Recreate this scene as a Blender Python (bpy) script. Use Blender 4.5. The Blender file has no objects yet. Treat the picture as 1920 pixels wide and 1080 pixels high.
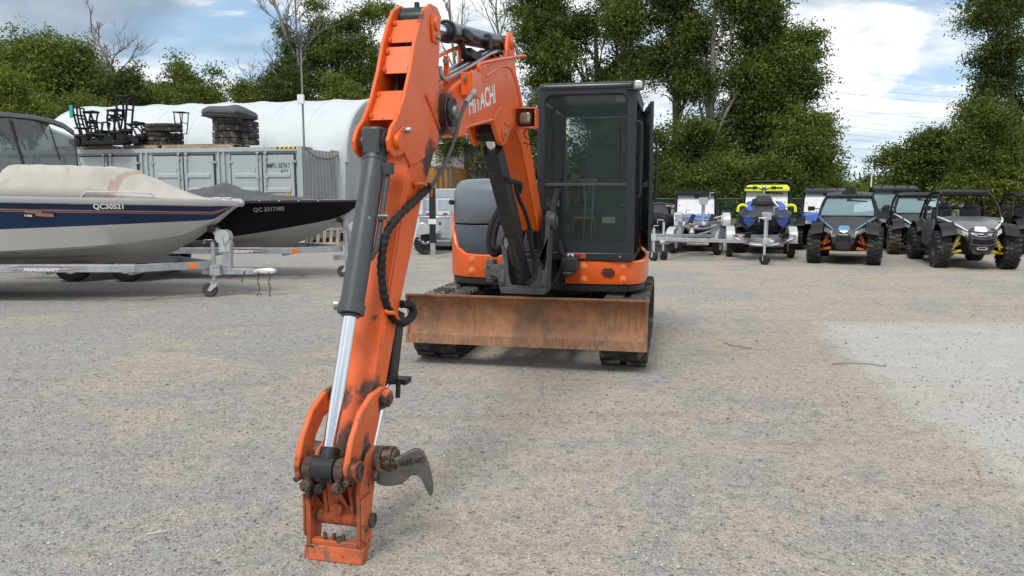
import bpy, math, random
import numpy as np
from mathutils import Vector, Matrix

random.seed(7)
R = math.radians
PI = math.pi
SC = bpy.context.scene
COL = SC.collection

# ------------------------------------------------------------------ camera
F_PX, CAM_H = 1400.0, 1.46
PITCH = math.atan(172 / 1400)
cam_data = bpy.data.cameras.new("camera")
cam = bpy.data.objects.new("camera", cam_data)
COL.objects.link(cam)
cam_data.sensor_width = 36
cam_data.lens = 36 * F_PX / 1920
cam_data.clip_start = 0.05
cam_data.clip_end = 6000
cam.location = (0, 0, CAM_H)
cam.rotation_euler = (PI / 2 - PITCH, 0, 0)
SC.camera = cam

# ------------------------------------------------------------------ exposure
SC.view_settings.view_transform = 'Standard'
SC.view_settings.look = 'None'
SC.view_settings.gamma = 1
SC.view_settings.exposure = 0.46
SC.render.engine = 'CYCLES'
SC.cycles.max_bounces = 6
SC.cycles.transparent_max_bounces = 12

# ------------------------------------------------------------------ sun
SUN_EL, SUN_AZ = 58, 205          # azimuth: where the sun stands, clockwise from +Y
sun_data = bpy.data.lights.new("sun", 'SUN')
sun_data.energy = 1.8
sun_data.angle = R(20)
sun_data.color = (1.0, 0.96, 0.9)
sun = bpy.data.objects.new("sun", sun_data)
COL.objects.link(sun)
sdir = Vector((math.sin(R(SUN_AZ)) * math.cos(R(SUN_EL)), math.cos(R(SUN_AZ)) * math.cos(R(SUN_EL)), math.sin(R(SUN_EL))))
sun.rotation_euler = sdir.to_track_quat('Z', 'Y').to_euler()

# ------------------------------------------------------------------ node helper
class NT:
    def __init__(s, tree):
        s.t = tree; s.n = tree.nodes; s.l = tree.links
    def node(s, kind, ins=None, **kw):
        n = s.n.new(kind)
        for k, v in kw.items():
            setattr(n, k, v)
        for k, v in (ins or {}).items():
            s.put(n, k, v)
        return n
    def put(s, n, k, v):
        sock = n.inputs[k]
        if hasattr(v, 'is_output'):
            s.l.new(v, sock)
        elif hasattr(v, 'outputs'):
            s.l.new(v.outputs[0], sock)
        else:
            sock.default_value = v
    def math(s, op, a, b=0.0, c=None, clamp=False):
        d = {0: a, 1: b}
        if c is not None: d[2] = c
        return s.node('ShaderNodeMath', d, operation=op, use_clamp=clamp).outputs[0]
    def vmath(s, op, a, b=(0, 0, 0)):
        return s.node('ShaderNodeVectorMath', {0: a, 1: b}, operation=op).outputs[0]
    def noise(s, vec, scale, detail=4, rough=.55, dist=0.0):
        return s.node('ShaderNodeTexNoise', {'Vector': vec, 'Scale': scale, 'Detail': detail, 'Roughness': rough, 'Distortion': dist}).outputs[0]
    def ramp(s, fac, *stops):
        n = s.node('ShaderNodeValToRGB', {'Fac': fac})
        e = n.color_ramp.elements
        while len(e) < len(stops): e.new(0.5)
        for i, (p, c) in enumerate(stops):
            e[i].position = p
            e[i].color = c if len(c) == 4 else (*c, 1)
        return n.outputs[0]
    def step(s, fac, a, b):            # smooth 0..1 between a and b
        return s.node('ShaderNodeMapRange', {'Value': fac, 'From Min': a, 'From Max': b}, interpolation_type='SMOOTHSTEP').outputs[0]
    def mix(s, fac, a, b, mode='MIX'):
        n = s.node('ShaderNodeMix', data_type='RGBA', blend_type=mode)
        for k, v in ((0, fac), (6, a), (7, b)):
            if isinstance(v, tuple) and len(v) == 3: v = (*v, 1)
            s.put(n, k, v)
        return n.outputs[2]

# ------------------------------------------------------------------ sky
w = bpy.data.worlds.new("World")
SC.world = w
w.use_nodes = True
t = NT(w.node_tree)
t.n.clear()
sky = t.node('ShaderNodeTexSky', sky_type='NISHITA', sun_disc=False, sun_elevation=R(SUN_EL), sun_rotation=R(SUN_AZ))
skyc = t.mix(1.0, sky.outputs[0], (0.11, 0.11, 0.11), 'MULTIPLY')
dirv = t.node('ShaderNodeTexCoord').outputs['Generated']
sx = t.node('ShaderNodeSeparateXYZ', {0: dirv})
zc = t.math('MAXIMUM', sx.outputs[2], 0.0)
inv = t.math('DIVIDE', 1.0, t.math('ADD', zc, 0.16))
plane = t.node('ShaderNodeCombineXYZ', {0: t.math('MULTIPLY', sx.outputs[0], inv), 1: t.math('MULTIPLY', sx.outputs[1], inv), 2: 0.0}).outputs[0]
plane = t.vmath('ADD', plane, (3.1, 0.35, 0.0))
warp = t.noise(plane, 0.9, 3, .5)
dens = t.noise(plane, 1.15, 9, .56, .25)
cover = t.step(dens, 0.37, 0.45)
streak = t.noise(t.vmath('MULTIPLY', plane, (0.55, 1.5, 1)), 1.1, 7, .55, .6)
cover = t.math('MAXIMUM', cover, t.math('MULTIPLY', t.step(streak, .38, .62), .72))
hz = t.step(zc, 0.0, 0.16)                # haze whitens the lowest sky
shade = t.noise(t.vmath('ADD', plane, (9.3, 4.1, 0)), 0.85, 7, .55, .2)
cl = t.ramp(shade, (0.34, (0.36, 0.44, 0.52)), (0.42, (0.62, 0.68, 0.73)), (0.50, (0.84, 0.86, 0.88)), (0.64, (.96, .96, .96)))
det = t.noise(plane, 5.5, 6, .6, .3)
lit = t.noise(t.vmath('ADD', plane, (0.02, -0.10, 0)), 1.15, 9, .56, .25)
rel = t.math('ADD', .5, t.math('MULTIPLY', t.math('SUBTRACT', dens, lit), 4.5))
cl = t.mix(1.0, cl, t.ramp(rel, (.25, (.70, .76, .82)), (.5, (.95, .96, .97)), (.75, (1.14, 1.13, 1.12))), 'MULTIPLY')
cl = t.mix(1.0, cl, t.ramp(det, (.3, (.9, .92, .94)), (.65, (1.06, 1.05, 1.04))), 'MULTIPLY')
skyb = t.mix(0.5, skyc, (0.36, 0.57, 0.80))
full = t.mix(cover, skyb, cl)
# one heavy grey-blue cloud high on the left
dk = t.node('ShaderNodeVectorMath', {0: dirv, 1: (-0.495, 0.84, 0.262)}, operation='DISTANCE').outputs['Value']
dkm = t.math('ADD', dk, t.math('MULTIPLY', t.math('SUBTRACT', t.noise(dirv, 6, 5, .55), .5), .22))
full = t.mix(t.math('MULTIPLY', t.step(dkm, .17, .07), .8), full, (0.22, 0.30, 0.40))
full = t.mix(t.math('MULTIPLY', t.math('SUBTRACT', 1.0, hz), .75), full, (0.60, 0.74, 0.84))
bg = t.node('ShaderNodeBackground', {'Color': full, 'Strength': 0.90})
t.node('ShaderNodeOutputWorld', {'Surface': bg.outputs[0]})

# ------------------------------------------------------------------ photo geometry: a pixel of the 1920x1080 photo to a point
_cp, _sp = math.cos(PITCH), math.sin(PITCH)
def ray(px, py):
    y = -(py - 540) / F_PX
    return Vector(((px - 960) / F_PX, _cp + y * _sp, -_sp + y * _cp))
def gnd(px, py, z=0.0):
    d = ray(px, py); k = (z - CAM_H) / d.z
    return Vector((d.x * k, d.y * k, z))
def at(px, py, Y):
    d = ray(px, py); k = Y / d.y
    return Vector((d.x * k, Y, CAM_H + d.z * k))

# ------------------------------------------------------------------ materials
MAT = {}
def mat(name, col, rough=.5, metal=0.0, var=.12, vs=2.5, bump=0.0, bs=60.0, spots=None, coat=0.0, alpha=1.0, streak=None, grease=None, spec=.5, edge=None):
    """spots = (colour, scale, threshold); streak = (colour, amount); grease = list of (x,y,z,r) in object space"""
    m = bpy.data.materials.new(name); MAT[name] = m
    m.use_nodes = True
    t = NT(m.node_tree)
    b = t.n['Principled BSDF']
    oc = t.node('ShaderNodeTexCoord').outputs['Object']
    lo = tuple(c * (1 - var) for c in col); hi = tuple(min(1, c * (1 + var)) for c in col)
    c = t.ramp(t.noise(oc, vs, 5), (.3, lo), (.7, hi))
    rr = t.ramp(t.noise(oc, vs * 2.3, 4), (.3, (rough * .82,) * 3), (.7, (min(1, rough * 1.2),) * 3))
    if streak:
        sc, amt = streak
        g = t.noise(t.vmath('MULTIPLY', oc, (22, 22, 1.3)), 1.0, 4, .6)
        c = t.mix(t.math('MULTIPLY', t.step(g, .5, .68), amt), c, sc)
    if spots:
        for (sc, ss, th) in (spots if isinstance(spots, list) else [spots]):
            g = t.noise(oc, ss, 5, .62)
            c = t.mix(t.step(g, th, th + .035), c, sc)
    if grease:
        gn = t.noise(oc, 24, 6, .78)
        for (x, y, z, r) in grease:
            d = t.node('ShaderNodeVectorMath', {0: oc, 1: (x, y, z)}, operation='DISTANCE').outputs['Value']
            d = t.math('ADD', d, t.math('MULTIPLY', t.math('SUBTRACT', gn, .5), r * 1.5))
            c = t.mix(t.math('MULTIPLY', t.step(d, r, r * .55), .93), c, (.018, .015, .013))
    if edge:                                   # paint worn off along the edges
        ec, er, ea = edge
        bv = t.node('ShaderNodeBevel', {'Radius': er}, samples=4)
        dt = t.node('ShaderNodeVectorMath', {0: bv.outputs[0], 1: t.node('ShaderNodeNewGeometry').outputs['Normal']}, operation='DOT_PRODUCT').outputs['Value']
        en = t.noise(oc, 26, 5, .7)
        ew = t.math('MULTIPLY', t.step(t.math('ADD', t.math('SUBTRACT', 1.0, dt), t.math('MULTIPLY', t.math('SUBTRACT', en, .5), .35)), .05, .16), ea)
        c = t.mix(ew, c, ec)
    t.put(b, 'Base Color', c); t.put(b, 'Roughness', rr)
    b.inputs['Metallic'].default_value = metal
    b.inputs['Specular IOR Level'].default_value = spec
    if coat: b.inputs['Coat Weight'].default_value = coat; b.inputs['Coat Roughness'].default_value = .12
    if alpha < 1: b.inputs['Alpha'].default_value = alpha
    if bump:
        bn = t.node('ShaderNodeBump', {'Height': t.noise(oc, bs, 4), 'Strength': bump, 'Distance': .01})
        t.put(b, 'Normal', bn)
    return m

def glass(name, col, alpha, rough=.03, base=.35):
    m = bpy.data.materials.new(name); MAT[name] = m; m.use_nodes = True
    t = NT(m.node_tree); b = t.n['Principled BSDF']
    b.inputs['Base Color'].default_value = (*col, 1); b.inputs['Roughness'].default_value = rough
    b.inputs['IOR'].default_value = 1.5
    tr = t.node('ShaderNodeBsdfTransparent', {'Color': (*(min(1, base + c) for c in col), 1)})
    fr = t.node('ShaderNodeFresnel', {'IOR': 1.5})
    f = t.math('ADD', t.math('MULTIPLY', fr, .9), 1 - alpha, clamp=True)
    mx = t.node('ShaderNodeMixShader', {0: f, 1: tr.outputs[0], 2: b.outputs[0]})
    t.l.new(mx.outputs[0], t.n['Material Output'].inputs[0])
    return m

# ------------------------------------------------------------------ mesh builder
SPLIT = set('bolt cross_plate pin_bracket link_boss end_plate weld_tab travel_lever joystick marker_light locking_bar hinge guard_rail pin cylinder_bracket grab_rail light_guard_plate track_roller blade_arm notice hydraulic_hose cleat snap safety_chain hand_rail zip_seam wheel weld_seam spray_strake caution_band hose_clip steel_pipe latch bumper_tube a_arm upright pin_plate door_post arch_rib coil tube latch'.split())
class MB:
    def __init__(s):
        s.v = []; s.f = []; s.m = []
    def add(s, vs, fs, mi=0, M=None):
        o = len(s.v)
        for p in vs:
            p = Vector(p)
            s.v.append(M @ p if M is not None else p)
        for f in fs:
            s.f.append([o + i for i in f]); s.m.append(mi)
        return s
    def box(s, x0, x1, y0, y1, z0, z1, mi=0, M=None):
        vs = [(x0, y0, z0), (x1, y0, z0), (x1, y1, z0), (x0, y1, z0), (x0, y0, z1), (x1, y0, z1), (x1, y1, z1), (x0, y1, z1)]
        return s.add(vs, [(0, 3, 2, 1), (4, 5, 6, 7), (0, 1, 5, 4), (1, 2, 6, 5), (2, 3, 7, 6), (3, 0, 4, 7)], mi, M)
    def frame(s, p0, p1, up=(0, 0, 1)):
        p0 = Vector(p0); p1 = Vector(p1); d = (p1 - p0); L = d.length or 1e-6; d = d / L
        up = Vector(up)
        if abs(d.dot(up)) > .98: up = Vector((0, 1, 0)) if abs(d.y) < .9 else Vector((1, 0, 0))
        x = up.cross(d).normalized(); y = d.cross(x)
        return Matrix(((x.x, y.x, d.x, p0.x), (x.y, y.y, d.y, p0.y), (x.z, y.z, d.z, p0.z), (0, 0, 0, 1))), L
    def bar(s, p0, p1, w, h=None, mi=0, up=(0, 0, 1), w1=None, h1=None):
        """rectangular bar; h runs along 'up'"""
        h = w if h is None else h; w1 = w if w1 is None else w1; h1 = h if h1 is None else h1
        M, L = s.frame(p0, p1, up)
        vs = [(-w/2, -h/2, 0), (w/2, -h/2, 0), (w/2, h/2, 0), (-w/2, h/2, 0), (-w1/2, -h1/2, L), (w1/2, -h1/2, L), (w1/2, h1/2, L), (-w1/2, h1/2, L)]
        return s.add(vs, [(0, 3, 2, 1), (4, 5, 6, 7), (0, 1, 5, 4), (1, 2, 6, 5), (2, 3, 7, 6), (3, 0, 4, 7)], mi, M)
    def cyl(s, p0, p1, r, r1=None, n=16, mi=0, caps=True):
        r1 = r if r1 is None else r1
        M, L = s.frame(p0, p1)
        vs = [(r * math.cos(2*PI*i/n), r * math.sin(2*PI*i/n), 0) for i in range(n)] + [(r1 * math.cos(2*PI*i/n), r1 * math.sin(2*PI*i/n), L) for i in range(n)]
        fs = [(i, (i+1) % n, n + (i+1) % n, n + i) for i in range(n)]
        if caps: fs += [tuple(range(n-1, -1, -1)), tuple(range(n, 2*n))]
        return s.add(vs, fs, mi, M)
    def tube(s, pts, r, n=8, mi=0, rs=None, caps=True, closed=False):
        pts = [Vector(p) for p in pts]; k = len(pts)
        T = []
        for i in range(k):
            a = pts[i-1] if (i > 0 or closed) else pts[i]
            b = pts[(i+1) % k] if (i < k-1 or closed) else pts[i]
            T.append((b - a).normalized() if (b - a).length > 1e-9 else Vector((0, 0, 1)))
        ref = Vector((0, 0, 1)) if abs(T[0].z) < .9 else Vector((1, 0, 0))
        x = ref.cross(T[0]).normalized(); o = len(s.v)
        for i in range(k):
            x = (x - T[i] * x.dot(T[i])).normalized(); y = T[i].cross(x)
            rr = rs[i] if rs else r
            for j in range(n):
                a = 2*PI*j/n
                s.v.append(pts[i] + x * (rr * math.cos(a)) + y * (rr * math.sin(a)))
        for i in range(k if closed else k-1):
            i2 = (i+1) % k
            for j in range(n):
                j2 = (j+1) % n
                s.f.append([o+i*n+j, o+i*n+j2, o+i2*n+j2, o+i2*n+j]); s.m.append(mi)
        if caps and not closed:
            s.f.append([o+j for j in range(n-1, -1, -1)]); s.m.append(mi)
            s.f.append([o+(k-1)*n+j for j in range(n)]); s.m.append(mi)
        return s
    def prism(s, poly, a, b, axis='x', mi=0, M=None):
        """poly 2-D, extruded from a to b along axis. x: (y,z)  y: (x,z)  z: (x,y)"""
        f = {'x': lambda p, h: (h, p[0], p[1]), 'y': lambda p, h: (p[0], h, p[1]), 'z': lambda p, h: (p[0], p[1], h)}[axis]
        n = len(poly)
        ar = sum(poly[i][0]*poly[(i+1) % n][1] - poly[(i+1) % n][0]*poly[i][1] for i in range(n))
        flip = (ar < 0) ^ (axis == 'y') ^ (a > b)
        vs = [f(p, a) for p in poly] + [f(p, b) for p in poly]
        fs = [tuple(range(n-1, -1, -1)), tuple(range(n, 2*n))] + [(i, (i+1) % n, n+(i+1) % n, n+i) for i in range(n)]
        if flip: fs = [tuple(reversed(q)) for q in fs]
        return s.add(vs, fs, mi, M)
    def lathe(s, prof, p0, d, n=24, mi=0, arc=None):
        """prof: (radius, distance along d)"""
        M, _ = s.frame(p0, Vector(p0) + Vector(d))
        k = len(prof); vs = []
        for (r, h) in prof:
            for j in range(n):
                a = 2*PI*j/n; vs.append((r*math.cos(a), r*math.sin(a), h))
        fs = [(i*n+j, i*n+(j+1) % n, (i+1)*n+(j+1) % n, (i+1)*n+j) for i in range(k-1) for j in range(n)]
        return s.add(vs, fs, mi, M)
    def ball(s, c, r, n=12, mi=0, M=None):
        if not hasattr(r, '__len__'): r = (r, r, r)
        vs = []; m = n // 2
        for i in range(1, m):
            for j in range(n):
                th = PI*i/m; ph = 2*PI*j/n
                vs.append((c[0]+r[0]*math.sin(th)*math.cos(ph), c[1]+r[1]*math.sin(th)*math.sin(ph), c[2]+r[2]*math.cos(th)))
        fs = [((i)*n+j, (i+1)*n+j, (i+1)*n+(j+1) % n, i*n+(j+1) % n) for i in range(m-2) for j in range(n)]
        vs += [(c[0], c[1], c[2]+r[2]), (c[0], c[1], c[2]-r[2])]
        a = len(vs)-2
        fs += [(a, j, (j+1) % n) for j in range(n)] + [(a+1, (m-2)*n+(j+1) % n, (m-2)*n+j) for j in range(n)]
        return s.add(vs, fs, mi, M)
    def loft(s, rings, mi=0, closed=True, caps=True):
        o = len(s.v); n = len(rings[0])
        for rg in rings: s.v += [Vector(p) for p in rg]
        for i in range(len(rings)-1):
            for j in range(n if closed else n-1):
                j2 = (j+1) % n
                s.f.append([o+i*n+j, o+i*n+j2, o+(i+1)*n+j2, o+(i+1)*n+j]); s.m.append(mi)
        if caps and closed:
            s.f.append([o+j for j in range(n-1, -1, -1)]); s.m.append(mi)
            e = o+(len(rings)-1)*n
            s.f.append([e+j for j in range(n)]); s.m.append(mi)
        return s
    def xf(s, M):
        s.v = [M @ p for p in s.v]; return s
    def build(s, name, mats, parent=None, smooth=35, bevel=0.0, seg=2, loc=None, rz=0.0):
        if name in SPLIT and not loc:
            G = s.islands()
            if len(G) > 1:
                out = [g.build_one(name, mats, parent, smooth, bevel, seg) for g in G]
                MB.last = out
                return out[0]
        o = s.build_one(name, mats, parent, smooth, bevel, seg, loc, rz); MB.last = [o]
        return o
    def islands(s, eps=.0015):
        n = len(s.v); pa = list(range(n))
        def find(a):
            while pa[a] != a: pa[a] = pa[pa[a]]; a = pa[a]
            return a
        for f in s.f:
            r = find(f[0])
            for i in f[1:]: pa[find(i)] = r
        grp = {}
        for fi, f in enumerate(s.f): grp.setdefault(find(f[0]), []).append(fi)
        B = []
        for k, fl in grp.items():
            ids = {i for fi in fl for i in s.f[fi]}; P = [s.v[i] for i in ids]
            B.append([fl, [min(p[a] for p in P)-eps for a in range(3)], [max(p[a] for p in P)+eps for a in range(3)]])
        merged = True
        while merged:
            merged = False
            for i in range(len(B)):
                for j in range(i+1, len(B)):
                    if all(B[i][1][a] <= B[j][2][a] and B[j][1][a] <= B[i][2][a] for a in range(3)):
                        B[i] = [B[i][0]+B[j][0], [min(B[i][1][a], B[j][1][a]) for a in range(3)], [max(B[i][2][a], B[j][2][a]) for a in range(3)]]
                        del B[j]; merged = True; break
                if merged: break
        out = []
        for fl, _, _ in B:
            g = MB(); mp = {}
            for fi in fl:
                q = []
                for i in s.f[fi]:
                    if i not in mp: mp[i] = len(g.v); g.v.append(s.v[i])
                    q.append(mp[i])
                g.f.append(q); g.m.append(s.m[fi])
            out.append(g)
        return out
    def build_one(s, name, mats, parent=None, smooth=35, bevel=0.0, seg=2, loc=None, rz=0.0):
        me = bpy.data.meshes.new(name)
        me.from_pydata([tuple(p) for p in s.v], [], s.f)
        mats = mats if isinstance(mats, (list, tuple)) else [mats]
        for m in mats: me.materials.append(MAT[m] if isinstance(m, str) else m)
        if len(mats) > 1: me.polygons.foreach_set('material_index', s.m)
        me.validate(); me.update()
        if smooth:
            me.shade_smooth(); me.set_sharp_from_angle(angle=R(smooth))
        o = bpy.data.objects.new(name, me); COL.objects.link(o)
        if parent is not None: o.parent = parent
        if loc is not None: o.location = loc
        o.rotation_euler.z = rz
        if bevel:
            bv = o.modifiers.new('bevel', 'BEVEL'); bv.width = bevel; bv.segments = seg; bv.limit_method = 'ANGLE'; bv.angle_limit = R(35)
            bv.harden_normals = False
        return o

def tag(o, label=None, cat=None, group=None, kind=None):
    if label: o['label'] = label
    if cat: o['category'] = cat
    if group: o['group'] = group
    if kind: o['kind'] = kind
    return o
def empty(name, loc=(0, 0, 0), rz=0.0):
    o = bpy.data.objects.new(name, None); COL.objects.link(o)
    o.location = loc; o.rotation_euler = (0, 0, rz); o.empty_display_size = .2
    return o
def copy_tree(o, parent=None):
    c = o.copy(); COL.objects.link(c)
    if parent is not None: c.parent = parent
    for ch in [k for k in CHILD(o)]: copy_tree(ch, c)
    return c
def CHILD(o):
    return [k for k in bpy.data.objects if k.parent == o]
def lettering(txt, size, M, m, parent=None, name='lettering', bold=.0, ext=.0008, shear=0.0, xs=1.0, align='LEFT'):
    """text lying in the XY plane of M"""
    c = bpy.data.curves.new('tmp', 'FONT'); c.body = txt; c.size = size; c.extrude = ext; c.offset = bold * size; c.shear = shear
    c.align_x = align; c.resolution_u = 3
    o = bpy.data.objects.new('tmp', c)
    me = bpy.data.meshes.new_from_object(o)
    bpy.data.objects.remove(o); bpy.data.curves.remove(c)
    me.transform(M @ Matrix.Diagonal((xs, 1, 1, 1)))
    me.materials.clear(); me.materials.append(MAT[m])
    me.name = name
    q = bpy.data.objects.new(name, me); COL.objects.link(q)
    if parent is not None: q.parent = parent
    return q
def basis(o, x, y):
    x = Vector(x).normalized(); y = Vector(y); y = (y - x * y.dot(x)).normalized(); z = x.cross(y)
    return Matrix(((x.x, y.x, z.x, o[0]), (x.y, y.y, z.y, o[1]), (x.z, y.z, z.z, o[2]), (0, 0, 0, 1)))
def smoothpts(pts, k=6):
    """Catmull-Rom through pts"""
    P = [Vector(p) for p in pts]; P = [2*P[0]-P[1]] + P + [2*P[-1]-P[-2]]; out = []
    for i in range(1, len(P)-2):
        for j in range(k):
            u = j/k; a, b, c, d = P[i-1:i+3]
            out.append(.5*((2*b)+(c-a)*u+(2*a-5*b+4*c-d)*u*u+(3*b-a-3*c+d)*u**3))
    out.append(P[-2]); return out
def wheel(name, parent, c, r, wd, axis=(1, 0, 0), tyre='rubber', rim='steel_dark', lug=0, rimr=.55, nl=18, spokes=6, lugd=None):
    """a tyre part with its rim as sub-part"""
    ax = Vector(axis).normalized(); c = Vector(c)
    m = MB(); h = wd/2; rr = r*rimr
    m.lathe([(rr, -h*.75), (rr*1.08, -h*.95), (r*.82, -h), (r*.95, -h*.85), (r*.985, -h*.6), (r, -h*.3), (r, h*.3), (r*.985, h*.6), (r*.95, h*.85), (r*.82, h), (rr*1.08, h*.95), (rr, h*.75), (rr, -h*.75)], c, ax, 32)
    if lug:
        M, _ = m.frame(c, c+ax)
        for i in range(nl):
            a = 2*PI*i/nl; off = (i % 2)*.5
            for k, (h0, h1, da) in enumerate(((-1.02, -.55, 0), (-.5, -.04, .5), (.04, .5, 0), (.55, 1.02, .5))):
                aa = a + da*2*PI/nl
                Q = M @ Matrix.Rotation(aa, 4, 'Z')
                drop = lug*.5 if k in (0, 3) else 0
                ta = PI*r/nl*.62
                m.box(r-lug*1.2-drop*1.5, r+lug-drop, -ta, ta, h*h0, h*h1, 0, Q @ Matrix.Rotation(.25*(-1)**k, 4, 'X'))
    w_ = m.build(name, tyre, parent)
    q = MB()
    q.lathe([(rr*1.0, -h*.72), (rr*.9, -h*.5), (rr*.86, h*.5), (rr*1.0, h*.74), (rr*1.04, h*.8), (rr*1.0, h*.86), (rr*.9, h*.6), (rr*.8, h*.35), (rr*.25, h*.42), (.001, h*.44)], c, ax, 24)
    q.lathe([(rr*1.0, h*.72), (rr*.9, h*.5)], c, ax, 24)
    q.lathe([(rr*1.0, -h*.74), (rr*1.04, -h*.8), (rr*1.0, -h*.86), (rr*.9, -h*.6), (rr*.8, -h*.35), (rr*.25, -h*.42), (.001, -h*.44)], c, ax, 24)
    M, _ = q.frame(c, c+ax)
    for i in range(spokes):
        Q = M @ Matrix.Rotation(2*PI*i/spokes, 4, 'Z')
        for sg in (-1, 1): q.box(rr*.25, rr*.88, -rr*.09, rr*.09, sg*h*.40-.012, sg*h*.40+.012, 0, Q)
    q.build('rim', rim, w_)
    return w_
# ------------------------------------------------------------------ ground
def ground_material():
    m = bpy.data.materials.new('gravel_ground'); MAT['gravel_ground'] = m; m.use_nodes = True
    t = NT(m.node_tree); b = t.n['Principled BSDF']
    P = t.node('ShaderNodeNewGeometry').outputs['Position']
    sp = t.node('ShaderNodeSeparateXYZ', {0: P}); X, Y = sp.outputs[0], sp.outputs[1]
    big = t.noise(P, .55, 6, .62, .6); mid = t.noise(P, 2.2, 7, .62); sm = t.noise(P, 11, 6, .65)
    lr = t.math('MULTIPLY', t.step(X, 1.5, -3.5), .065)                        # more grey gravel to the left, more sand to the right
    k = t.math('SUBTRACT', t.math('ADD', t.math('MULTIPLY', big, .55), t.math('ADD', t.math('MULTIPLY', mid, .30), t.math('MULTIPLY', sm, .15))), lr)
    sand = t.ramp(sm, (.3, (.385, .335, .275)), (.7, (.49, .432, .36)))
    grey = t.ramp(sm, (.3, (.30, .288, .270)), (.7, (.41, .395, .370)))
    c = t.mix(t.step(k, .42, .53), grey, sand)
    # wheel tracks: long faint streaks
    st = t.noise(t.vmath('MULTIPLY', P, (.35, 3.2, 1)), 1.0, 5, .6, .8)
    c = t.mix(t.math('MULTIPLY', t.step(st, .54, .68), .35), c, (.27, .235, .20))
    # pale concrete apron on the right
    wob = t.math('MULTIPLY', t.math('SUBTRACT', t.noise(P, 1.6, 6, .6), .5), .55)
    A, B = gnd(1530, 603), gnd(1920, 935)
    dx, dy = (B-A).x, (B-A).y; L = math.hypot(dx, dy); nx, ny = -dy/L, dx/L   # left normal of A->B
    if nx < 0: nx, ny = -nx, -ny
    curve = t.math('MULTIPLY', t.math('SINE', t.math('MULTIPLY', t.math('SUBTRACT', Y, B.y), PI/(A.y-B.y))), .16)
    e1 = t.math('ADD', t.math('SUBTRACT', t.math('ADD', t.math('MULTIPLY', X, nx), t.math('MULTIPLY', Y, ny)), A.x*nx+A.y*ny), t.math('ADD', wob, curve))
    e2 = t.math('ADD', t.math('SUBTRACT', A.y+.05, Y), t.math('MULTIPLY', wob, 1.2))
    grit = t.noise(P, 9, 6, .7)
    fz = t.math('MULTIPLY', t.math('SUBTRACT', grit, .5), .8)
    cm = t.math('MULTIPLY', t.step(t.math('ADD', e1, fz), -.10, .20), t.step(t.math('ADD', e2, fz), -.2, .5))
    conc = t.ramp(t.noise(P, 3, 7, .65), (.3, (.46, .445, .41)), (.7, (.55, .535, .50)))
    conc = t.mix(t.math('MULTIPLY', t.step(big, .45, .62), .35), conc, (.46, .43, .38))
    c = t.mix(t.math('MULTIPLY', cm, .97), c, conc)
    # stones: three sizes of cells
    hgt = None
    for sc, amt in ((260, .9), (115, .8), (48, .55)):
        v = t.node('ShaderNodeTexVoronoi', {'Vector': P, 'Scale': float(sc), 'Randomness': 1.0})
        cr = t.node('ShaderNodeSeparateColor', {0: v.outputs['Color']})
        f = t.ramp(cr.outputs[0], (0, (.58, .58, .60)), (.25, (.87, .87, .88)), (.75, (1.05, 1.05, 1.04)), (1, (1.32, 1.30, 1.28)))
        mk = t.step(cr.outputs[1], .45 if sc != 48 else .80, .55 if sc != 48 else .86)
        c = t.mix(t.math('MULTIPLY', t.math('MULTIPLY', mk, amt), t.math('SUBTRACT', 1.0, t.math('MULTIPLY', cm, .72))), c, t.mix(1.0, c, f, 'MULTIPLY'))
        h = t.math('MULTIPLY', t.math('MULTIPLY', t.math('SUBTRACT', .6, v.outputs['Distance']), mk), 1.0/sc)
        hgt = h if hgt is None else t.math('ADD', hgt, h)
    # loose dark chips
    chips = t.node('ShaderNodeTexVoronoi', {'Vector': P, 'Scale': 30.0, 'Randomness': 1.0})
    c = t.mix(t.math('MULTIPLY', t.step(chips.outputs['Distance'],   .14, .09), t.math('SUBTRACT', .42, t.math('MULTIPLY', cm, .36))), c, (.10, .09, .085))
    t.put(b, 'Base Color', c); b.inputs['Roughness'].default_value = .92; b.inputs['Specular IOR Level'].default_value = .25
    hgt = t.math('ADD', hgt, t.math('MULTIPLY', mid, .012))
    bn = t.node('ShaderNodeBump', {'Height': hgt, 'Strength': 1.0, 'Distance': 1.0})
    t.put(b, 'Normal', bn)
ground_material()
m = MB(); S = 1500.0
m.add([(-S, -60, 0), (S, -60, 0), (S, S*1.6, 0), (-S, S*1.6, 0)], [(0, 1, 2, 3)])
tag(m.build('ground', 'gravel_ground', None, 0), kind='structure')

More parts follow.
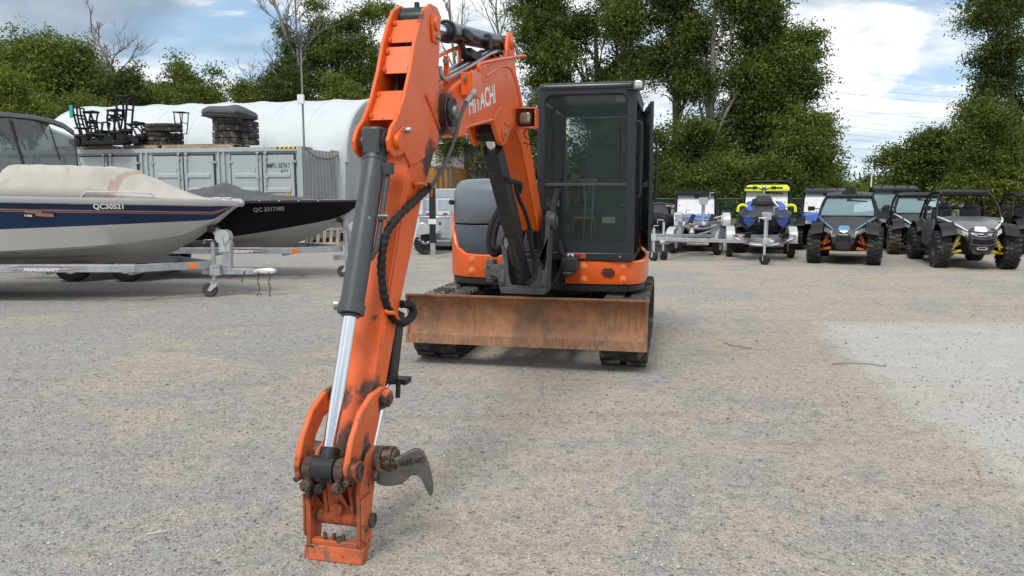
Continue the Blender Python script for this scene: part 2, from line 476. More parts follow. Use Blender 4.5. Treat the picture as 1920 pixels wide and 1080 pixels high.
# loose stones close to the camera
mat('stone', (.30, .285, .265), .9, var=.0)
m_ = MAT['stone']; t = NT(m_.node_tree)
oc = t.node('ShaderNodeNewGeometry')
t.put(t.n['Principled BSDF'], 'Base Color', t.ramp(oc.outputs['Random Per Island'], (0, (.13, .128, .125)), (.35, (.28, .27, .26)), (.7, (.40, .375, .34)), (1, (.58, .57, .54))))
rng = np.random.default_rng(5)
def stones(n, y0, y1, r0, r1, power=1.0):
    Y = y0+(y1-y0)*rng.random(n)**power; X = (rng.random(n)*2-1)*(.72*Y+.3)
    r = r0*(r1/r0)**(rng.random(n)**1.8)
    base = np.array([(1, 0, 0), (-.8, .3, 0), (0, 1, 0), (-.1, -.9, 0), (.1, .1, .8), (0, 0, -.5), (.5, .6, .5), (-.5, -.4, .55)])
    faces = np.array([(0, 6, 4), (6, 2, 4), (2, 1, 4), (1, 7, 4), (7, 3, 4), (3, 0, 4), (0, 2, 6), (1, 3, 7), (0, 5, 2), (2, 5, 1), (1, 5, 3), (3, 5, 0)])
    an = rng.random(n)*6.28; ca, sa = np.cos(an), np.sin(an)
    V = base[None]*(1+.35*(rng.random((n, 8, 1))-.5))*np.stack([r, r*(.6+.4*rng.random(n)), r*(.45+.4*rng.random(n))], 1)[:, None, :]
    W = np.empty_like(V); W[..., 0] = V[..., 0]*ca[:, None]-V[..., 1]*sa[:, None]+X[:, None]; W[..., 1] = V[..., 0]*sa[:, None]+V[..., 1]*ca[:, None]+Y[:, None]; W[..., 2] = V[..., 2]+r[:, None]*.12
    return W.reshape(-1, 3), (faces[None]+(np.arange(n)*8)[:, None, None]).reshape(-1, 3)
def np_mesh(name, V, F, material, parent=None, smooth=False):
    me = bpy.data.meshes.new(name); k = F.shape[1]
    me.vertices.add(len(V)); me.vertices.foreach_set('co', V.astype(np.float32).ravel())
    me.loops.add(F.size); me.loops.foreach_set('vertex_index', F.astype(np.int32).ravel())
    me.polygons.add(len(F)); me.polygons.foreach_set('loop_start', np.arange(0, F.size, k, dtype=np.int32)); me.polygons.foreach_set('loop_total', np.full(len(F), k, dtype=np.int32))
    me.update(calc_edges=True); me.materials.append(MAT[material])
    if smooth: me.shade_smooth()
    o = bpy.data.objects.new(name, me); COL.objects.link(o)
    if parent is not None: o.parent = parent
    return o
A1 = stones(26000, 2.2, 6.0, .0022, .011, 1.3); A2 = stones(11000, 4.5, 14.0, .005, .015, 1.0)
V = np.concatenate([A1[0], A2[0]]); F = np.concatenate([A1[1], A2[1]+len(A1[0])])
keep = None
tag(np_mesh('gravel', V, F, 'stone'), 'loose grey and tan stones lying over the yard surface', 'gravel', kind='stuff')

for (pts, lab, mt_) in (([(1560, 683), (1590, 681), (1625, 682), (1662, 687)], 'long thin dark twig lying on the gravel near the pale patch', 'wood_dark'), ([(1358, 642), (1375, 648), (1408, 653)], 'short curved dark twig lying right of the blade', 'wood_dark'), ([(276, 1001), (290, 999), (313, 995)], 'pale straw lying on the gravel at the lower left', 'straw')):
    if 'straw' not in MAT: mat('straw', (.6, .57, .5), .8); mat('wood_dark', (.14, .11, .08), .9)
    P_ = [gnd(a, b_, .008) for a, b_ in pts]; o_ = P_[0].copy(); m = MB(); m.tube(smoothpts([p-o_ for p in P_], 4), .0035 if mt_ == 'wood_dark' else .003, 5); o = m.build('twig' if mt_ == 'wood_dark' else 'straw', mt_, None, 60); o.location = o_; tag(o, lab, 'twig' if mt_ == 'wood_dark' else 'straw')
# ------------------------------------------------------------------ palette
ORANGE = (0.74, 0.115, 0.012)
DARKSP = ((.03, .022, .018), 26, .69)
RUSTSP = ((.16, .065, .03), 17, .70)
mat('orange', ORANGE, .38, var=.06, spots=[((.35, .13, .06), 30, .70)], coat=.25)
mat('orange_arm', ORANGE, .42, var=.10, vs=3, spots=[DARKSP, ((.035, .025, .02), 48, .70), ((.40, .15, .06), 22, .70)], coat=.08, streak=((.42, .085, .02), .30), edge=((.22, .075, .03), .004, .75),
    grease=[(.09, -2.40, 1.88, .17), (.09, -2.62, 1.64, .12), (.09, -2.75, 2.33, .06), (.0, -2.55, 2.38, .10), (.06, -3.32, .62, .09), (-.08, -3.36, .60, .08),
            (.0, -3.45, .42, .12), (0.0, -3.02, 1.72, .10), (.02, -3.20, .92, .035)])
mat('orange_link', (.66, .13, .03), .5, var=.12, vs=6, spots=[((.05, .03, .02), 30, .66), ((.26, .11, .05), 26, .62)], edge=((.17, .10, .06), .007, .95),
    grease=[(.12, -3.64, .40, .07), (-.12, -3.64, .40, .07), (-.12, -3.40, .64, .06), (.12, -3.36, .6, .05)], bump=.3, bs=40)
mat('orange_coupler', (.55, .115, .035), .6, var=.18, vs=7, spots=[((.045, .03, .022), 26, .62), ((.24, .10, .055), 24, .57)], edge=((.15, .085, .05), .008, .95), streak=((.06, .035, .025), .6),
    grease=[(-.10, -3.6, .30, .07), (.06, -3.6, .22, .05), (.0, -3.6, .36, .09)], bump=.4, bs=50)
mat('rusty_pin', (.105, .070, .052), .65, metal=.3, var=.3, vs=14, spots=((.03, .02, .015), 20, .55), bump=.5, bs=60)
mat('worn_steel', (.115, .112, .105), .5, metal=.35, var=.3, vs=9, spots=((.19, .105, .055), 12, .60), edge=((.20, .11, .055), .008, .9), bump=.4, bs=50)
mat('cyl_grey', (.052, .060, .068), .42, var=.14, vs=5, spots=[((.42, .33, .18), 15, .685), ((.2, .2, .2), 40, .72)])
mat('cyl_dark', (.018, .02, .022), .24, var=.2, vs=5, spots=((.12, .11, .10), 22, .70))
mat('guard_black', (.018, .019, .021), .45, var=.3, vs=5, spots=((.20, .18, .15), 30, .73))
mat('cast_grey', (.065, .066, .068), .55, var=.25, vs=7, spots=((.14, .12, .10), 12, .66), bump=.25, bs=40)
mat('chrome', (.82, .83, .85), .12, metal=1.0, var=.03)
mat('hose', (.010, .010, .011), .75, var=.3, vs=20, bump=.8, bs=90)
mat('hose_smooth', (.05, .05, .05), .5, var=.2)
mat('steel_fit', (.42, .43, .45), .32, metal=.9, var=.15, vs=20)
mat('bolt', (.34, .33, .31), .45, metal=.7, var=.3, vs=30)
mat('bolt_orange', (.80, .23, .08), .45, var=.15, vs=30)
mat('cab_grey', (.012, .016, .021), .32, var=.1, vs=2, coat=.1)
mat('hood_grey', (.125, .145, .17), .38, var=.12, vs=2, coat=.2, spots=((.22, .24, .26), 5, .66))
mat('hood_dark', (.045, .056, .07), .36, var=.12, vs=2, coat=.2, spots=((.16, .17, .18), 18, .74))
mat('black', (.012, .012, .013), .6, var=.2)
mat('black_plastic', (.022, .022, .024), .5, var=.2, bump=.15)
mat('dark_grey', (.05, .052, .055), .55, var=.2)
mat('seat_grey', (.085, .092, .095), .85, var=.2, vs=8)
mat('lever', (.30, .31, .32), .4, metal=.4)
mat('rubber', (.020, .019, .018), .72, var=.35, vs=8, bump=.3, bs=50, spots=((.10, .085, .065), 6, .60))
mat('rubber_dusty', (.085, .072, .056), .85, var=.3, vs=6, bump=.3, bs=50, spots=((.03, .028, .026), 7, .55))
mat('track_rubber', (.045, .042, .038), .8, var=.35, vs=6, bump=.4, bs=40, spots=((.16, .14, .11), 5, .54))
mat('track_steel', (.06, .052, .046), .6, metal=.4, var=.3, vs=9)
mat('white', (.78, .78, .76), .5, var=.04)
mat('sticker_white', (.72, .72, .70), .5, var=.05)
mat('sticker_red', (.42, .06, .03), .5)
mat('sticker_yellow', (.75, .52, .03), .5)
mat('ink', (.012, .012, .012), .6)
mat('steel_dark', (.05, .05, .052), .4, metal=.5, var=.2, vs=10)
mat('lens', (.55, .56, .57), .12, metal=.6, var=.25, vs=60)
mat('lens_brown', (.30, .24, .21), .15, metal=.5, var=.4, vs=50)
glass('cab_glass', (.085, .125, .115), .86, base=.72)  # green base colour lays an even painted veil over the pane, imitating reflection
glass('rear_glass', (.05, .07, .065), .95, base=.72)
# the dozer blade: bare rusty steel, worn in vertical streaks
m = bpy.data.materials.new('blade_rust'); MAT['blade_rust'] = m; m.use_nodes = True
t = NT(m.node_tree); b = t.n['Principled BSDF']; oc = t.node('ShaderNodeTexCoord').outputs['Object']
c = t.ramp(t.noise(oc, 3.2, 7, .65), (.36, (.13, .070, .044)), (.47, (.23, .108, .055)), (.58, (.30, .130, .056)), (.68, (.33, .20, .12)))
g = t.noise(t.vmath('MULTIPLY', oc, (26, 26, 1.6)), 1, 5, .7)
c = t.mix(t.math('MULTIPLY', t.step(g, .46, .66), .75), c, (.15, .075, .044))
g = t.noise(t.vmath('MULTIPLY', oc, (40, 40, 5)), 1, 5, .7)
low = t.node('ShaderNodeSeparateXYZ', {0: oc}).outputs[2]
edge = t.step(t.math('ADD', low, t.math('MULTIPLY', t.noise(oc, 5, 5), .14)), .42, .32)
c = t.mix(t.math('MULTIPLY', edge, t.math('MULTIPLY', t.step(g, .46, .62), .5)), c, (.31, .21, .14))
c = t.mix(t.math('MULTIPLY', t.step(t.noise(oc, 70, 3), .68, .74), .5), c, (.42, .30, .20))
t.put(b, 'Base Color', c); b.inputs['Roughness'].default_value = .6; b.inputs['Metallic'].default_value = .25
t.put(b, 'Normal', t.node('ShaderNodeBump', {'Height': t.noise(oc, 70, 5), 'Strength': .5, 'Distance': .004}))
# ------------------------------------------------------------------ the excavator (x = across, -y = forward, z up; metres)
CX = Vector((0.373, 7.53, 0))
EX = empty('excavator', CX, R(-12))
tag(EX, 'orange compact tracked excavator with black cab, rusty blade and long arm reaching to the gravel', 'excavator')
A12 = R(12)

def ringplate(mb, x0, x1, z0, z1, X0, X1, Z0, Z1, r, y0, y1, mi=0, ro=.02, k=5):
    """plate in the XZ plane (outer rect x0..z1) with a rounded opening (X0..Z1), thickness y0..y1"""
    def rr(a0, a1, b0, b1, rad):
        P = []
        for cx, cz, s in ((a1-rad, b1-rad, 0), (a0+rad, b1-rad, 90), (a0+rad, b0+rad, 180), (a1-rad, b0+rad, 270)):
            for i in range(k): P.append((cx+rad*math.cos(R(s+90*i/(k-1))), cz+rad*math.sin(R(s+90*i/(k-1)))))
        return P
    O = rr(x0, x1, z0, z1, ro); I = rr(X0, X1, Z0, Z1, r)
    rings = [[(p[0], y0, p[1]) for p in I], [(p[0], y0, p[1]) for p in O], [(p[0], y1, p[1]) for p in O], [(p[0], y1, p[1]) for p in I], [(p[0], y0, p[1]) for p in I]]
    mb.loft(rings, mi, True, False)
def roundrect(a0, a1, b0, b1, rad, k=5):
    P = []
    for cx, cz, s in ((a1-rad, b1-rad, 0), (a0+rad, b1-rad, 90), (a0+rad, b0+rad, 180), (a1-rad, b0+rad, 270)):
        for i in range(k): P.append((cx+rad*math.cos(R(s+90*i/(k-1))), cz+rad*math.sin(R(s+90*i/(k-1)))))
    return P

# tracks ------------------------------------------------------------
def belt_point(d, r=.265, half=.975):
    """distance along the belt -> (y, z, tangent angle)"""
    L1 = 2*half; L2 = PI*r; T = 2*L1+2*L2; d = d % T
    if d < L1: return (-half+d, 0.0, 0.0)
    d -= L1
    if d < L2: a = d/r; return (half+r*math.sin(a), r-r*math.cos(a), a)
    d -= L2
    if d < L1: return (half-d, 2*r, PI)
    d -= L1; a = d/r; return (-half-r*math.sin(a), r+r*math.cos(a), PI+a)
BT = 4*.975+2*PI*.265
for sx in (-1, 1):
    x0, x1 = (.63, 1.03) if sx > 0 else (-1.03, -.63)
    m = MB(); N = 120; rings = []
    for i in range(N):
        y, z, a = belt_point(BT*i/N)
        nx, nz = math.sin(a), -math.cos(a)        # outward normal
        rings.append([(x0, y+nx*-.004, z+nz*-.004+.0), (x1, y+nx*-.004, z+nz*-.004), (x1, y-nx*.028, z-nz*.028), (x0, y-nx*.028, z-nz*.028)])
    rings.append(rings[0]); m.loft([[(q[0], q[1], q[2]+.022) for q in rg] for rg in rings], 0, True, False)
    nl = 42
    for i in range(nl):
        y, z, a = belt_point(BT*i/nl + .01)
        M = Matrix.Translation((0, y, z+.022)) @ Matrix.Rotation(a, 4, 'X')
        for (a0, a1, dy) in ((x0+.005, x0+.175, 0), (x1-.175, x1-.005, .035)):
            m.loft([[(a0, dy-.034, .0), (a1, dy-.034, .0), (a1, dy+.034, .0), (a0, dy+.034, .0)], [(a0+.006, dy-.022, -.024), (a1-.006, dy-.022, -.024), (a1-.006, dy+.022, -.024), (a0+.006, dy+.022, -.024)]][::-1]) if False else \
            m.add([(a0, dy-.036, 0), (a1, dy-.036, 0), (a1, dy+.036, 0), (a0, dy+.036, 0), (a0+.008, dy-.022, -.022), (a1-.008, dy-.022, -.022), (a1-.008, dy+.022, -.022), (a0+.008, dy+.022, -.022)],
                  [(4, 7, 6, 5), (0, 1, 2, 3), (0, 4, 5, 1), (1, 5, 6, 2), (2, 6, 7, 3), (3, 7, 4, 0)], 0, M)
        m.box((x0+x1)/2-.025, (x0+x1)/2+.025, -.02, .02, .02, .055, 0, M)
    tr = m.build('track', 'track_rubber', EX, 30)
    q = MB(); xc = (x0+x1)/2
    for yy in (-.975, .975):
        q.cyl((xc-.04, yy, .287), (xc+.04, yy, .287), .20, n=28); q.cyl((xc-.11, yy, .287), (xc+.11, yy, .287), .09, n=18)
    for k in range(4): q.cyl((xc-.09, -.55+.37*k, .14), (xc+.09, -.55+.37*k, .14), .085, n=16)
    q.cyl((xc-.06, 0, .47), (xc+.06, 0, .47), .05, n=14)
    q.build('track_roller', 'track_steel', tr)
    q = MB(); q.box(xc-.085, xc+.085, -.85, .85, .20, .40); q.bar((xc-sx*.08, -.3, .34), (0, -.2, .42), .14, .22); q.bar((xc-sx*.08, .35, .34), (0, .25, .42), .14, .22)
    q.build('track_frame', 'black', tr, bevel=.01)
q = MB(); q.box(-.42, .42, -.45, .45, .28, .50); q.cyl((0, 0, .48), (0, 0, .62), .40, n=40)
q.build('turntable', 'black', EX, bevel=.008)

# blade ---------------------------------------------------------------
front = [(1.375, .620), (1.352, .60), (1.325, .54), (1.312, .47), (1.315, .40), (1.335, .33), (1.362, .275)]
back = [(s-.022, z) for s, z in front[1:]]
m = MB(); poly = [(-s, z) for s, z in front] + [(-s, z) for s, z in reversed(back)]
m.prism(poly, -1.03, 1.03, 'x')
m.prism([(-1.385, .625), (-1.345, .625), (-1.345, .606), (-1.382, .606)], -1.03, 1.03, 'x')
bl = m.build('blade', 'blade_rust', EX, 30, bevel=.003)
m = MB(); m.prism([(-1.372, .278), (-1.392, .20), (-1.368, .198), (-1.346, .274)], -1.03, 1.03, 'x'); m.build('cutting_edge', 'blade_rust', bl, bevel=.002)
m = MB()
for sx in (-1, 1):
    xa, xb = (1.012, 1.034) if sx > 0 else (-1.034, -1.012)
    m.prism([(-1.392, .198), (-1.20, .26), (-1.20, .58), (-1.37, .626), (-1.378, .60), (-1.335, .50), (-1.328, .40), (-1.372, .285)], xa, xb, 'x')
m.build('end_plate', 'blade_rust', bl, bevel=.003)
m = MB()
for sx in (-1, 1):
    m.bar((sx*.34, -1.30, .40), (sx*.30, -.35, .36), .09, .14)
m.bar((-.36, -1.22, .42), (.36, -1.22, .42), .10, .12); m.cyl((0, -1.25, .46), (0, -.45, .44), .05); m.build('blade_arm', 'black', bl, bevel=.008)

# upper body -----------------------------------------------------------
plan = [(.27, .735), (.60, .735), (.86, .70), (.93, .62), (.975, .45), (.985, .1), (.985, -.30), (.93, -.58), (.78, -.82), (.55, -.98), (.28, -1.06), (0, -1.08), (-.28, -1.06),
        (-.55, -.98), (-.78, -.82), (-.93, -.60), (-1.005, -.30), (-1.01, .0), (-.965, .17), (-.88, .29), (-.76, .37), (-.60, .405), (-.27, .42)]
def pl(inset=0, z=0, P=plan, cx=-.0, cy=-.2):
    return [(x*(1-inset), -(cy+(s-cy)*(1-inset)), z) for x, s in P]
m = MB(); m.loft([pl(.045, .595), pl(.02, .605), pl(.012, .66), pl(.03, .672)]); m.build('lower_skirt', 'black_plastic', EX, 30)
m = MB(); m.box(-.26, .26, -.42, .5, .60, .95); m.box(-.20, .18, -.62, .0, .62, .90); m.build('frame', 'black', EX, bevel=.006)
def toph(i):
    x, s = plan[i]
    if i <= 6: return .882
    if i == 7: return .90
    if i <= 16: return 1.32
    return {17: 1.30, 18: 1.12, 19: .955, 20: .90, 21: .895, 22: .895}[i]
def dens(P, H, k=4):
    out, hh = [], []
    for i in range(len(P)):
        a, b_ = P[i], P[(i+1) % len(P)]
        for j in range(k):
            if i == len(P)-1 and j: break
            u = j/k; out.append((a[0]+(b_[0]-a[0])*u, a[1]+(b_[1]-a[1])*u)); hh.append(H[i]+(H[(i+1) % len(P)]-H[i])*(u*u*(3-2*u)))
    return out, hh
D, Hh = dens(plan, [toph(i) for i in range(len(plan))])
# orange bodywork in two pieces: round the counterweight and left front, and the panel under the cab
def skirt(D, Hh, name, parent, z0=.672, th=.03):
    m = MB(); n = len(D); rings = []
    prof = [(0.004, 0.0), (0, .012), (0, 1.0), (.012, 1.0), (th, 1.0), (th, 0.0)]
    for i in range(n):
        a = Vector(D[max(0, i-1)]); b_ = Vector(D[min(n-1, i+1)]); tt = (b_-a).normalized(); nin = Vector((-tt.y, tt.x))
        c0 = Vector((0, -.2)); 
        if (c0-Vector(D[i])).dot(nin) < 0: nin = -nin
        rg = []
        for inn, hf in prof:
            z = z0 + (Hh[i]-z0)*hf if hf in (0.0, 1.0) else z0+hf
            if (inn, hf) == (0, 1.0): z -= .012
            if (inn, hf) == (.012, 1.0): pass
            p = Vector(D[i])+nin*inn; rg.append((p.x, -p.y, z))
        rings.append(rg)
    m.loft(rings, 0, True, True)
    return m.build(name, 'orange', parent, 40)
k = [i for i in range(len(D)) if D[i][0] > .26 and D[i][1] > .38 and i < 20]
cwp = skirt(D[20:], Hh[20:], 'counterweight', EX)
fp = skirt(D[:21], Hh[:21], 'front_panel', EX)
m = MB(); m.prism([(.28, .675), (.84, .675), (.84, .875), (.28, .875)], -.69, -.2, 'y'); m.build('cab_floor', 'black', EX)
# bolts and louvre on the orange panels
m = MB()
for (x, s, z) in ((.44, .735, .83), (.44, .735, .715), (.785, .709, .835), (.785, .709, .72)):
    m.cyl((x, -s+.004, z), (x, -s-.004, z), .030, n=20); m.cyl((x, -s-.004, z), (x, -s-.012, z), .014, n=12)
for (x, s, z) in ((-.70, .385, .845), (-.70, .385, .735)):
    m.cyl((x, -s+.006, z), (x, -s-.006, z), .034, n=20); m.cyl((x, -s-.006, z), (x, -s-.014, z), .016, n=12)
m.build('bolt', 'bolt_orange', fp, bevel=.002)
m = MB()
for k in range(5):
    z = .745+.017*k; hw = .062*math.sqrt(max(.05, 1-((k-2)/2.6)**2)); m.box(.655-hw, .655+hw, -.738, -.72, z-.0045, z+.0045)
m.build('louvre', 'black', fp, 0)
# grey covers over the engine, front left
hp = [(-.10, .40), (-.30, .412), (-.58, .40), (-.74, .365), (-.87, .285), (-.955, .165), (-.995, 0.0), (-.99, -.30), (-.90, -.62), (-.70, -.86), (-.30, -.98), (-.10, -.98)]
def hring(inset, z, sc=1.0):
    c0 = Vector((-.5, -.3)); o = []
    for x, s in hp:
        p = Vector((x, s)); d = (c0-p); p2 = p+d*inset; o.append((p2.x, -p2.y, z))
    return o
m = MB(); m.loft([hring(.03, .86), hring(.022, .875), hring(.022, 1.165), hring(.035, 1.18)]); m.build('side_cover', 'hood_dark', EX, 40)
m = MB(); m.loft([hring(.03, 1.195), hring(.014, 1.21), hring(.012, 1.40), hring(.03, 1.50), hring(.075, 1.575), hring(.15, 1.615), hring(.28, 1.63), hring(.5, 1.637)])
hd = m.build('engine_hood', 'hood_grey', EX, 50)
m = MB(); m.cyl((-.952, -.165, 1.40), (-.975, -.195, 1.40), .024, n=18); m.build('hood_lock', 'black', hd)
m = MB(); m.lathe([(.0, 1), (.03, 1)], (-.35, .3, 1.6), (0, 0, 1)) if False else m.cyl((-.30, .35, 1.60), (-.30, .35, 1.78), .04); m.cyl((-.30, .35, 1.78), (-.30, .42, 1.82), .04); m.build('exhaust', 'black', hd)

# cab --------------------------------------------------------------------
CB = MB()
ringplate(CB, .02, .875, .90, 2.425, .075, .805, 1.045, 2.355, .07, -.735, -.70, 0, .04, 6)   # front frame
CB.box(.02, .875, -.742, -.70, .885, .955)
for (x, w_) in ((.035, .055), (.855, .05)):
    CB.bar((x, -.70, .89), (x, -.70, 2.41), w_, .06, up=(0, 1, 0))
    CB.bar((x, .72, .89), (x, .72, 2.38), w_, .07, up=(0, 1, 0))
    CB.bar((x, .02, .89), (x, .02, 2.40), w_*.8, .05, up=(0, 1, 0)) if x < .5 else CB.bar((x, .10, .89), (x, .10, 2.40), .05, .06, up=(0, 1, 0))
CB.box(.015, .88, .68, .75, .89, 1.35); CB.box(.015, .88, .68, .75, 2.30, 2.40)
CB.box(.005, .05, -.68, .70, .885, 1.02); CB.box(.84, .885, -.68, .70, .885, .93)
CB.box(.005, .05, -.70, .72, 2.32, 2.40); CB.box(.84, .885, -.70, .72, 2.30, 2.40)
CB.box(.02, .88, -.66, .72, .875, .90)
cab = CB.build('cab', 'cab_grey', EX, 40, bevel=.006)
m = MB(); rf = lambda i, z: [(x, y, z) for x, y in roundrect(.01+i, .885-i, -.745+i, .76-i, .06)]
m.loft([rf(.0, 2.395), rf(-.004, 2.41), rf(0, 2.435), rf(.03, 2.455), rf(.10, 2.462)]); m.build('cab_roof', 'cab_grey', cab, 50)
m = MB(); m.box(.072, .808, -.726, -.712, 1.55, 1.578); m.build('window_bar', 'dark_grey', cab, bevel=.003)
m = MB(); ringplate(m, .07, .81, 1.04, 2.36, .085, .795, 1.057, 2.343, .06, -.722, -.710, 0, .07, 6); m.build('window_seal', 'black', cab)
m = MB(); P = roundrect(.08, .80, 1.05, 2.35, .065); P1 = [(x, max(z, 1.565)) for x, z in P]
m.prism(roundrect(.08, .80, 1.568, 2.35, .05), -.717, -.713, 'y'); m.build('front_window', 'cab_glass', cab, 0)
m = MB(); m.prism(roundrect(.08, .80, 1.05, 1.562, .05), -.717, -.713, 'y'); m.build('front_window', 'cab_glass', cab, 0)
m = MB(); m.box(.10, .80, .705, .711, 1.38, 2.29); m.build('rear_window', 'rear_glass', cab, 0)
m = MB(); m.box(.024, .030, -.66, .68, 1.06, 2.30); m.build('side_window', 'rear_glass', cab, 0)
# inside
m = MB(); m.box(.30, .70, -.05, .42, 1.18, 1.34); m.box(.32, .68, -.08, -.04, 1.2, 1.32); m.box(.28, .72, .02, .45, .90, 1.18); st = m.build('seat', 'seat_grey', cab, bevel=.05, seg=4)
m = MB(); bp_ = roundrect(.30, .70, 1.30, 1.98, .17, 7); m.prism(bp_, .36, .50, 'y'); m.build('backrest', 'seat_grey', st, 50, bevel=.04, seg=4)
m = MB(); m.box(.06, .27, -.35, .5, .90, 1.30); m.box(.72, .84, -.30, .5, .90, 1.26); m.box(.06, .84, .50, .69, .90, 1.36); m.build('console', 'dark_grey', cab, bevel=.03, seg=3)
m = MB()
for x in (.40, .47):
    m.tube([(x-.02*(1 if x < .43 else -1), -.47, .93), (x, -.47, 1.12), (x+.01, -.44, 1.40), (x+.01*(-1 if x < .43 else 1), -.44, 1.60)], .009)
    m.box(x-.055, x+.055, -.46, -.42, 1.595, 1.625); m.box(x-.10*(1 if x < .43 else -.2), x+.02, -.60, -.50, .96, .975)
m.build('travel_lever', 'lever', cab)
m = MB()
for x in (.20, .79): m.tube([(x, -.20, 1.24), (x, -.22, 1.38), (x-.01, -.24, 1.46)], .011); m.ball((x-.01, -.245, 1.48), (.022, .022, .04))
m.build('joystick', 'black', cab)
m = MB(); m.box(.30, .50, -.42, -.41, 1.11, 1.27); m.build('warning_plate', 'sticker_yellow', cab, 0)
m = MB(); m.box(.306, .494, -.424, -.415, 1.116, 1.25); m.build('warning_text', 'ink', cab, 0)
m = MB(); m.box(.57, .69, -.42, -.41, 1.21, 1.27); m.box(.70, .78, -.712, -.709, 2.28, 2.33); m.box(.13, .22, .66, .68, 1.62, 1.70); m.build('notice', 'sticker_white', cab, 0)
m = MB(); m.box(.06, .84, -.40, -.36, .90, 1.34); m.build('firewall', 'seat_grey', cab, bevel=.01)
m = MB(); m.tube([(.73, -.735, 2.20), (.735, -.75, 1.95), (.73, -.752, 1.67)], .006); m.box(.722, .738, -.762, -.742, 1.62, 2.02); m.build('wiper', 'black', cab)
m = MB(); m.box(.79, .845, -.79, -.72, 2.375, 2.385); m.ball((.93, -.66, 2.40), (.03, .03, .03)) if False else None
m.build('light_bracket', 'cab_grey', cab)
# cab work light at the right front corner of the roof
def work_light(c, sz, parent, face='lens', shell='black', rz=0):
    M = Matrix.Translation(c) @ Matrix.Rotation(rz, 4, 'Z'); m = MB(); w_, h_ = sz
    r0 = lambda k, y: [(x, y, z) for x, z in roundrect(-w_*k, w_*k, -h_*k, h_*k, min(w_, h_)*k*.5)]
    m.loft([r0(.5, .09), r0(.8, .06), r0(1, .02), r0(1, -.03)][::1], 0, True, True)
    ringplate(m, -w_, w_, -h_, h_, -w_*.82, w_*.82, -h_*.82, h_*.82, h_*.35, -.045, -.028, 0, h_*.4)
    m.xf(M); L = m.build('work_light', shell, parent, 40)
    q = MB(); q.loft([r0(.84, -.031), r0(.8, -.040), r0(.55, -.046), r0(.2, -.048)][::-1]); q.xf(M); q.build('lamp_lens', face, L, 60)
    return L
wl = work_light((.895, -.735, 2.415), (.048, .045), cab, 'lens', 'dark_grey')
# right-hand side of the cab: door, door edge, grab rails
m = MB(); M = Matrix.Translation((.90, .66, 0)) @ Matrix.Rotation(R(6.5), 4, 'Z')
m.bar((0.0, 0, .95), (0, 0, 2.34), .035, .05, up=(0, 1, 0)); m.bar((0, -.86, .95), (0, -.86, 2.34), .035, .05, up=(0, 1, 0))
m.box(-.015, .015, -.86, 0, 2.29, 2.34); m.box(-.015, .015, -.86, 0, .94, 1.10); m.box(-.015, .015, -.86, 0, 1.55, 1.60)
m.xf(M); dr = m.build('door', 'cab_grey', EX, 40, bevel=.006)
m = MB(); m.box(-.003, .003, -.84, -.02, 1.10, 2.29); m.xf(M); m.build('door_window', 'rear_glass', dr, 0)
m = MB(); m.tube(smoothpts([(.02, -.74, 1.45), (.06, -.74, 1.47), (.06, -.74, 1.95), (.02, -.74, 1.97)], 4), .010); m.box(.012, .04, -.80, -.70, 1.28, 1.38); m.xf(M); m.build('door_handle', 'black', dr)
m = MB(); m.tube(smoothpts([(.885, -.72, 1.45), (.925, -.74, 1.47), (.93, -.74, 1.6), (.93, -.74, 2.0), (.925, -.74, 2.09), (.885, -.72, 2.11)], 5), .011); m.build('grab_rail', 'black', cab)
m = MB(); m.tube(smoothpts([(.885, -.60, 1.5), (.915, -.63, 1.52), (.915, -.63, 1.78), (.885, -.60, 1.80)], 5), .009); m.build('grab_rail', 'black', cab)
m = MB(); m.tube([(.0, -.69, 2.2), (-.05, -.72, 2.2)], .007); m.bar((-.055, -.74, 2.10), (-.055, -.74, 2.29), .028, .05, up=(0, 1, 0)); m.build('mirror', 'black', cab, bevel=.005)
# door-sill step and warning sticker
m = MB(); m.box(.285, .455, -.7435, -.742, .905, .95); sk = m.build('warning_sticker', 'sticker_red', cab, 0)
m = MB(); m.box(.290, .345, -.745, -.7437, .909, .946); m.build('sticker_panel', 'sticker_white', sk, 0)
m = MB(); m.prism([(.300, .915), (.318, .920), (.330, .914), (.334, .930), (.322, .928), (.318, .942), (.309, .936), (.302, .940), (.304, .926)], -.7465, -.7452, 'y')
for k in range(3): m.box(.352, .425-.01*k, -.745, -.7437, .932-.009*k, .936-.009*k)
m.build('sticker_print', 'ink', sk, 0)
for x in (.245, .76):
    m = MB(); m.cyl((x, -.742, .925), (x, -.748, .925), .009); m.build('bolt', 'bolt', cab)

# swing bracket ---------------------------------------------------------------
BM = Matrix.Translation((0, -1.2, 0)) @ Matrix.Rotation(R(-1.5), 4, 'Z')
def bf(px, py, off):
    """photo pixel -> boom frame point at sideways offset off"""
    ang = R(13.5); B = (0.123, 6.356); uu = (-math.sin(ang), -math.cos(ang)); vv = (math.cos(ang), -math.sin(ang))
    d = ray(px, py); q = (B[0]+vv[0]*off, B[1]+vv[1]*off)
    k = (q[0]*vv[0]+q[1]*vv[1])/(d[0]*vv[0]+d[1]*vv[1])
    s = (d[0]*k-B[0])*uu[0]+(d[1]*k-B[1])*uu[1]
    return Vector((off, -s, CAM_H+d[2]*k))
m = MB()
m.prism([(-.20, .66), (.20, .66), (.19, .72), (.20, .86), (.15, .95), (.20, 1.08), (.19, 1.0), (.10, .80), (.06, .715), (-.10, .715), (-.12, .80), (-.14, 1.0), (-.20, 1.1), (-.165, .90), (-.30, .86), (-.30, .80), (-.22, .78)], -.14, -.10, 'y')
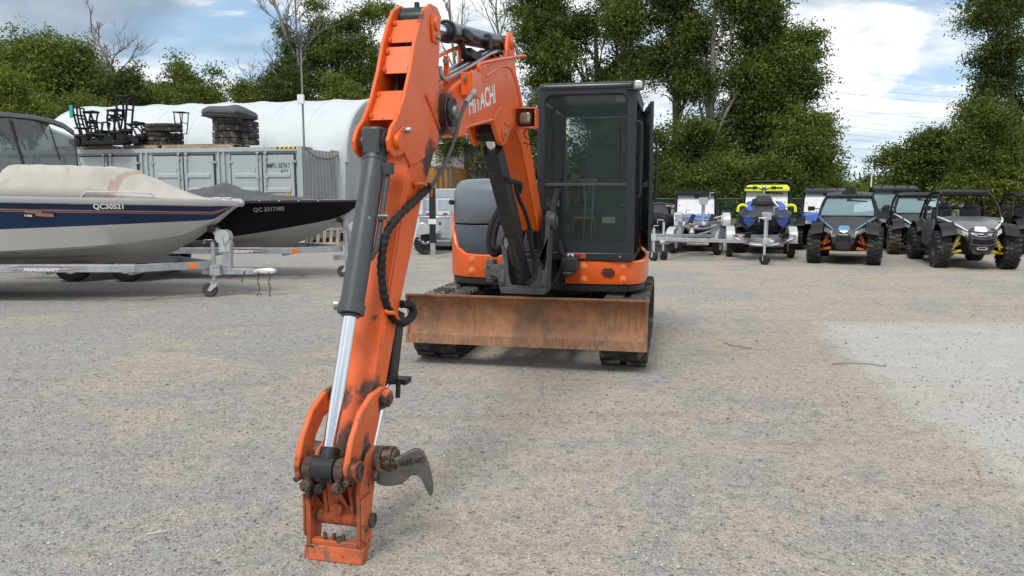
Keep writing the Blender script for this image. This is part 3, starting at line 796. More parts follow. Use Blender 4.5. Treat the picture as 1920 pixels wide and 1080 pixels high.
for sx in (-1, 1):
    m.prism([(.10, .66), (-.12, .66), (-.16, .74), (-.14, .85), (-.06, 1.0), (.0, 1.10), (.02, 1.20), (.04, 1.30), (.10, 1.34), (.17, 1.31), (.20, 1.24), (.17, 1.10), (.14, .90)], sx*.155, sx*.195, 'x')
m.box(-.19, .19, -.16, .12, .645, .70); m.box(-.17, .17, .06, .14, .68, .92)
m.cyl((.15, .10, 1.25), (.235, .10, 1.25), .072, n=24); m.cyl((-.15, .10, 1.25), (-.235, .10, 1.25), .072, n=24); m.cyl((.235, .10, 1.25), (.25, .10, 1.25), .045, n=20)
m.box(-.33, -.16, -.10, .02, .86, .885); m.box(-.33, -.16, -.10, .02, .755, .78)
m.cyl((0, .28, .60), (0, .28, .95), .09)
sb = m.build('swing_bracket', 'cast_grey', EX, 35, bevel=.012, seg=3); sb.matrix_local = BM
m = MB(); m.cyl((-.30, -.03, .73), (-.30, -.03, .925), .046, n=20); m.cyl((-.30, -.03, .785), (-.30, -.03, .85), .062, n=20); m.cyl((-.30, -.03, .8175), (-.50, .65, .8175), .045)
m.build('swing_cylinder', 'worn_steel', sb, bevel=.004)

# boom -------------------------------------------------------------------------
def part(m, name, material, parent=None, smooth=35, bevel=0.0, seg=2):
    o = m.build(name, material, parent or EX, smooth, bevel, seg)
    if parent is None:
        for q_ in MB.last: q_.matrix_local = BM
    return o
SZ = lambda L: [(-s, z) for s, z in L]
boomp = [(2.46, 1.90), (2.44, 1.96), (2.38, 2.0), (2.2, 2.07), (1.77, 2.22), (1.35, 2.35), (1.15, 2.40), (.98, 2.41), (.82, 2.37), (.66, 2.26), (.50, 2.09), (.25, 1.81), (-.08, 1.44), (-.19, 1.32), (-.19, 1.20),
         (-.13, 1.15), (-.03, 1.17), (.2, 1.42), (.45, 1.69), (.62, 1.86), (.78, 1.935), (1.06, 1.975), (1.5, 1.93), (2.0, 1.85), (2.16, 1.785), (2.34, 1.79), (2.43, 1.83)]
m = MB(); m.prism(SZ(boomp), -.082, .082, 'x')
inner = boomp
for sx in (-1, 1):
    m.prism(SZ([(s, z) for s, z in boomp]), sx*.082, sx*.094, 'x')
boom = part(m, 'boom', 'orange_arm', bevel=.006, seg=2)
# weld rim along the top of the side plate and the folded lower flange
m = MB()
for sx in (-1, 1):
    m.tube([(sx*.096, -s, z) for s, z in ((1.62, 2.20), (1.28, 2.31), (1.10, 2.345), (.97, 2.35), (.86, 2.31), (.72, 2.20), (.60, 2.07), (.38, 1.82))], .007, 6)
    m.tube([(sx*.096, -s, z) for s, z in ((2.12, 1.82), (2.0, 1.862), (1.5, 1.945), (1.1, 1.99), (.9, 1.985), (.78, 1.95))], .009, 6)
m.build('weld_seam', 'orange', boom)
m = MB()
for sx in (-1, 1):
    a, b_ = sx*.075, sx*.105
    m.prism(SZ([(.86, 2.0), (1.02, 2.06), (1.30, 2.05), (1.46, 1.97), (1.42, 1.90), (1.32, 1.83), (1.22, 1.80), (1.12, 1.83), (1.02, 1.90)]), a, b_, 'x')
    m.cyl((a, -1.22, 1.885), (sx*.118, -1.22, 1.885), .052, n=22)
    m.prism(SZ([(2.46, 1.90), (2.43, 1.99), (2.35, 2.02), (2.20, 2.01), (2.05, 1.95), (2.1, 1.80), (2.3, 1.775), (2.43, 1.81)]), sx*.094, sx*.112, 'x')
m.build('pin_bracket', 'orange_arm', boom, bevel=.005)
m = MB(); m.cyl((-.13, -1.22, 1.885), (.135, -1.22, 1.885), .022); m.cyl((.118, -1.16, 1.95), (.13, -1.16, 1.95), .014, n=6); m.build('pin', 'bolt', boom)
m = MB()
for sx in (-1, 1):
    m.prism(SZ([(1.12, 2.39), (1.02, 2.47), (.98, 2.56), (.93, 2.61), (.85, 2.61), (.80, 2.56), (.78, 2.45), (.72, 2.33)]), sx*.058, sx*.082, 'x'); m.cyl((sx*.058, -.89, 2.54), (sx*.098, -.89, 2.54), .045, n=22)
m.build('cylinder_bracket', 'orange', boom, bevel=.005)
m = MB(); m.cyl((-.105, -.89, 2.54), (.108, -.89, 2.54), .022); m.tube([(.10, -.89, 2.54), (.115, -.86, 2.50), (.115, -.82, 2.44)], .01); m.build('pin', 'bolt', boom)
m = MB()
m.tube(smoothpts([bf(900, 164, .118), bf(903, 160, .12), bf(899, 140, .125), bf(897, 124, .125), bf(903, 119, .125), bf(935, 112, .125), bf(977, 105, .125), bf(985, 106, .125)], 4), .011)
m.build('guard_rail', 'orange', boom)
m = MB(); m.tube(smoothpts([(-.02, -2.35, 2.11), (-.02, -2.32, 2.17), (-.02, -2.2, 2.22), (-.02, -1.84, 2.335), (-.02, -1.80, 2.33), (-.02, -1.78, 2.26)], 4), .011); m.build('guard_rail', 'orange', boom)
# bulkhead bracket with the hose connector
m = MB(); m.box(.10, .17, -2.16, -2.14, 2.02, 2.14); m.prism([(-2.16, 2.01), (-1.98, 2.02), (-1.93, 2.08), (-1.98, 2.16), (-2.16, 2.15)], .155, .165, 'x'); m.box(.09, .165, -2.16, -1.98, 2.015, 2.025)
m.box(.02, .05, -2.22, -2.20, 2.06, 2.22)
bk = m.build('hose_bracket', 'orange', boom, bevel=.003)
m = MB(); m.cyl((.125, -2.17, 2.11), (.125, -2.18, 2.11), .013, n=6); m.cyl((.035, -2.22, 2.19), (.035, -2.235, 2.19), .015, n=6); m.build('bolt', 'bolt', bk)
# steel pipes on top of the boom
m = MB()
for dx, dz in ((-.035, 0), (.01, .0), (.05, -.005)):
    m.tube(smoothpts([(dx+.02, -2.42, 2.13), (dx+.02, -2.40, 2.085), (dx+.02, -2.34, 2.075), (dx, -2.2, 2.115+dz), (dx, -1.8, 2.24+dz), (dx, -1.4, 2.375+dz), (dx, -1.2, 2.43+dz)], 4), .013)
m.build('steel_pipe', 'steel_fit', boom)
m = MB()
for dx in (-.04, .0, .04): m.tube(smoothpts([(dx, -1.25, 2.42), (dx, -1.0, 2.45), (dx, -.7, 2.36), (dx+.01, -.4, 2.05), (dx, -.1, 1.62), (dx+.02, .15, 1.3), (dx+.02, .35, 1.0)], 5), .014)
m.build('hydraulic_hose', 'hose_smooth', boom)

# arm ------------------------------------------------------------------------
cheek = [(2.46, 2.30), (2.44, 2.37), (2.50, 2.405), (2.60, 2.40), (2.69, 2.355), (2.76, 2.27), (2.82, 2.18), (2.885, 2.04), (2.97, 1.90), (3.06, 1.80), (3.125, 1.755), (3.16, 1.70), (3.15, 1.655), (3.10, 1.63), (3.03, 1.64), (2.98, 1.66),
         (2.90, 1.60), (2.80, 1.62), (2.52, 1.70), (2.49, 1.85), (2.49, 2.1)]
m = MB()
for sx in (-1, 1): m.prism(SZ(cheek), sx*.070, sx*.088, 'x')
box = [(2.86, 1.75), (2.90, 1.60), (2.99, 1.41), (3.11, 1.15), (3.27, .83), (3.345, .66), (3.40, .56), (3.47, .46), (3.50, .40), (3.48, .345), (3.43, .33), (3.38, .36), (3.34, .42), (3.27, .53), (3.17, .71), (3.02, .985), (2.87, 1.21), (2.72, 1.45), (2.60, 1.60), (2.50, 1.72), (2.30, 1.82), (2.29, 1.93), (2.34, 1.99), (2.42, 2.0), (2.50, 2.0), (2.62, 1.92)]
m.prism(SZ(box), -.072, .072, 'x')
m.cyl((-.075, -2.38, 1.90), (.075, -2.38, 1.90), .105, n=28)
arm = part(m, 'arm', 'orange_arm', bevel=.005)
# cross plates recessed between the cheeks
def fs(z):
    T = [(1.63, 3.10), (1.755, 3.10), (1.80, 3.04), (1.90, 2.95), (2.04, 2.865), (2.18, 2.80), (2.27, 2.74), (2.355, 2.67)]
    for (a, b_), (c_, d_) in zip(T, T[1:]):
        if z <= c_: return b_+(d_-b_)*(z-a)/(c_-a)
    return T[-1][1]
m = MB()
for z0, z1 in ((2.185, 2.31), (2.03, 2.165), (1.80, 1.945)):
    s0, s1 = fs(z0)-.028, fs(z1)-.028
    m.prism([(-s0, z0), (-s1, z1), (-s1+.014, z1), (-s0+.014, z0)], -.072, .072, 'x')
m.build('cross_plate', 'orange_arm', arm, bevel=.003)
m = MB()
for z in (2.29, 2.20, 2.14, 2.05, 1.925, 1.82):
    for sx in (-1, 1): m.box(sx*.062-.008, sx*.062+.008, -fs(z)+.012, -fs(z)+.028, z-.01, z+.01)
m.build('weld_tab', 'orange_arm', arm, bevel=.003)
m = MB(); m.box(-.068, .068, -2.60, -2.585, 1.72, 2.28); m.build('inner_plate', 'black', arm)
m = MB()
for dx in (-.035, .04): m.tube([(dx, -2.78, 1.70), (dx, -2.78, 1.9), (dx, -2.74, 2.06), (dx, -2.62, 2.2)], .015)
m.build('hydraulic_hose', 'hose_smooth', arm)
# raised side detail: slot and seam lines
m = MB()
m.tube([(.089, -2.70, 1.95), (.090, -2.60, 1.88), (.089, -2.50, 1.805)], .010, 6); m.tube([(.086, -2.72, 1.945), (.078, -2.84, 1.70), (.074, -2.93, 1.50), (.074, -3.11, 1.12), (.074, -3.26, .82)], .006, 6)
m.build('weld_seam', 'orange_arm', arm)
# pins
m = MB(); m.cyl((.088, -2.56, 2.30), (.096, -2.56, 2.30), .058, n=24); m.prism([(-2.62, 2.30), (-2.56, 2.36), (-2.50, 2.30), (-2.52, 2.22), (-2.60, 2.22)], .088, .100, 'x'); m.cyl((.094, -2.56, 2.31), (.112, -2.56, 2.31), .034, n=20)
m.prism([(-3.08, 1.74), (-3.0, 1.775), (-2.975, 1.745), (-3.03, 1.68), (-3.09, 1.665)], .088, .098, 'x'); m.cyl((.088, -3.08, 1.70), (.112, -3.08, 1.70), .036, n=20)
m.build('pin_plate', 'orange_arm', arm, bevel=.003)
m = MB(); m.cyl((.10, -2.555, 2.245), (.118, -2.555, 2.245), .012, n=6); m.cyl((.096, -2.985, 1.755), (.122, -2.985, 1.755), .014, n=6); m.cyl((-.125, -2.38, 1.90), (.150, -2.38, 1.90), .036, n=20)
m.cyl((-.10, -2.56, 2.31), (.08, -2.56, 2.31), .028); m.cyl((-.10, -3.08, 1.70), (.10, -3.08, 1.70), .026); m.build('pin', 'bolt', arm)
m = MB(); m.cyl((.112, -2.38, 1.90), (.132, -2.38, 1.90), .075, n=24); m.build('pivot_cover', 'guard_black', arm, bevel=.006)
m = MB(); m.cyl((-.068, -2.56, 2.32), (.068, -2.56, 2.32), .075, n=24); m.cyl((0, -2.56, 2.37), (0, -2.56, 2.42), .014); m.build('rod_eye', 'cyl_dark', arm, bevel=.004)

def ram(name, a, b_, rb, rr_, frac, matb, caps=True):
    """barrel from a towards b (frac of the way), chrome rod on to b"""
    a = Vector(a); b_ = Vector(b_); e = a.lerp(b_, frac); d = (b_-a).normalized()
    m = MB(); m.cyl(a+d*.04, e, rb, n=28); m.cyl(e-d*.045, e, rb*1.13, n=28); m.cyl(a+d*.04, a+d*.10, rb*1.06, n=28)
    m.cyl(a-Vector((rb*.85, 0, 0)), a+Vector((rb*.85, 0, 0)), rb*.95, n=20); m.cyl(e, e+d*.012, rr_*1.35, n=20)
    o = part(m, name, matb, bevel=.003)
    m = MB(); m.cyl(e-d*.02, b_-d*.02, rr_, n=24); m.build('piston_rod', 'chrome', o)
    return o, e, d
bc, e, d = ram('bucket_cylinder', (0, -3.08, 1.70), (0, -3.64, .405), .050, .028, .56, 'cyl_grey')
m = MB(); m.box(-.04, .04, -3.16, -3.04, 1.64, 1.76); m.cyl((-.048, -3.08, 1.70), (.048, -3.08, 1.70), .05, n=20); m.build('cylinder_eye', 'cyl_grey', bc, bevel=.01)
m = MB(); p = Vector((.062, -3.115, 1.57)); m.box(.04, .085, -3.145, -3.10, 1.555, 1.605); m.tube(smoothpts([p, p+d*.06, p+d*.34, p+d*.38+Vector((-.01, 0, 0)), p+d*.41+Vector((-.02, 0, 0))], 4), .013)
m.box(.045, .085, -3.23, -3.20, 1.36, 1.375); m.build('cylinder_pipe', 'dark_grey', bc, bevel=.003)
m = MB(); m.cyl((.05, -3.205, 1.375), (.095, -3.205, 1.375), .008); m.cyl((.03, -3.24, 1.368), (.03, -3.265, 1.368), .009); m.cyl((-.075, -3.385, 1.01), (-.05, -3.38, 1.01), .022); m.build('bolt', 'bolt', bc)
ac, e, d = ram('arm_cylinder', (0, -.89, 2.54), (0, -2.56, 2.31), .056, .032, .73, 'cyl_dark')
m = MB(); a = Vector((.05, -1.0, 2.50)); m.tube([a+Vector((0, 0, -.01)), a+Vector((.012, -.10, .012)), Vector((.06, -1.65, 2.42)), Vector((.055, -1.78, 2.41))], .013); m.box(.03, .075, -1.46, -1.38, 2.40, 2.49)
m.box(.02, .07, -1.95, -1.80, 2.37, 2.42); m.tube([(.03, -1.93, 2.35), (.03, -1.85, 2.30), (.03, -1.7, 2.31), (.02, -1.5, 2.36)], .018); m.box(-.03, .05, -1.78, -1.55, 2.29, 2.345); m.build('cylinder_pipe', 'black', ac, bevel=.004)
# boom cylinder with its stone guard
Tp, Bp = Vector((0, -1.22, 1.885)), Vector((0, -.08, .76))
bcy, e, d = ram('boom_cylinder', Bp, Tp, .060, .032, .82, 'cyl_dark')
m = MB(); hx = [(-.075, .0), (-.05, -.062), (.05, -.062), (.075, 0), (.068, .05), (-.068, .05)]
Mx, L = m.frame(Tp+(Bp-Tp)*.10, Tp+(Bp-Tp)*.60); 
xax = Vector((1, 0, 0)); zax = (Bp-Tp).normalized(); yax = zax.cross(xax)
G = lambda k: Tp+(Bp-Tp)*k
fr_ = yax if yax.y < 0 else -yax
rg = lambda k, w_=1.0: [tuple(G(k)+xax*(x*w_)-fr_*(y*w_)) for x, y in hx]
m.loft([rg(.09), rg(.62), rg(.63, .93)]); m.build('rod_guard', 'guard_black', bcy, bevel=.003)
m = MB(); m.box(-.05, .05, -1.27, -1.17, 1.83, 1.94); m.cyl((-.055, -1.22, 1.885), (.055, -1.22, 1.885), .055, n=20); m.build('cylinder_eye', 'black', bcy, bevel=.008)
# hoses about the boom foot
m = MB()
def hp_(*P, r=.017): m.tube(smoothpts([bf(*p) for p in P], 5), r)
hp_((966, 345, .07), (972, 370, .075), (985, 400, .09), (993, 428, .10), (996, 450, .10)); hp_((951, 338, .075), (975, 345, .085), (974, 360, .085), r=.02)
hp_((993, 440, .10), (998, 470, .11), (1003, 495, .12), (1002, 520, .12), (990, 530, .1), r=.02)
m.cyl(bf(974, 350, .085)+Vector((0, .02, 0)), bf(974, 350, .085)-Vector((0, .03, 0)), .026); m.cyl(bf(993, 430, .1), bf(994, 448, .1), .028)
m.build('hydraulic_hose', 'hose', bcy)
m = MB()
def lp(P, r): m.tube(smoothpts([Vector(p) for p in P], 6), r)
# loops of black hose left of the cylinder (excavator frame)
lp([(-.10, -.70, 1.62), (-.18, -.92, 1.50), (-.27, -1.02, 1.36), (-.34, -1.05, 1.20), (-.365, -1.05, 1.06), (-.35, -1.05, .985), (-.31, -1.05, .955), (-.26, -1.05, 1.0), (-.21, -1.05, 1.10), (-.14, -1.02, 1.20)], .030)
lp([(-.05, -.66, 1.64), (-.13, -.90, 1.52), (-.215, -1.02, 1.38), (-.285, -1.07, 1.22), (-.315, -1.08, 1.10), (-.31, -1.10, 1.03), (-.27, -1.10, 1.01), (-.21, -1.10, 1.06), (-.12, -1.04, 1.18)], .026)
lp([(-.13, -1.08, 1.18), (-.13, -1.20, 1.08), (-.12, -1.26, .94), (-.07, -1.28, .86), (.0, -1.25, .84)], .022); lp([(-.04, -1.1, 1.16), (-.05, -1.24, 1.0), (-.02, -1.28, .86), (.03, -1.24, .80)], .016)
lp([(.10, -.9, 1.05), (.13, -1.1, 1.02), (.16, -1.16, .9), (.13, -1.2, .8)], .02); lp([(.24, -.85, .98), (.30, -.90, .90), (.29, -.92, .78), (.24, -.9, .70)], .026); lp([(.22, -.80, 1.06), (.27, -.86, .92), (.25, -.9, .80), (.20, -.95, .70)], .022)
lp([(.20, -.55, 1.60), (.19, -.72, 1.50), (.185, -.86, 1.40), (.18, -.95, 1.30), (.14, -.95, 1.2)], .03)
m.build('hydraulic_hose', 'hose', EX)
m = MB(); m.box(.26, .40, -.93, -.72, .80, .92); m.box(.27, .36, -.96, -.90, .76, .80); m.build('hose_cover', 'black_plastic', EX, bevel=.01)
# arm hose: rubber line from the bulkhead, then the sleeved braided hose clipped to the arm
m = MB(); c1 = [bf(887, 178, .175), bf(872, 196, .175), bf(862, 222, .165), bf(852, 262, .15), bf(835, 305, .13), bf(815, 340, .115), bf(800, 356, .10)]
m.tube(smoothpts(c1, 6), .0105); hs = part(m, 'arm_hose', 'hose_smooth')
m = MB(); a, b_ = bf(889, 171, .175), bf(873, 192, .175); m.cyl(a, a.lerp(b_, .35), .0165, n=8); m.cyl(a.lerp(b_, .35), a.lerp(b_, .6), .0145); m.cyl(a.lerp(b_, .6), b_, .0135); m.build('hose_fitting', 'bolt', hs, bevel=.002)
m = MB(); c2 = smoothpts([bf(803, 352, .100), bf(785, 370, .098), bf(765, 388, .098), bf(742, 411, .098), bf(726, 435, .088), bf(718, 465, .078), bf(715, 500, .070), bf(717, 535, .070), bf(724, 570, .078), bf(737, 594, .088), bf(752, 605, .10), bf(768, 598, .11), bf(775, 585, .11), bf(770, 573, .10), bf(752, 570, .08)], 12)
m.tube(c2, .020, 10, rs=[.0180+.0022*math.sin(i*1.25)+.0012*math.sin(i*3.1)+.001*math.sin(i*.37) for i in range(len(c2))]); sl = m.build('hose_sleeve', 'hose', hs, 60)
m = MB(); a = bf(800, 355, .10)
for k in range(26):
    an = random.uniform(0, 6.28); m.bar(a+Vector((0, .0, .01)), a+Vector((.02*math.cos(an)+.012, random.uniform(-.03, .02), .028*math.sin(an)+.005)), .003)
m.build('frayed_end', 'black', hs, 0)
m = MB()
m.tube(smoothpts([bf(778, 352, .078), bf(780, 344, .09), bf(795, 346, .10), bf(808, 356, .10), bf(808, 366, .08)], 4), .0085); m.tube(smoothpts([bf(722, 582, .07), bf(727, 586, .10), bf(740, 588, .115), bf(747, 600, .10)], 4), .0085)
m.build('hose_clip', 'orange_arm', arm)
# boom work light in its orange guard
m = MB(); c = bf(988, 222, .17); 
for k in (-1, 1): m.box(c.x-.075, c.x+.075, c.y-.05, c.y+.03, c.z+k*.068-.004, c.z+k*.068+.004)
m.box(c.x+.068, c.x+.076, c.y-.06, c.y+.05, c.z-.072, c.z+.072); m.box(.09, c.x-.05, c.y-.01, c.y+.0, c.z-.06, c.z+.06); m.box(c.x-.07, c.x+.076, c.y+.03, c.y+.037, c.z-.07, c.z+.07)
lg = m.build('light_guard', 'orange', boom, bevel=.004)
work_light((c.x-.005, c.y+.0, c.z), (.055, .053), lg, 'lens_brown', 'black', R(-4)); 
m = MB(); m.tube(smoothpts([(c.x, c.y, c.z-.07), (c.x-.02, c.y-.02, c.z-.12), (c.x+.03, c.y-.02, c.z-.16), (c.x+.04, c.y, c.z-.19), (c.x-.03, c.y+.02, c.z-.175)], 5), .004); m.build('cable', 'black', lg)
# maker's lettering on the boom
ha, hb = bf(879, 216, .0955), bf(933, 190, .0955)
lettering('HITACHI', .165, basis(ha, hb-ha, (0, 0, 1)), 'white', boom, bold=.018, xs=(hb-ha).length/.165/4.25)

# link, coupler and thumb --------------------------------------------------------
for sx in (-1, 1):
    m = MB(); a, b_ = sx*.092, sx*.116
    m.prism(SZ([(3.28, .60), (3.285, .645), (3.33, .66), (3.45, .655), (3.56, .61), (3.645, .52), (3.69, .43), (3.685, .37), (3.64, .345), (3.595, .365), (3.585, .42), (3.54, .50), (3.47, .555), (3.38, .565), (3.31, .56)]), a, b_, 'x')
    m.cyl((sx*.09, -3.33, .61), (sx*.142, -3.33, .61), .038, n=22); m.cyl((sx*.095, -3.64, .40), (sx*(.142 if sx > 0 else .118), -3.64, .40), .044, n=22)
    lk = part(m, 'link', 'orange_link', bevel=.006)
    m = MB(); m.cyl((sx*.142, -3.33, .61), (sx*.147, -3.33, .61), .024, n=20); m.cyl((sx*(.142 if sx > 0 else .118), -3.64, .40), (sx*(.147 if sx > 0 else .122), -3.64, .40), .028, n=20)
    m.cyl((sx*.125, -3.36, .60), (sx*.125, -3.38, .60), .013, n=10); m.cyl((sx*.104, -3.672, .372), (sx*.104, -3.695, .366), .013, n=10); m.build('pin', 'rusty_pin', lk, bevel=.002)
m = MB()
for x0, x1, r in ((-.090, -.044, .046), (.044, .090, .046)):
    m.cyl((x0, -3.64, .40), (x1, -3.64, .40), r, n=20); m.cyl(((x0+x1)/2, -3.655, .34), ((x0+x1)/2, -3.70, .345), .024, n=14); m.box(x0+.006, x1-.006, -3.68, -3.60, .345, .44)
part(m, 'link_boss', 'rusty_pin', bevel=.008)
m = MB(); m.cyl((-.043, -3.64, .40), (.043, -3.64, .40), .052, n=24); m.cyl((0, -3.60, .47), (0, -3.64, .40), .04, n=20); m.cyl((0, -3.68, .345), (0, -3.715, .345), .019, n=18); m.cyl((0, -3.715, .345), (0, -3.717, .345), .009, n=12); part(m, 'rod_end', 'cyl_dark', bevel=.006)
m = MB()
m.cyl((-.165, -3.44, .385), (-.10, -3.44, .385), .050, n=24); m.cyl((-.08, -3.44, .385), (.08, -3.44, .385), .060, n=24)
part(m, 'lower_pivot', 'rusty_pin', bevel=.006)
CPm = MB()
for sx in (-1, 1):
    a, b_ = sx*.100, sx*.122
    CPm.prism(SZ([(3.58, .33), (3.60, .30), (3.60, .06), (3.58, .015), (3.54, .015), (3.51, .06), (3.49, .20), (3.44, .34), (3.40, .40), (3.44, .44), (3.50, .42)]), a, b_, 'x')
    CPm.prism(SZ([(3.605, .27), (3.605, .10), (3.57, .07), (3.52, .08), (3.52, .27)]), sx*.122, sx*.132, 'x')
    # curved inner rib
    CPm.prism(SZ([(3.66, .36), (3.675, .40), (3.64, .43), (3.60, .40), (3.57, .30), (3.55, .20), (3.545, .13), (3.49, .13), (3.49, .25), (3.52, .38)]), sx*.048, sx*.068, 'x')
CPm.cyl((-.100, -3.52, .155), (.100, -3.52, .155), .036, n=22)
CPm.prism(SZ([(3.55, .36), (3.565, .355), (3.535, .12), (3.50, .12)]), -.05, .05, 'x')
CPm.prism(SZ([(3.615, .0), (3.60, .060), (3.57, .064), (3.555, .0)]), -.128, .128, 'x'); CPm.box(-.10, .10, -3.598, -3.565, .058, .082)
CPm.cyl((0, -3.545, .20), (0, -3.575, .205), .026, n=16)
cp = part(CPm, 'coupler', 'orange_coupler', bevel=.005)
m = MB()
for x in (-.045, -.005, .035): m.cyl((x, -3.585, .075), (x, -3.585, .108), .009, n=8)
for sx in (-1, 1): m.cyl((sx*.122, -3.53, .155), (sx*.146, -3.53, .155), .030, n=18)
m.cyl((.128, -3.58, .14), (.138, -3.58, .14), .012); m.cyl((.02, -3.585, .075), (.02, -3.585, .095), .016, n=6); m.build('bolt', 'rusty_pin', cp, bevel=.002)
# thumb: boss on the pivot and a flat hooked tine swung out to the side
m = MB(); m.cyl((.115, -3.44, .385), (.155, -3.44, .385), .050, n=26); m.cyl((.16, -3.44, .385), (.200, -3.44, .385), .054, n=26); m.cyl((.200, -3.44, .385), (.212, -3.44, .385), .044, n=24)
m.cyl((.192, -3.495, .39), (.192, -3.505, .39), .010, n=10); m.cyl((.14, -3.50, .33), (.155, -3.50, .33), .02)
th = part(m, 'thumb', 'rusty_pin', bevel=.006)
px_ = [(706, 862), (722, 858), (735, 857), (747, 856), (760, 849), (776, 841), (786, 840), (795, 846), (803, 862), (809, 885), (812, 903), (811, 918), (807, 922), (803, 918), (797, 905), (790, 892), (784, 886), (772, 886), (765, 893), (755, 902), (740, 905), (722, 906), (708, 902)]
m = MB(); m.prism([((a-722)*.00222, (897-b_)*.00242-(a-722)*.00010) for a, b_ in px_], -.014, .014, 'y')
Mt = Matrix.Translation((.168, -3.47, .305)) @ Matrix.Rotation(R(16), 4, 'Z'); m.xf(Mt); tn = m.build('tine', 'worn_steel', th, bevel=.004)
m = MB(); m.cyl((.045, -.0145, .062), (.045, -.0165, .062), .011); m.xf(Mt); m.build('tine_hole', 'black', th)
lettering('VIKING WEST', .034, Mt @ basis((.064, -.0145, .063), (1, 0, .16), (0, 0, 1)), 'rusty_pin', tn, bold=.03, ext=.0025, xs=.52)
tc = [Vector((.03, -2.99, .93)), Vector((.03, -3.10, .62)), Vector((.06, -3.36, .36))]
m = MB(); m.bar(tc[0], tc[1], .075, .085, up=(0, 1, 0)); m.cyl(tc[0].lerp(tc[1], .9), tc[1]+(tc[1]-tc[0])*.06, .02); o = part(m, 'thumb_cylinder', 'guard_black', bevel=.01)
m = MB(); m.cyl(tc[1], tc[2], .014, n=16); m.build('piston_rod', 'chrome', o)
m = MB(); m.box(.02, .11, -3.07, -3.0, .60, .625); m.cyl((.085, -3.10, .62), (.085, -3.11, .55), .011); m.build('grease_fitting', 'black', o)
# ------------------------------------------------------------------ yard palette
mat('container_grey', (.38, .42, .425), .5, var=.05, vs=1.2, streak=((.25, .24, .22), .25), spots=((.22, .15, .11), 14, .74))
mat('container_side', (.33, .35, .355), .55, var=.07, vs=1.2, streak=((.22, .2, .18), .3))
mat('gasket', (.035, .037, .04), .6)
mat('galvanised', (.40, .43, .45), .42, metal=.45, var=.18, vs=8, spots=((.28, .29, .30), 20, .6))
mat('galvanised_bright', (.60, .62, .64), .30, metal=.6, var=.08, vs=6)
mat('fabric_white', (.54, .575, .60), .55, var=.05, vs=1.5, bump=.35, bs=3.2)
mat('fabric_end', (.42, .44, .46), .6, var=.12, vs=2.5, bump=.7, bs=7)
mat('wood', (.36, .27, .18), .8, var=.25, vs=5)
mat('wood_old', (.28, .22, .17), .85, var=.3, vs=5)
mat('osb_grey', (.10, .105, .10), .85, var=.35, vs=14)
mat('container_orange', (.34, .15, .03), .6, var=.15, vs=4)
mat('van_white', (.66, .68, .70), .4, var=.05)
mat('alu', (.50, .53, .56), .3, metal=.6, var=.1, vs=3)
mat('window_pale', (.36, .44, .50), .15, metal=.0, var=.25, vs=4)
mat('marker_red', (.35, .02, .02), .35)
mat('marker_amber', (.75, .16, .01), .35)
mat('hull_white', (.32, .31, .29), .35, var=.08, vs=1.2, coat=.2, spots=((.22, .20, .15), 2.4, .62))
mat('hull_cream', (.45, .44, .42), .3, var=.05, vs=1.5, coat=.4)
mat('hull_navy', (.006, .026, .075), .28, var=.1, coat=.15, spec=.3)
mat('hull_stripe', (.36, .17, .13), .35)
mat('hull_black', (.004, .004, .005), .35, var=.1, spec=.15)
mat('rub_rail', (.38, .375, .36), .4, var=.08, metal=.2)
mat('canvas_beige', (.43, .405, .36), .88, var=.07, vs=2.2, bump=.6, bs=5, spots=((.38, .355, .31), 3.2, .60))
mat('canvas_patch', (.36, .27, .22), .85, var=.06)
mat('canvas_grey', (.075, .078, .083), .8, var=.15, vs=3, bump=.4, bs=8)
mat('vinyl_frame', (.02, .021, .024), .6)
glass('vinyl_clear', (.16, .18, .19), .62, .16, base=.45)
mat('pwc_fender', (.55, .57, .60), .35, metal=.2, var=.05)
mat('utv_black', (.009, .009, .010), .5, var=.2, spec=.35)
mat('utv_grey', (.034, .036, .040), .5, var=.15)
mat('utv_blue', (.10, .24, .38), .3, var=.05, coat=.5)
mat('deep_blue', (.02, .09, .42), .35, var=.12, coat=.4)
mat('utv_silver', (.17, .18, .19), .3, metal=.3, var=.08, coat=.4)
mat('utv_white', (.7, .72, .74), .35)
mat('arm_orange', (.80, .17, .015), .4)
mat('arm_yellow', (.80, .58, .02), .4)
mat('neon_yellow', (.66, .74, .03), .4, var=.04)
mat('film', (.55, .56, .56), .35, var=.10, vs=5)
glass('shield', (.27, .37, .40), .52, .06, base=.45)  # reflected sky is put into the pale teal colour and low transparency
mat('fence_green', (.03, .075, .06), .6)
mat('fence_grey', (.20, .22, .22), .5, metal=.4)
mat('concrete', (.36, .355, .34), .85, var=.1, bump=.2)
mat('caution', (.70, .48, .03), .5)
mat('pole_grey', (.22, .23, .25), .45, metal=.5)
mat('teal', (.02, .35, .30), .5)
mat('roof_white', (.72, .74, .76), .5)

# ------------------------------------------------------------------ shipping container with side doors
CO = Vector((-6.1, 22.0, 0)); RZ12 = R(-12)
ct = empty('shipping_container', CO, RZ12)
tag(ct, 'long pale grey shipping container with pairs of side doors behind the boats', 'container')
CL, CHT = 10.9, 2.90
m = MB(); m.box(-CL+.02, -.12, .06, 2.30, .14, CHT-.04); m.build('body', 'container_grey', ct)
m = MB()
m.box(-CL, 0, -.0, .12, 0.02, .20); m.box(-CL, 0, 0, .12, CHT-.13, CHT); m.box(-CL, 0, 2.32, 2.44, CHT-.10, CHT); m.box(-CL, 0, 2.32, 2.44, 0.02, .18)
for x in (-.16, -CL): m.box(x, x+.16, -.004, .16, 0.0, CHT+.01); m.box(x, x+.16, 2.28, 2.444, 0.0, CHT+.01)
m.build('frame', 'container_grey', ct, bevel=.008)
m = MB()
n = 12; zz = [(.16 + .9*0)]
xs = []; y = .16; pts = []
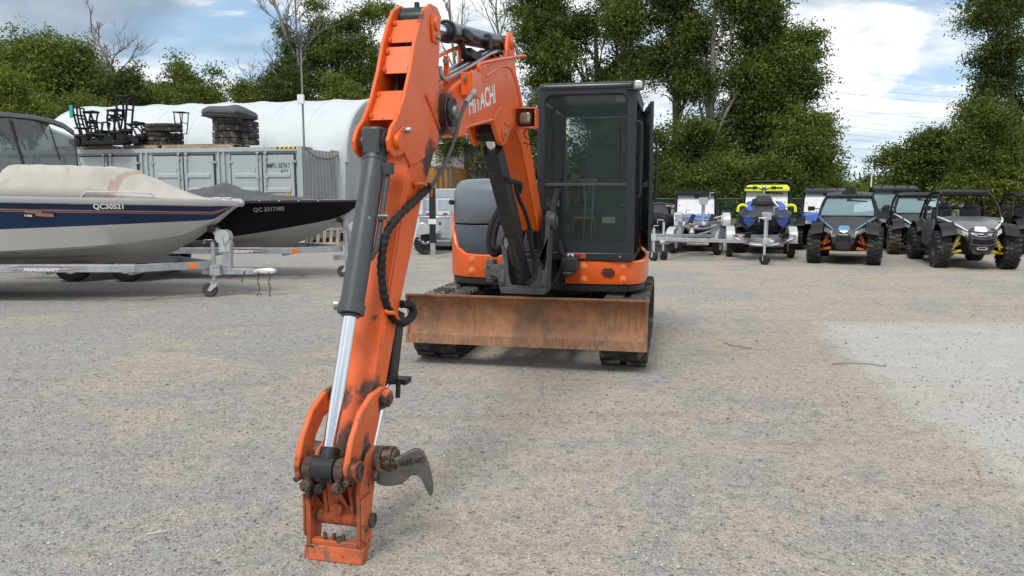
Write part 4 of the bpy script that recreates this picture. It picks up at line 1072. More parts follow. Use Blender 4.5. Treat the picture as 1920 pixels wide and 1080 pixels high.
while y < 2.26:
    pts += [(0.0, y), (0.0, y+.075), (-.045, y+.095), (-.045, y+.185), (0, y+.205)]; y += .232
prof = [(p[0]-.02, p[1]) for p in pts]
prof2 = [(-.10, pts[-1][1]), (-.10, pts[0][1])]
m.prism([(a, b_) for a, b_ in prof+prof2], .18, CHT-.10, 'z'); m.build('end_wall', 'container_side', ct, 0)
m = MB(); x = -CL
pts = []
while x < -.2: pts += [(x, 2.43), (x+.035, 2.395), (x+.11, 2.395), (x+.145, 2.43)]; x += .28
m.prism(pts+[(pts[-1][0], 2.33), (pts[0][0], 2.33)], .18, CHT-.1, 'z'); m.build('rear_wall', 'container_side', ct, 25)
pitch = 2.62
for k in range(4):
    x1 = -.27-pitch*k; x0 = x1-2.03
    m = MB(); m.box(x0-.035, x1+.035, .020, .062, .225, CHT-.185); m.build('door_seal', 'gasket', ct)
    for h, (a, b_) in enumerate(((x0, x0+.995), (x0+1.035, x1))):
        m = MB(); z0, z1 = .26, CHT-.235
        m.box(a+.005, b_-.005, .004, .032, z0, z1)
        for i, zc in enumerate((.75, 1.20, 1.66, 2.10)):      # pressed swages
            m.add([(a+.12, .012, zc-.10), (b_-.12, .012, zc-.10), (b_-.12, -.030, zc-.075), (a+.12, -.030, zc-.075), (b_-.12, -.030, zc+.02), (a+.12, -.030, zc+.02), (b_-.12, .012, zc+.055), (a+.12, .012, zc+.055)],
                  [(0, 1, 2, 3), (3, 2, 4, 5), (5, 4, 6, 7), (1, 6, 4, 2), (0, 3, 5, 7)])
        d = m.build('door', 'container_grey', ct, 20)
        xb = b_-.11 if h == 0 else a+.11
        m = MB(); m.cyl((xb, -.03, .18), (xb, -.03, CHT-.16), .017, n=10)
        for z in (.30, .95, 1.35, 2.0, 2.58): m.box(xb-.045, xb+.045, -.048, .012, z-.03, z+.03)
        m.box(xb-.05, xb+.05, -.045, .0, .16, .22); m.box(xb-.05, xb+.05, -.045, .0, CHT-.20, CHT-.14)
        m.build('locking_bar', 'galvanised', d, bevel=.003)
        m = MB(); xh = xb + (-.14 if h == 0 else .14); m.box(xh-.02, xh+.02, -.02, .015, 2.17, 2.32) if h == 0 else m.box(xb, xb+.28, -.045, -.02, 1.26, 1.30); m.build('door_handle', 'galvanised_bright', d, bevel=.003)
        xe = a-.02 if h == 0 else b_+.02
        m = MB()
        for z in (.55, 1.42, 2.47): m.box(xe-.07, xe+.07, -.022, .02, z-.035, z+.035)
        m.build('hinge', 'galvanised', d, bevel=.003)
    m = MB()
    for xx in (x1+.14, x1+.32): m.box(xx, xx+.05, .005, .062, .2, CHT-.13)
    if k < 3: m.build('door_post', 'container_grey', ct)
FZ = Matrix(((1, 0, 0, 0), (0, 0, -1, 0), (0, 1, 0, 0), (0, 0, 0, 1)))   # text upright facing -y
TX = lambda x, y, z: Matrix.Translation((x, y, z)) @ FZ
lettering('MMPU', .21, TX(-1.13, .001, 2.28), 'ink', ct, bold=.01, xs=.50); lettering('105734 7', .21, TX(-.80, .001, 2.28), 'ink', ct, bold=.01, xs=.50)
lettering('45G3', .21, TX(-.70, .001, 2.09), 'ink', ct, bold=.01, xs=.50)
m = MB(); m.box(-.53, -.42, -.016, -.002, 1.47, 1.72); st = m.build('safety_label', 'caution', ct, 0)
m = MB()
for z in (1.53, 1.60, 1.66): m.box(-.51, -.44, -.018, -.0165, z-.015, z+.012)
m.build('label_print', 'ink', st, 0)
lettering('4\n5\nG\n1', .14, Matrix.Translation((.002, 1.95, 2.35)) @ Matrix(((0, 0, 1, 0), (1, 0, 0, 0), (0, 1, 0, 0), (0, 0, 0, 1))), 'ink', ct, bold=.0, xs=.6)
m = MB()
for k in range(9):
    x = -.16-.07*k
    if k % 2 == 0: m.add([(x, -.006, CHT-.005), (x-.05, -.006, CHT-.005), (x-.09, -.006, CHT-.07), (x-.04, -.006, CHT-.07)], [(0, 1, 2, 3)])
m.build('caution_stripe', 'ink', ct, 0)
m = MB(); m.box(-.80, -.13, -.0045, -.003, CHT-.07, CHT-.005); m.box(.0, .004, .14, .65, CHT-.07, CHT-.0); m.box(.0, .004, 1.85, 2.3, CHT-.07, CHT-.0)
m.build('caution_band', 'caution', ct, 0)
m = MB()
for y0 in (.16, .30, .44, .58, 1.9, 2.04, 2.18): m.add([(.006, y0, CHT-.005), (.006, y0+.05, CHT-.005), (.006, y0+.09, CHT-.07), (.006, y0+.04, CHT-.07)], [(0, 3, 2, 1)])
m.build('caution_stripe', 'ink', ct, 0)
m = MB(); m.tube(smoothpts([(.03, .1, 2.86), (.04, .7, 2.66), (.04, 1.4, 2.60), (.04, 2.0, 2.66), (.03, 2.4, 2.78)], 6), .012); m.build('cable', 'black', ct)

# ------------------------------------------------------------------ fabric shelter behind the container
sh = empty('fabric_shelter', CO, RZ12)
tag(sh, 'white arched fabric storage shelter rising behind the grey container', 'shelter')
def arch(x, k=1.0, sag=0.0, t0=0, t1=1, n=26):
    o = []
    for i in range(n+1):
        a = PI*(t0+(t1-t0)*i/n)
        y = 5.45-3.05*k*math.cos(a)*(abs(math.cos(a))**.12 if abs(math.cos(a)) > 1e-6 else 1); z = 2.55+(2.36-sag)*k*math.sin(a)**.86
        if i in (0, n): z = 2.55
        o.append((x, y, z))
    return o
m = MB(); rings = []; nb = 8; Ls = 11.6
for i in range(nb*6+1):
    x = .25-Ls*i/(nb*6); ph = (i % 6)/6; sag = .03*math.sin(PI*ph)
    rings.append([(x, 2.28, .9)]+[(p[0], p[1]+.04*math.sin(x*5+p[2]*3)*(1 if p[2] < 3.2 else .2), p[2]) for p in arch(x, 1.0-.006*math.sin(PI*ph), sag)]+[(x, 8.6, .9)])
m.loft(rings, 0, False, False)
so = m.build('roof_cover', 'fabric_white', sh, 60)
m = MB()
for i in range(nb+1):
    x = .25-Ls*i/nb; m.tube([(q[0], q[1], q[2]-.004) for q in arch(x)], .018, 6)
m.build('arch_rib', 'fabric_white', sh, 60)
m = MB(); A_ = [(p[1], p[2]) for p in arch(0, .985)]; m.prism([(2.42, 0.0)]+A_+[(8.48, 0.0)], .10, .16, 'x'); m.build('end_wall', 'fabric_end', sh)
m = MB(); m.loft([[(.14, p[1], p[2]) for p in arch(0, .86)], [(.27, p[1], p[2]) for p in arch(0, .90)], [(.29, p[1], p[2]) for p in arch(0, .99)], [(.20, p[1], p[2]) for p in arch(0, 1.01)]], 0, False, False); m.build('end_hem', 'fabric_white', sh, 60)
m = MB(); m.box(.165, .20, 3.9, 7.0, 0.0, 3.6); 
for z in (.9, 1.8, 2.7): m.box(.20, .215, 3.9, 7.0, z-.02, z+.02)
for y in (3.9, 4.9, 5.9, 6.97): m.box(.20, .215, y, y+.03, 0, 3.6)
m.build('end_door', 'fabric_end', sh)

# mast -----------------------------------------------------------------
p = at(571, 300, 21.75); mt = empty('mast', (p.x, p.y, 0)); tag(mt, 'tall thin grey mast with two small boxes at the container corner', 'mast')
m = MB(); m.cyl((0, 0, 0), (0, 0, 6.2), .035, .026, n=10); m.cyl((0, 0, 6.2), (0, 0, 6.65), .01); m.build('pole', 'pole_grey', mt)
zt = at(568, 70, 21.75).z; m = MB(); m.box(-.06, .07, -.13, -.03, zt-.22, zt+.06); m.box(-.11, -.06, -.15, .0, zt-.23, zt+.07); m.build('camera_box', 'utv_grey', mt, bevel=.01)
zt = at(568, 185, 21.75).z; m = MB(); m.box(-.11, .07, -.15, -.035, zt-.16, zt+.10); m.build('junction_box', 'white', mt, bevel=.01)

# things stored on the container roof ----------------------------------------
def on_roof(px, dy=.7):
    """point on the container roof under photo column px, dy behind its front edge"""
    P = lambda x: CO+Vector((math.cos(RZ12)*x-math.sin(RZ12)*dy, math.sin(RZ12)*x+math.cos(RZ12)*dy, 0))
    a, b_ = -14.0, 0.0
    for _ in range(40):
        c = (a+b_)/2; q = P(c)
        if 960+F_PX*q.x/(q.y*_cp-(CHT-CAM_H)*_sp) < px: a = c
        else: b_ = c
    q = P(a); q.z = CHT+.012; return q
def pallet(name, loc, rz, lab, wd=1.2, dp=1.0, tilt=None, matn='wood', grp='pallets'):
    e = empty(name, loc, rz)
    if tilt: e.rotation_euler = tilt
    tag(e, lab, 'pallet', grp)
    for i in range(3):
        y = (-dp/2+.05, 0, dp/2-.05)[i]; m = MB(); m.box(-wd/2, wd/2, y-.04, y+.04, .018, .095); m.build('stringer', matn, e)
    for i in range(7):
        x = -wd/2+.05+(wd-.1)*i/6; m = MB(); m.box(x-.045, x+.045, -dp/2, dp/2, .096, .115); m.build('deck_board', matn, e)
    for i in range(3):
        x = -wd/2+.05+(wd-.1)*i/2; m = MB(); m.box(x-.045, x+.045, -dp/2, dp/2, .0, .017); m.build('bottom_board', matn, e)
    return e
for px, lab in ((150, 'wooden pallet under the leftmost black frames on the container roof'), (198, 'pale wooden pallet under the tall black frames on the container roof'), (283, 'wooden pallet below the left stack of rubber tracks'),
                (355, 'bare wooden pallet between the two track stacks on the roof'), (420, 'wooden pallet under the covered track stack')):
    pallet('pallet', on_roof(px), RZ12, lab, grp='pallets on the container roof')
def track_block(px, z0, w_, dp, h, lab, dy=.7):
    q = on_roof(px, dy); e = MB(); n = max(1, round(h/.16))
    for k in range(n):
        z = z0+k*h/n; hh = h/n-.012
        P = lambda i: [(x, y, 0) for x, y in roundrect(-w_/2+i, w_/2-i, -dp/2+i, dp/2-i, min(w_, dp)/2-.03, 8)]
        e.loft([[(x, y, z+hh*zz_) for x, y, _ in P(i)] for i, zz_ in ((.02, 0), (0, .1), (0, .9), (.02, 1.0))])
        m_ = 26
        pr = roundrect(-w_/2, w_/2, -dp/2, dp/2, min(w_, dp)/2-.03, 10)
        for a, b_ in zip(pr, pr[1:]+pr[:1]):
            L = math.hypot(b_[0]-a[0], b_[1]-a[1]); c_ = max(1, int(L/.07))
            for j in range(c_):
                u = (j+.5)/c_; x = a[0]+(b_[0]-a[0])*u; y = a[1]+(b_[1]-a[1])*u; e.box(x-.018, x+.018, y-.018, y+.018, z+.01, z+hh-.01)
    o = e.build('rubber_track', 'track_rubber', None, 30); o.location = q; o.rotation_euler.z = RZ12
    tag(o, lab, 'rubber track', 'rolled rubber tracks on the container roof'); return o
track_block(297, .118, .80, .7, .42, 'lower left bundle of rolled black rubber track on the container roof')
track_block(325, .118, .55, .6, .40, 'small bundle of black rubber track at the right of the left stack', .95)
track_block(308, .55, 1.15, .7, .24, 'upper bundle of black rubber track lying across the left stack')
track_block(431, .118, .92, .8, .38, 'lower bundle of black rubber track under the grey tarpaulin')
track_block(433, .51, .95, .8, .40, 'upper bundle of black rubber track directly beneath the grey tarpaulin')
track_block(470, .118, .32, .6, .72, 'narrow upright bundle of black rubber track at the right edge of the covered stack', .9)
m = MB(); P_ = lambda i, z, w_=1: [(x*w_+.02*math.sin(y*9+z*30), y*w_, z+.035*math.sin(x*6+y*5)-.06*max(0, x-.2)) for x, y in roundrect(-.72+i, .72-i, -.6+i, .6-i, max(.05, .30-i*.3), 10)]
m.loft([P_(.09, .90), P_(.02, .93), P_(.0, .96), P_(.035, .985), P_(.0, 1.01), P_(.0, 1.07), P_(.05, 1.14), P_(.14, 1.20), P_(.30, 1.25), P_(.42, 1.27)])
o = m.build('tarpaulin', 'canvas_grey', None, 60); o.location = on_roof(434); o.rotation_euler.z = RZ12; tag(o, 'dark grey tarpaulin folded over the right stack of rubber tracks', 'tarpaulin')

def steel_frame(Y, lines, lab, extra=None, r=.03, base=None):
    px0 = lines[0][0][0]; py0 = 274
    e = MB(); org = at(px0, py0, Y); org.z = CHT+.128
    for L in lines:
        pts = [at(a, b_, Y+.02*i)-org for i, (a, b_) in enumerate(L)]
        e.tube(smoothpts(pts, 3) if len(pts) > 2 else pts, r, 7)
        e.tube([p+Vector((.06, .28, 0)) for p in (smoothpts(pts, 3) if len(pts) > 2 else pts)], r*.9, 7)
        for p in (pts[0], pts[-1], pts[len(pts)//2]): e.tube([p, p+Vector((.06, .28, 0))], r*.8, 6)
    if base:
        (a, b_), (c_, d_) = base; p0, p1 = at(a, b_, Y)-org, at(c_, d_, Y)-org; e.box(p0.x, p1.x, -.25, .55, min(p0.z, p1.z), max(p0.z, p1.z)); 
        for k in range(4): xx = p0.x+(p1.x-p0.x)*(k+.5)/4; e.cyl((xx, -.1, p1.z), (xx, .4, p1.z+.10), .06, n=8); e.ball((xx+.04, .1, p0.z+.10), (.10, .14, .09), 8)
    o = e.build('tube_rack', 'utv_black', None, 30); o.location = org
    tag(o, lab, 'tube rack', 'black tube racks stored on the container roof'); return o
FY = 23.3
steel_frame(FY, [[(141, 268), (150, 252), (143, 232), (138, 212), (136, 200)], [(158, 268), (152, 245), (146, 222), (144, 202)], [(136, 215), (146, 216)], [(140, 240), (152, 240)]], 'leftmost black frame with a teal tag on the container roof', base=((138, 262), (158, 272)))
m = MB(); q = at(133, 205, FY-.1); m.box(-.05, .05, -.02, .02, -.25, .12); o = m.build('teal_tag', 'teal', None, bevel=.01); o.location = q; tag(o, 'teal green plastic piece hanging on the leftmost black frame', 'plastic piece')
steel_frame(FY, [[(163, 268), (166, 250), (163, 230), (157, 211)], [(170, 268), (171, 245), (168, 225), (171, 208)], [(155, 210), (173, 209)], [(161, 228), (170, 228)], [(163, 240), (170, 236)]], 'second black frame from the left on the container roof', base=((160, 258), (173, 272)))
steel_frame(FY, [[(181, 266), (179, 248), (178, 229)], [(187, 266), (190, 248), (193, 229)], [(179, 245), (191, 245)]], 'short H-shaped black frame on the container roof', base=((177, 260), (194, 271)))
steel_frame(FY, [[(208, 258), (203, 240), (201, 222), (203, 206)], [(213, 258), (214, 240), (217, 222), (217, 206)], [(200, 207), (221, 205)], [(204, 215), (216, 224)], [(216, 214), (204, 226)]], 'tall curved black frame with crossed braces on the container roof', base=((203, 255), (222, 266)))
steel_frame(FY, [[(229, 262), (224, 240), (219, 205), (218, 182)], [(234, 262), (235, 230), (237, 205), (239, 182)], [(217, 181), (241, 180)]], 'tallest square-topped black frame on the container roof', base=((225, 252), (240, 264)), r=.035)
steel_frame(FY, [[(259, 262), (253, 247), (246, 238), (238, 232)], [(266, 262), (267, 245), (263, 231)], [(240, 233), (263, 231)], [(247, 234), (251, 229), (258, 229), (262, 233)]], 'low bent black frame beside the left track stack', base=((254, 262), (266, 270)), r=.028)
steel_frame(FY, [[(330, 250), (328, 230), (326, 210)], [(339, 250), (341, 230), (342, 210)], [(324, 210), (344, 210)]], 'thin upright black loop rising behind the left track stack', r=.018)
m = MB(); q0 = at(168, 270, FY); q1 = at(252, 270, FY); m.loft([[(x, y, z) for y, z in ((-.3, 0), (.4, 0), (.4, .09), (-.3, .09))] for x in (0, .1, (q1-q0).x-.3)]+[[((q1-q0).x, y, z) for y, z in ((-.1, .06), (.3, .06), (.3, .10), (-.1, .10))]])
o = m.build('ski_board', 'utv_black', None, 30, bevel=.01); o.location = (q0.x, q0.y, CHT+.13); o.rotation_euler.z = RZ12*.9; tag(o, 'long flat black sled runner lying on the pale pallet on the roof', 'runner')

# ------------------------------------------------------------------ things seen between the arm and the hood
e = empty('semi_trailer', at(858, 300, 33)*1.0, R(-8)); e.location.z = 0; tag(e, 'white box trailer with grey weathered rear doors below the trees', 'trailer')
zt = at(858, 270, 33).z
m = MB(); m.box(-4.6, .30, 0, 9, 1.0, zt); m.build('box_body', 'van_white', e)
m = MB()
for i in range(2): m.box(.30, .34, .05+i*.0, .08, 1, zt)
m = MB(); m.prism([(.30, -.06), (1.0, .0), (1.0, .3), (.30, .2)], 1.0, zt-.12, 'z'); m.build('door', 'osb_grey', e)
m = MB(); m.prism([(1.01, .0), (1.28, .10), (1.28, .4), (1.01, .3)], 1.0, zt-.16, 'z'); m.build('door', 'osb_grey', e)
m = MB(); m.box(.2, 1.3, -.1, 1.2, zt-.10, zt+.0); m.box(-4.6, .30, -.02, .0, zt-.08, zt+.02); m.build('roof_edge', 'dark_grey', e)
m = MB(); m.box(-4.5, 1.2, .1, 9, .55, 1.0); [m.cyl((x, .4, .5), (x, .75, .5), .5, n=20) for x in (-3.6, .6)]; m.build('chassis', 'black', e)
e = empty('orange_container', at(830, 335, 29), R(-6)); e.location.z = 0; tag(e, 'rusty orange container with vertical door bars behind the aluminium trailer', 'container')
z1 = at(830, 312, 29).z; m = MB(); m.box(-1.5, .38, 0, 4.5, 0, z1); m.build('body', 'container_orange', e)
for x in (-.45, -.18, .02, .22): m = MB(); m.cyl((x, -.03, .1), (x, -.03, z1-.05), .03, n=8); m.build('locking_bar', 'rust' if 'rust' in MAT else 'worn_steel', e)
m = MB(); m.box(.30, .40, -.02, .06, 0, z1); m.box(-1.5, .4, -.02, .06, z1-.1, z1+.01); m.build('frame', 'worn_steel', e)
m = MB(); m.box(-1.2, -.50, .2, 1.2, z1, z1+.12); o = m.build('yellow_sheet', 'caution', None, bevel=.01); o.location = e.location; tag(o, 'yellow sheet lying on top of the orange container', 'sheet')

AY = 20.2
e = empty('cargo_trailer', at(842, 465, AY), R(-4)); e.location.z = 0; tag(e, 'silver aluminium cargo trailer with panelled side windows and red markers', 'trailer')
zb, z0, z1 = at(842, 461, AY).z, at(842, 448, AY).z, at(842, 354, AY).z
m = MB(); m.box(-1.0, 2.6, 0, 4.5, zb+.02, z1-.02); m.build('body', 'van_white', e, bevel=.02)
m = MB(); za, zc = at(842, 370, AY).z, z1; m.box(-1.02, 2.62, -.02, 4.52, za, zc); m.build('roof_band', 'alu', e, bevel=.01)
m = MB()
for i in range(60):
    for j in range(3): m.box(-.98+i*.06, -.955+i*.06, -.026, -.02, za+.03+j*.06+(i % 2)*.02, za+.045+j*.06+(i % 2)*.02)
m.build('tread_plate', 'galvanised_bright', e, 0)
for x0, x1 in ((-.62, -.10), (-.02, .02), (.06, .0)):
    pass
for xa, xb in ((797, 808), (821, 842), (851, 872)):
    a, b_ = at(xa, 394, AY), at(xb, 374, AY); m = MB(); m.box(a.x-e.location.x, b_.x-e.location.x, -.012, .0, a.z, b_.z); m.build('window', 'window_pale', e, bevel=.004)
m = MB()
for px in (794, 815, 846): a = at(px, 380, AY); m.box(a.x-e.location.x-.03, a.x-e.location.x+.03, -.03, 0, zb, za)
m.build('upright', 'alu', e)
m = MB(); a = at(800, 402, AY).z; m.box(-1.0, 2.6, -.02, .0, a-.03, a+.0); m.box(-1.0, 2.6, -.03, 0, zb, zb+.12); m.build('rail', 'alu', e)
for px, py in ((803, 401), (835, 401), (851, 402), (832, 444), (850, 445)):
    a = at(px, py, AY-.03); m = MB(); m.box(a.x-e.location.x-.06, a.x-e.location.x+.06, -.042, -.03, a.z-.02, a.z+.025); m.build('marker_light', 'marker_red', e, bevel=.004)
for x in (-.75, 1.6): wheel('wheel', e, (x, .25, .33), .33, .2, (0, 1, 0), nl=0, spokes=5)
BY = 19.2
e2 = empty('toolbox', at(817, 448, BY), R(-4)); e2.location.z = 0; tag(e2, 'diamond plate aluminium toolbox on the tongue of the cargo trailer', 'toolbox')
za, zc = at(817, 447, BY).z, at(817, 408, BY).z
m = MB(); m.box(-.42, .38, 0, .6, za, zc); m.box(-.44, .40, -.02, .62, zc, zc+.025); m.build('box_body', 'alu', e2, bevel=.01)
m = MB()
for i in range(26):
    for j in range(16): m.box(-.40+i*.030, -.385+i*.030, -.004, .0, za+.03+j*.031+(i % 2)*.012, za+.043+j*.031+(i % 2)*.012)
m.build('tread_plate', 'galvanised_bright', e2, 0)
m = MB(); m.box(-.18, -.10, -.02, 0, (za+zc)/2+.10, (za+zc)/2+.17); m.box(.09, .14, -.02, 0, (za+zc)/2+.08, (za+zc)/2+.15); m.build('latch', 'black', e2)
m = MB(); m.box(-.36, .34, .05, .5, .34, za); m.build('tongue', 'galvanised', e2)
e = empty('trailer_coupler', at(797, 455, 18.6), 0); e.location.z = 0; tag(e, 'grey trailer coupler with looped safety chain left of the black post', 'coupler')
m = MB(); m.prism([(-.16, .50), (-.20, .62), (-.12, .80), (-.02, .82), (.10, .70), (.22, .66), (.22, .56), (.0, .52)], -.08, .10, 'y'); m.cyl((-.16, 0, .45), (-.16, 0, .58), .07); m.box(-.05, .30, .0, .7, .52, .62); m.build('coupler_head', 'galvanised_bright', e, bevel=.02, seg=3)
m = MB(); pts = smoothpts([(-.15, -.02, .55), (-.12, -.06, .38), (.02, -.08, .30), (.15, -.06, .36), (.22, -.02, .52)], 5)
for i, p in enumerate(pts): Mx = Matrix.Translation(p) @ Matrix.Rotation(i*1.57, 4, 'X'); m.tube([Mx @ Vector((.028*math.cos(a), .0, .028*math.sin(a))) for a in [k*PI/4 for k in range(8)]], .009, 5, closed=True)
m.build('chain', 'steel_fit', e); m = MB(); m.cyl((-.02, .15, .28), (-.02, .3, .28), .28, n=24); m.build('wheel', 'rubber', e)
p = gnd(812, 485); e = empty('steel_post', p, 0); tag(e, 'black steel post with a weathered orange top in front of the aluminium trailer', 'post')
zt, zm, zl = at(812, 315, p.y).z, at(812, 352, p.y).z, at(812, 455, p.y).z
m = MB(); m.box(-.07, .07, -.07, .07, zl, zm); m.build('sleeve', 'black', e, bevel=.01); m = MB(); m.box(-.05, .05, -.05, .05, zm, zt); m.build('upper_tube', 'container_orange', e, bevel=.008)
m = MB(); m.box(-.055, .055, -.055, .055, .02, zl); m.box(-.11, .11, -.11, .11, 0, .02); m.build('foot', 'galvanised', e, bevel=.005)
m = MB(); a = at(812, 412, p.y).z; m.box(-.09, .09, -.085, -.07, a-.10, a+.02); m.build('tag', 'sticker_white', e)

# leaning pallets by the container --------------------------------------------
q = gnd(590, 462); pt = pallet('pallet', (q.x, q.y+.4, .02), R(4), 'weathered wooden pallet leaning against the container behind the black boat', 1.25, 1.05, (R(58), 0, R(6)), 'wood_old', None)

# ------------------------------------------------------------------ chain-link fence
FYY = 23.6
fz = at(1300, 373, FYY).z
f = empty('chain_link_fence', (4.2, FYY, 0), R(-1)); tag(f, 'low green chain-link fence running behind the parked off-road vehicles', 'fence')
FL = 15.0
m = MB()
cell = .085; n = int(FL/cell); hh = fz-.05
for i in range(-int(hh/cell), n):
    for s in (1, -1):
        x0 = i*cell; x1 = x0+hh
        a, b_ = (Vector((x0, 0, .04)), Vector((x1, 0, .04+hh))) if s > 0 else (Vector((x0, .004, .04+hh)), Vector((x1, .004, .04)))
        d = b_-a; t0 = max(0, -a.x/d.x); t1 = min(1, (FL-a.x)/d.x)
        if t1 > t0: m.cyl(a+d*t0, a+d*t1, .0035, n=3, caps=False)
m.build('wire_mesh', 'fence_green', f, 0)
m = MB(); m.cyl((0, 0, fz), (FL, 0, fz), .024, n=8); m.build('top_rail', 'fence_green', f)
for k in range(7): m = MB(); m.cyl((k*FL/6, .03, 0), (k*FL/6, .03, fz+.06), .03, n=8); m.ball((k*FL/6, .03, fz+.07), .038, 8); m.build('post', 'fence_green', f)
a = at(1252, 412, 21.5); m = MB(); m.prism([(-.5, 0), (.52, 0), (.52, .62), (.30, a.z+.42), (-.5, a.z+.42)], 0, .5, 'y'); o = m.build('concrete_block', 'concrete', None, bevel=.03); o.location = (a.x, 21.6, 0); tag(o, 'pale concrete barrier block in front of the fence beside the cab', 'concrete block')
q = gnd(1250, 458); e = empty('pipe_rack', (q.x, q.y, 0), R(-10)); tag(e, 'rack of dark horizontal steel tubes stacked beside the excavator cab', 'rack')
zt = at(1250, 402, q.y).z
for k in range(9): m = MB(); m.cyl((-.42, 0, .25+k*(zt-.25)/8), (.55, .05, .25+k*(zt-.25)/8), .02, n=8); m.build('tube', 'fence_grey', e)
for x in (-.45, .57): m = MB(); m.box(x-.03, x+.03, -.03, .10, 0, zt+.05); m.build('post', 'dark_grey', e)
q = gnd(1236, 470); e = empty('jet_ski', (q.x, q.y, 0), R(-20)); tag(e, 'dark grey personal watercraft partly hidden behind the excavator cab', 'jet ski')
m = MB(); m.loft([[(x*.5*w_, y, z0_+zz*h_) for x, zz in ((-1, .4), (-.7, 0), (.7, 0), (1, .4), (.8, .8), (.3, 1), (-.3, 1), (-.8, .8))] for y, w_, z0_, h_ in ((-1.3, .15, .75, .25), (-.9, .7, .62, .42), (0, 1, .55, .5), (1.0, 1, .55, .4), (1.4, .9, .6, .25))]); m.build('hull', 'utv_black', e, 40, bevel=.02)
m = MB(); m.loft([[(x*w_, y, z) for x in (-1, 1)]+[(w_*.6, y, z+h_), (-w_*.6, y, z+h_)] for y, w_, z, h_ in ((-.8, .25, .98, .05), (-.4, .3, 1.0, .22), (.0, .22, 1.0, .25), (.1, .2, 1.0, .05))]); m.tube([(-.35, -.15, 1.24), (0, -.2, 1.28), (.35, -.15, 1.24)], .025); m.build('handlebar', 'utv_grey', e, 40)
m = MB(); m.box(-.15, .15, .15, 1.0, .95, 1.10); m.build('seat', 'utv_black', e, bevel=.04, seg=3)

# far things beyond the fence ---------------------------------------------------
a = at(1622, 352, 110); e = empty('distant_house', (a.x, 110, 0), R(12)); tag(e, 'small far house with a white roof beyond the fence', 'house')
m = MB(); m.box(-3.2, 3.2, 0, 6, -6, a.z-.6); m.build('wall', 'van_white', e); m = MB(); m.prism([(-3.6, a.z-.7), (3.6, a.z-.7), (2.0, a.z+1.0), (-2.4, a.z+1.0)], -.3, 6.3, 'y'); m.build('roof', 'roof_white', e)
for px, py, Y, r, lab, nm, mt_ in ((1531, 319, 30, .045, 'thin white pole rising behind the blue and orange off-road vehicle', 'white_pole', 'white'), (1635, 318, 60, .07, 'thin white pole beyond the fence left of the far mast', 'white_pole', 'white'), (1643, 322, 90, .10, 'far pale and rust coloured mast beyond the fence', 'distant_mast', 'sticker_white')):
    a = at(px, py, Y); m = MB(); m.cyl((0, 0, -1), (0, 0, a.z), r, r*.7, n=8); m.ball((0, 0, a.z), r*1.1, 8); 
    o = m.build(nm, mt_); o.location = (a.x, Y, 0); tag(o, lab, 'pole' if 'pole' in nm else 'mast')
m = MB(); m.cyl((0, 0, 0), (0, 0, 1.2), .5, n=8)
a = at(1637, 362, 85)
# power lines
pl_ = empty('power_lines', (0, 0, 0)); tag(pl_, 'bundle of thin overhead power lines crossing the sky on the right', 'power lines')
for (y0, y1) in ((143, 180), (157, 190), (186, 222), (196, 232), (222, 247), (236, 262), (246, 270), (262, 285)):
    A_ = at(1380, y0-8, 70); B_ = at(1950, y1+8, 95); mid = (A_+B_)/2+Vector((0, 0, -.6)); m = MB(); m.tube(smoothpts([A_, mid, B_], 8), .011, 4); m.build('wire', 'fence_grey', pl_)
# hills
mat('hill_green', (.075, .115, .10), .95, var=.25, vs=.02)  # bluish green: distance haze is mixed into the hill colour
m = MB(); xs = [-900+i*20 for i in range(91)]
m.loft([[(x, y, z*(1+.25*math.sin(x*.011)+.12*math.sin(x*.037+2))) for y, z in ((560, -2), (600, 4), (700, 7.0), (900, 6.5))] for x in xs], 0, False, False)
tag(m.build('hills', 'hill_green', None, 60), kind='structure')

mat('field_green', (.075, .10, .035), .95, var=.35, vs=.6, bump=.6, bs=9)
m = MB(); m.add([(4.0, 24.6, .004), (60, 23.6, .004), (1400, 700, .004), (1400, 1400, .004), (-1400, 1400, .004), (-1400, 700, .004), (-60, 47, .004), (-22, 44, .004), (0, 35, .004)], [tuple(range(9))])
tag(m.build('grass_field', 'field_green', None, 0), kind='structure')
mat('decal_red', (.22, .05, .04), .4)
# ------------------------------------------------------------------ boats (x = towards the bow, y = away from the camera)
def interp(T, u):
    for (a, b_), (c, d) in zip(T, T[1:]):
        if u <= c: return b_+(d-b_)*(u-a)/(c-a)
    return T[-1][1]
def hull(mb, x_tip, L, sheer, beam, keel, chine, chbeam, rows, flare=1.0, n=40):
    """tables in distance back from the stem. rows: fractions between sheer (0) and chine (1) with material ids per strip"""
    rings = []
    for i in range(n+1):
        d = L*(i/n)**1.35
        zs, b_, zk, zc, bc = interp(sheer, d), interp(beam, d), interp(keel, d), interp(chine, d), interp(chbeam, d)
        R_ = []
        for f_ in rows:
            f_ = f_(d, zs, zc) if callable(f_) else f_
            y = b_+(bc-b_)*(f_**1.15); R_.append((y, zs+(zc-zs)*f_))
        R_.append((bc*.5, (zc+zk)/2-.01)); R_.append((0.0, zk))
        pts = [(x_tip-d, y, z) for y, z in R_]+[(x_tip-d, -y, z) for y, z in reversed(R_[:-1])]
        # stem rake: forward ring follows the stem line
        rings.append(pts)
    o = len(mb.v); k = len(rings[0])
    for rg in rings: mb.v += [Vector(p) for p in rg]
    nr = len(rows)
    for i in range(len(rings)-1):
        for j in range(k-1):
            jj = j if j < k//2 else k-2-j
            mi = min(jj, nr-1)
            mb.f.append([o+i*k+j, o+(i+1)*k+j, o+(i+1)*k+j+1, o+i*k+j+1]); mb.m.append(mi)
    e = o+(len(rings)-1)*k
    mb.f.append([e+j for j in range(k)]); mb.m.append(nr-1)
    return rings
def winch_post(m, x, z0, pts, w_=.07): m.tube(pts, w_)

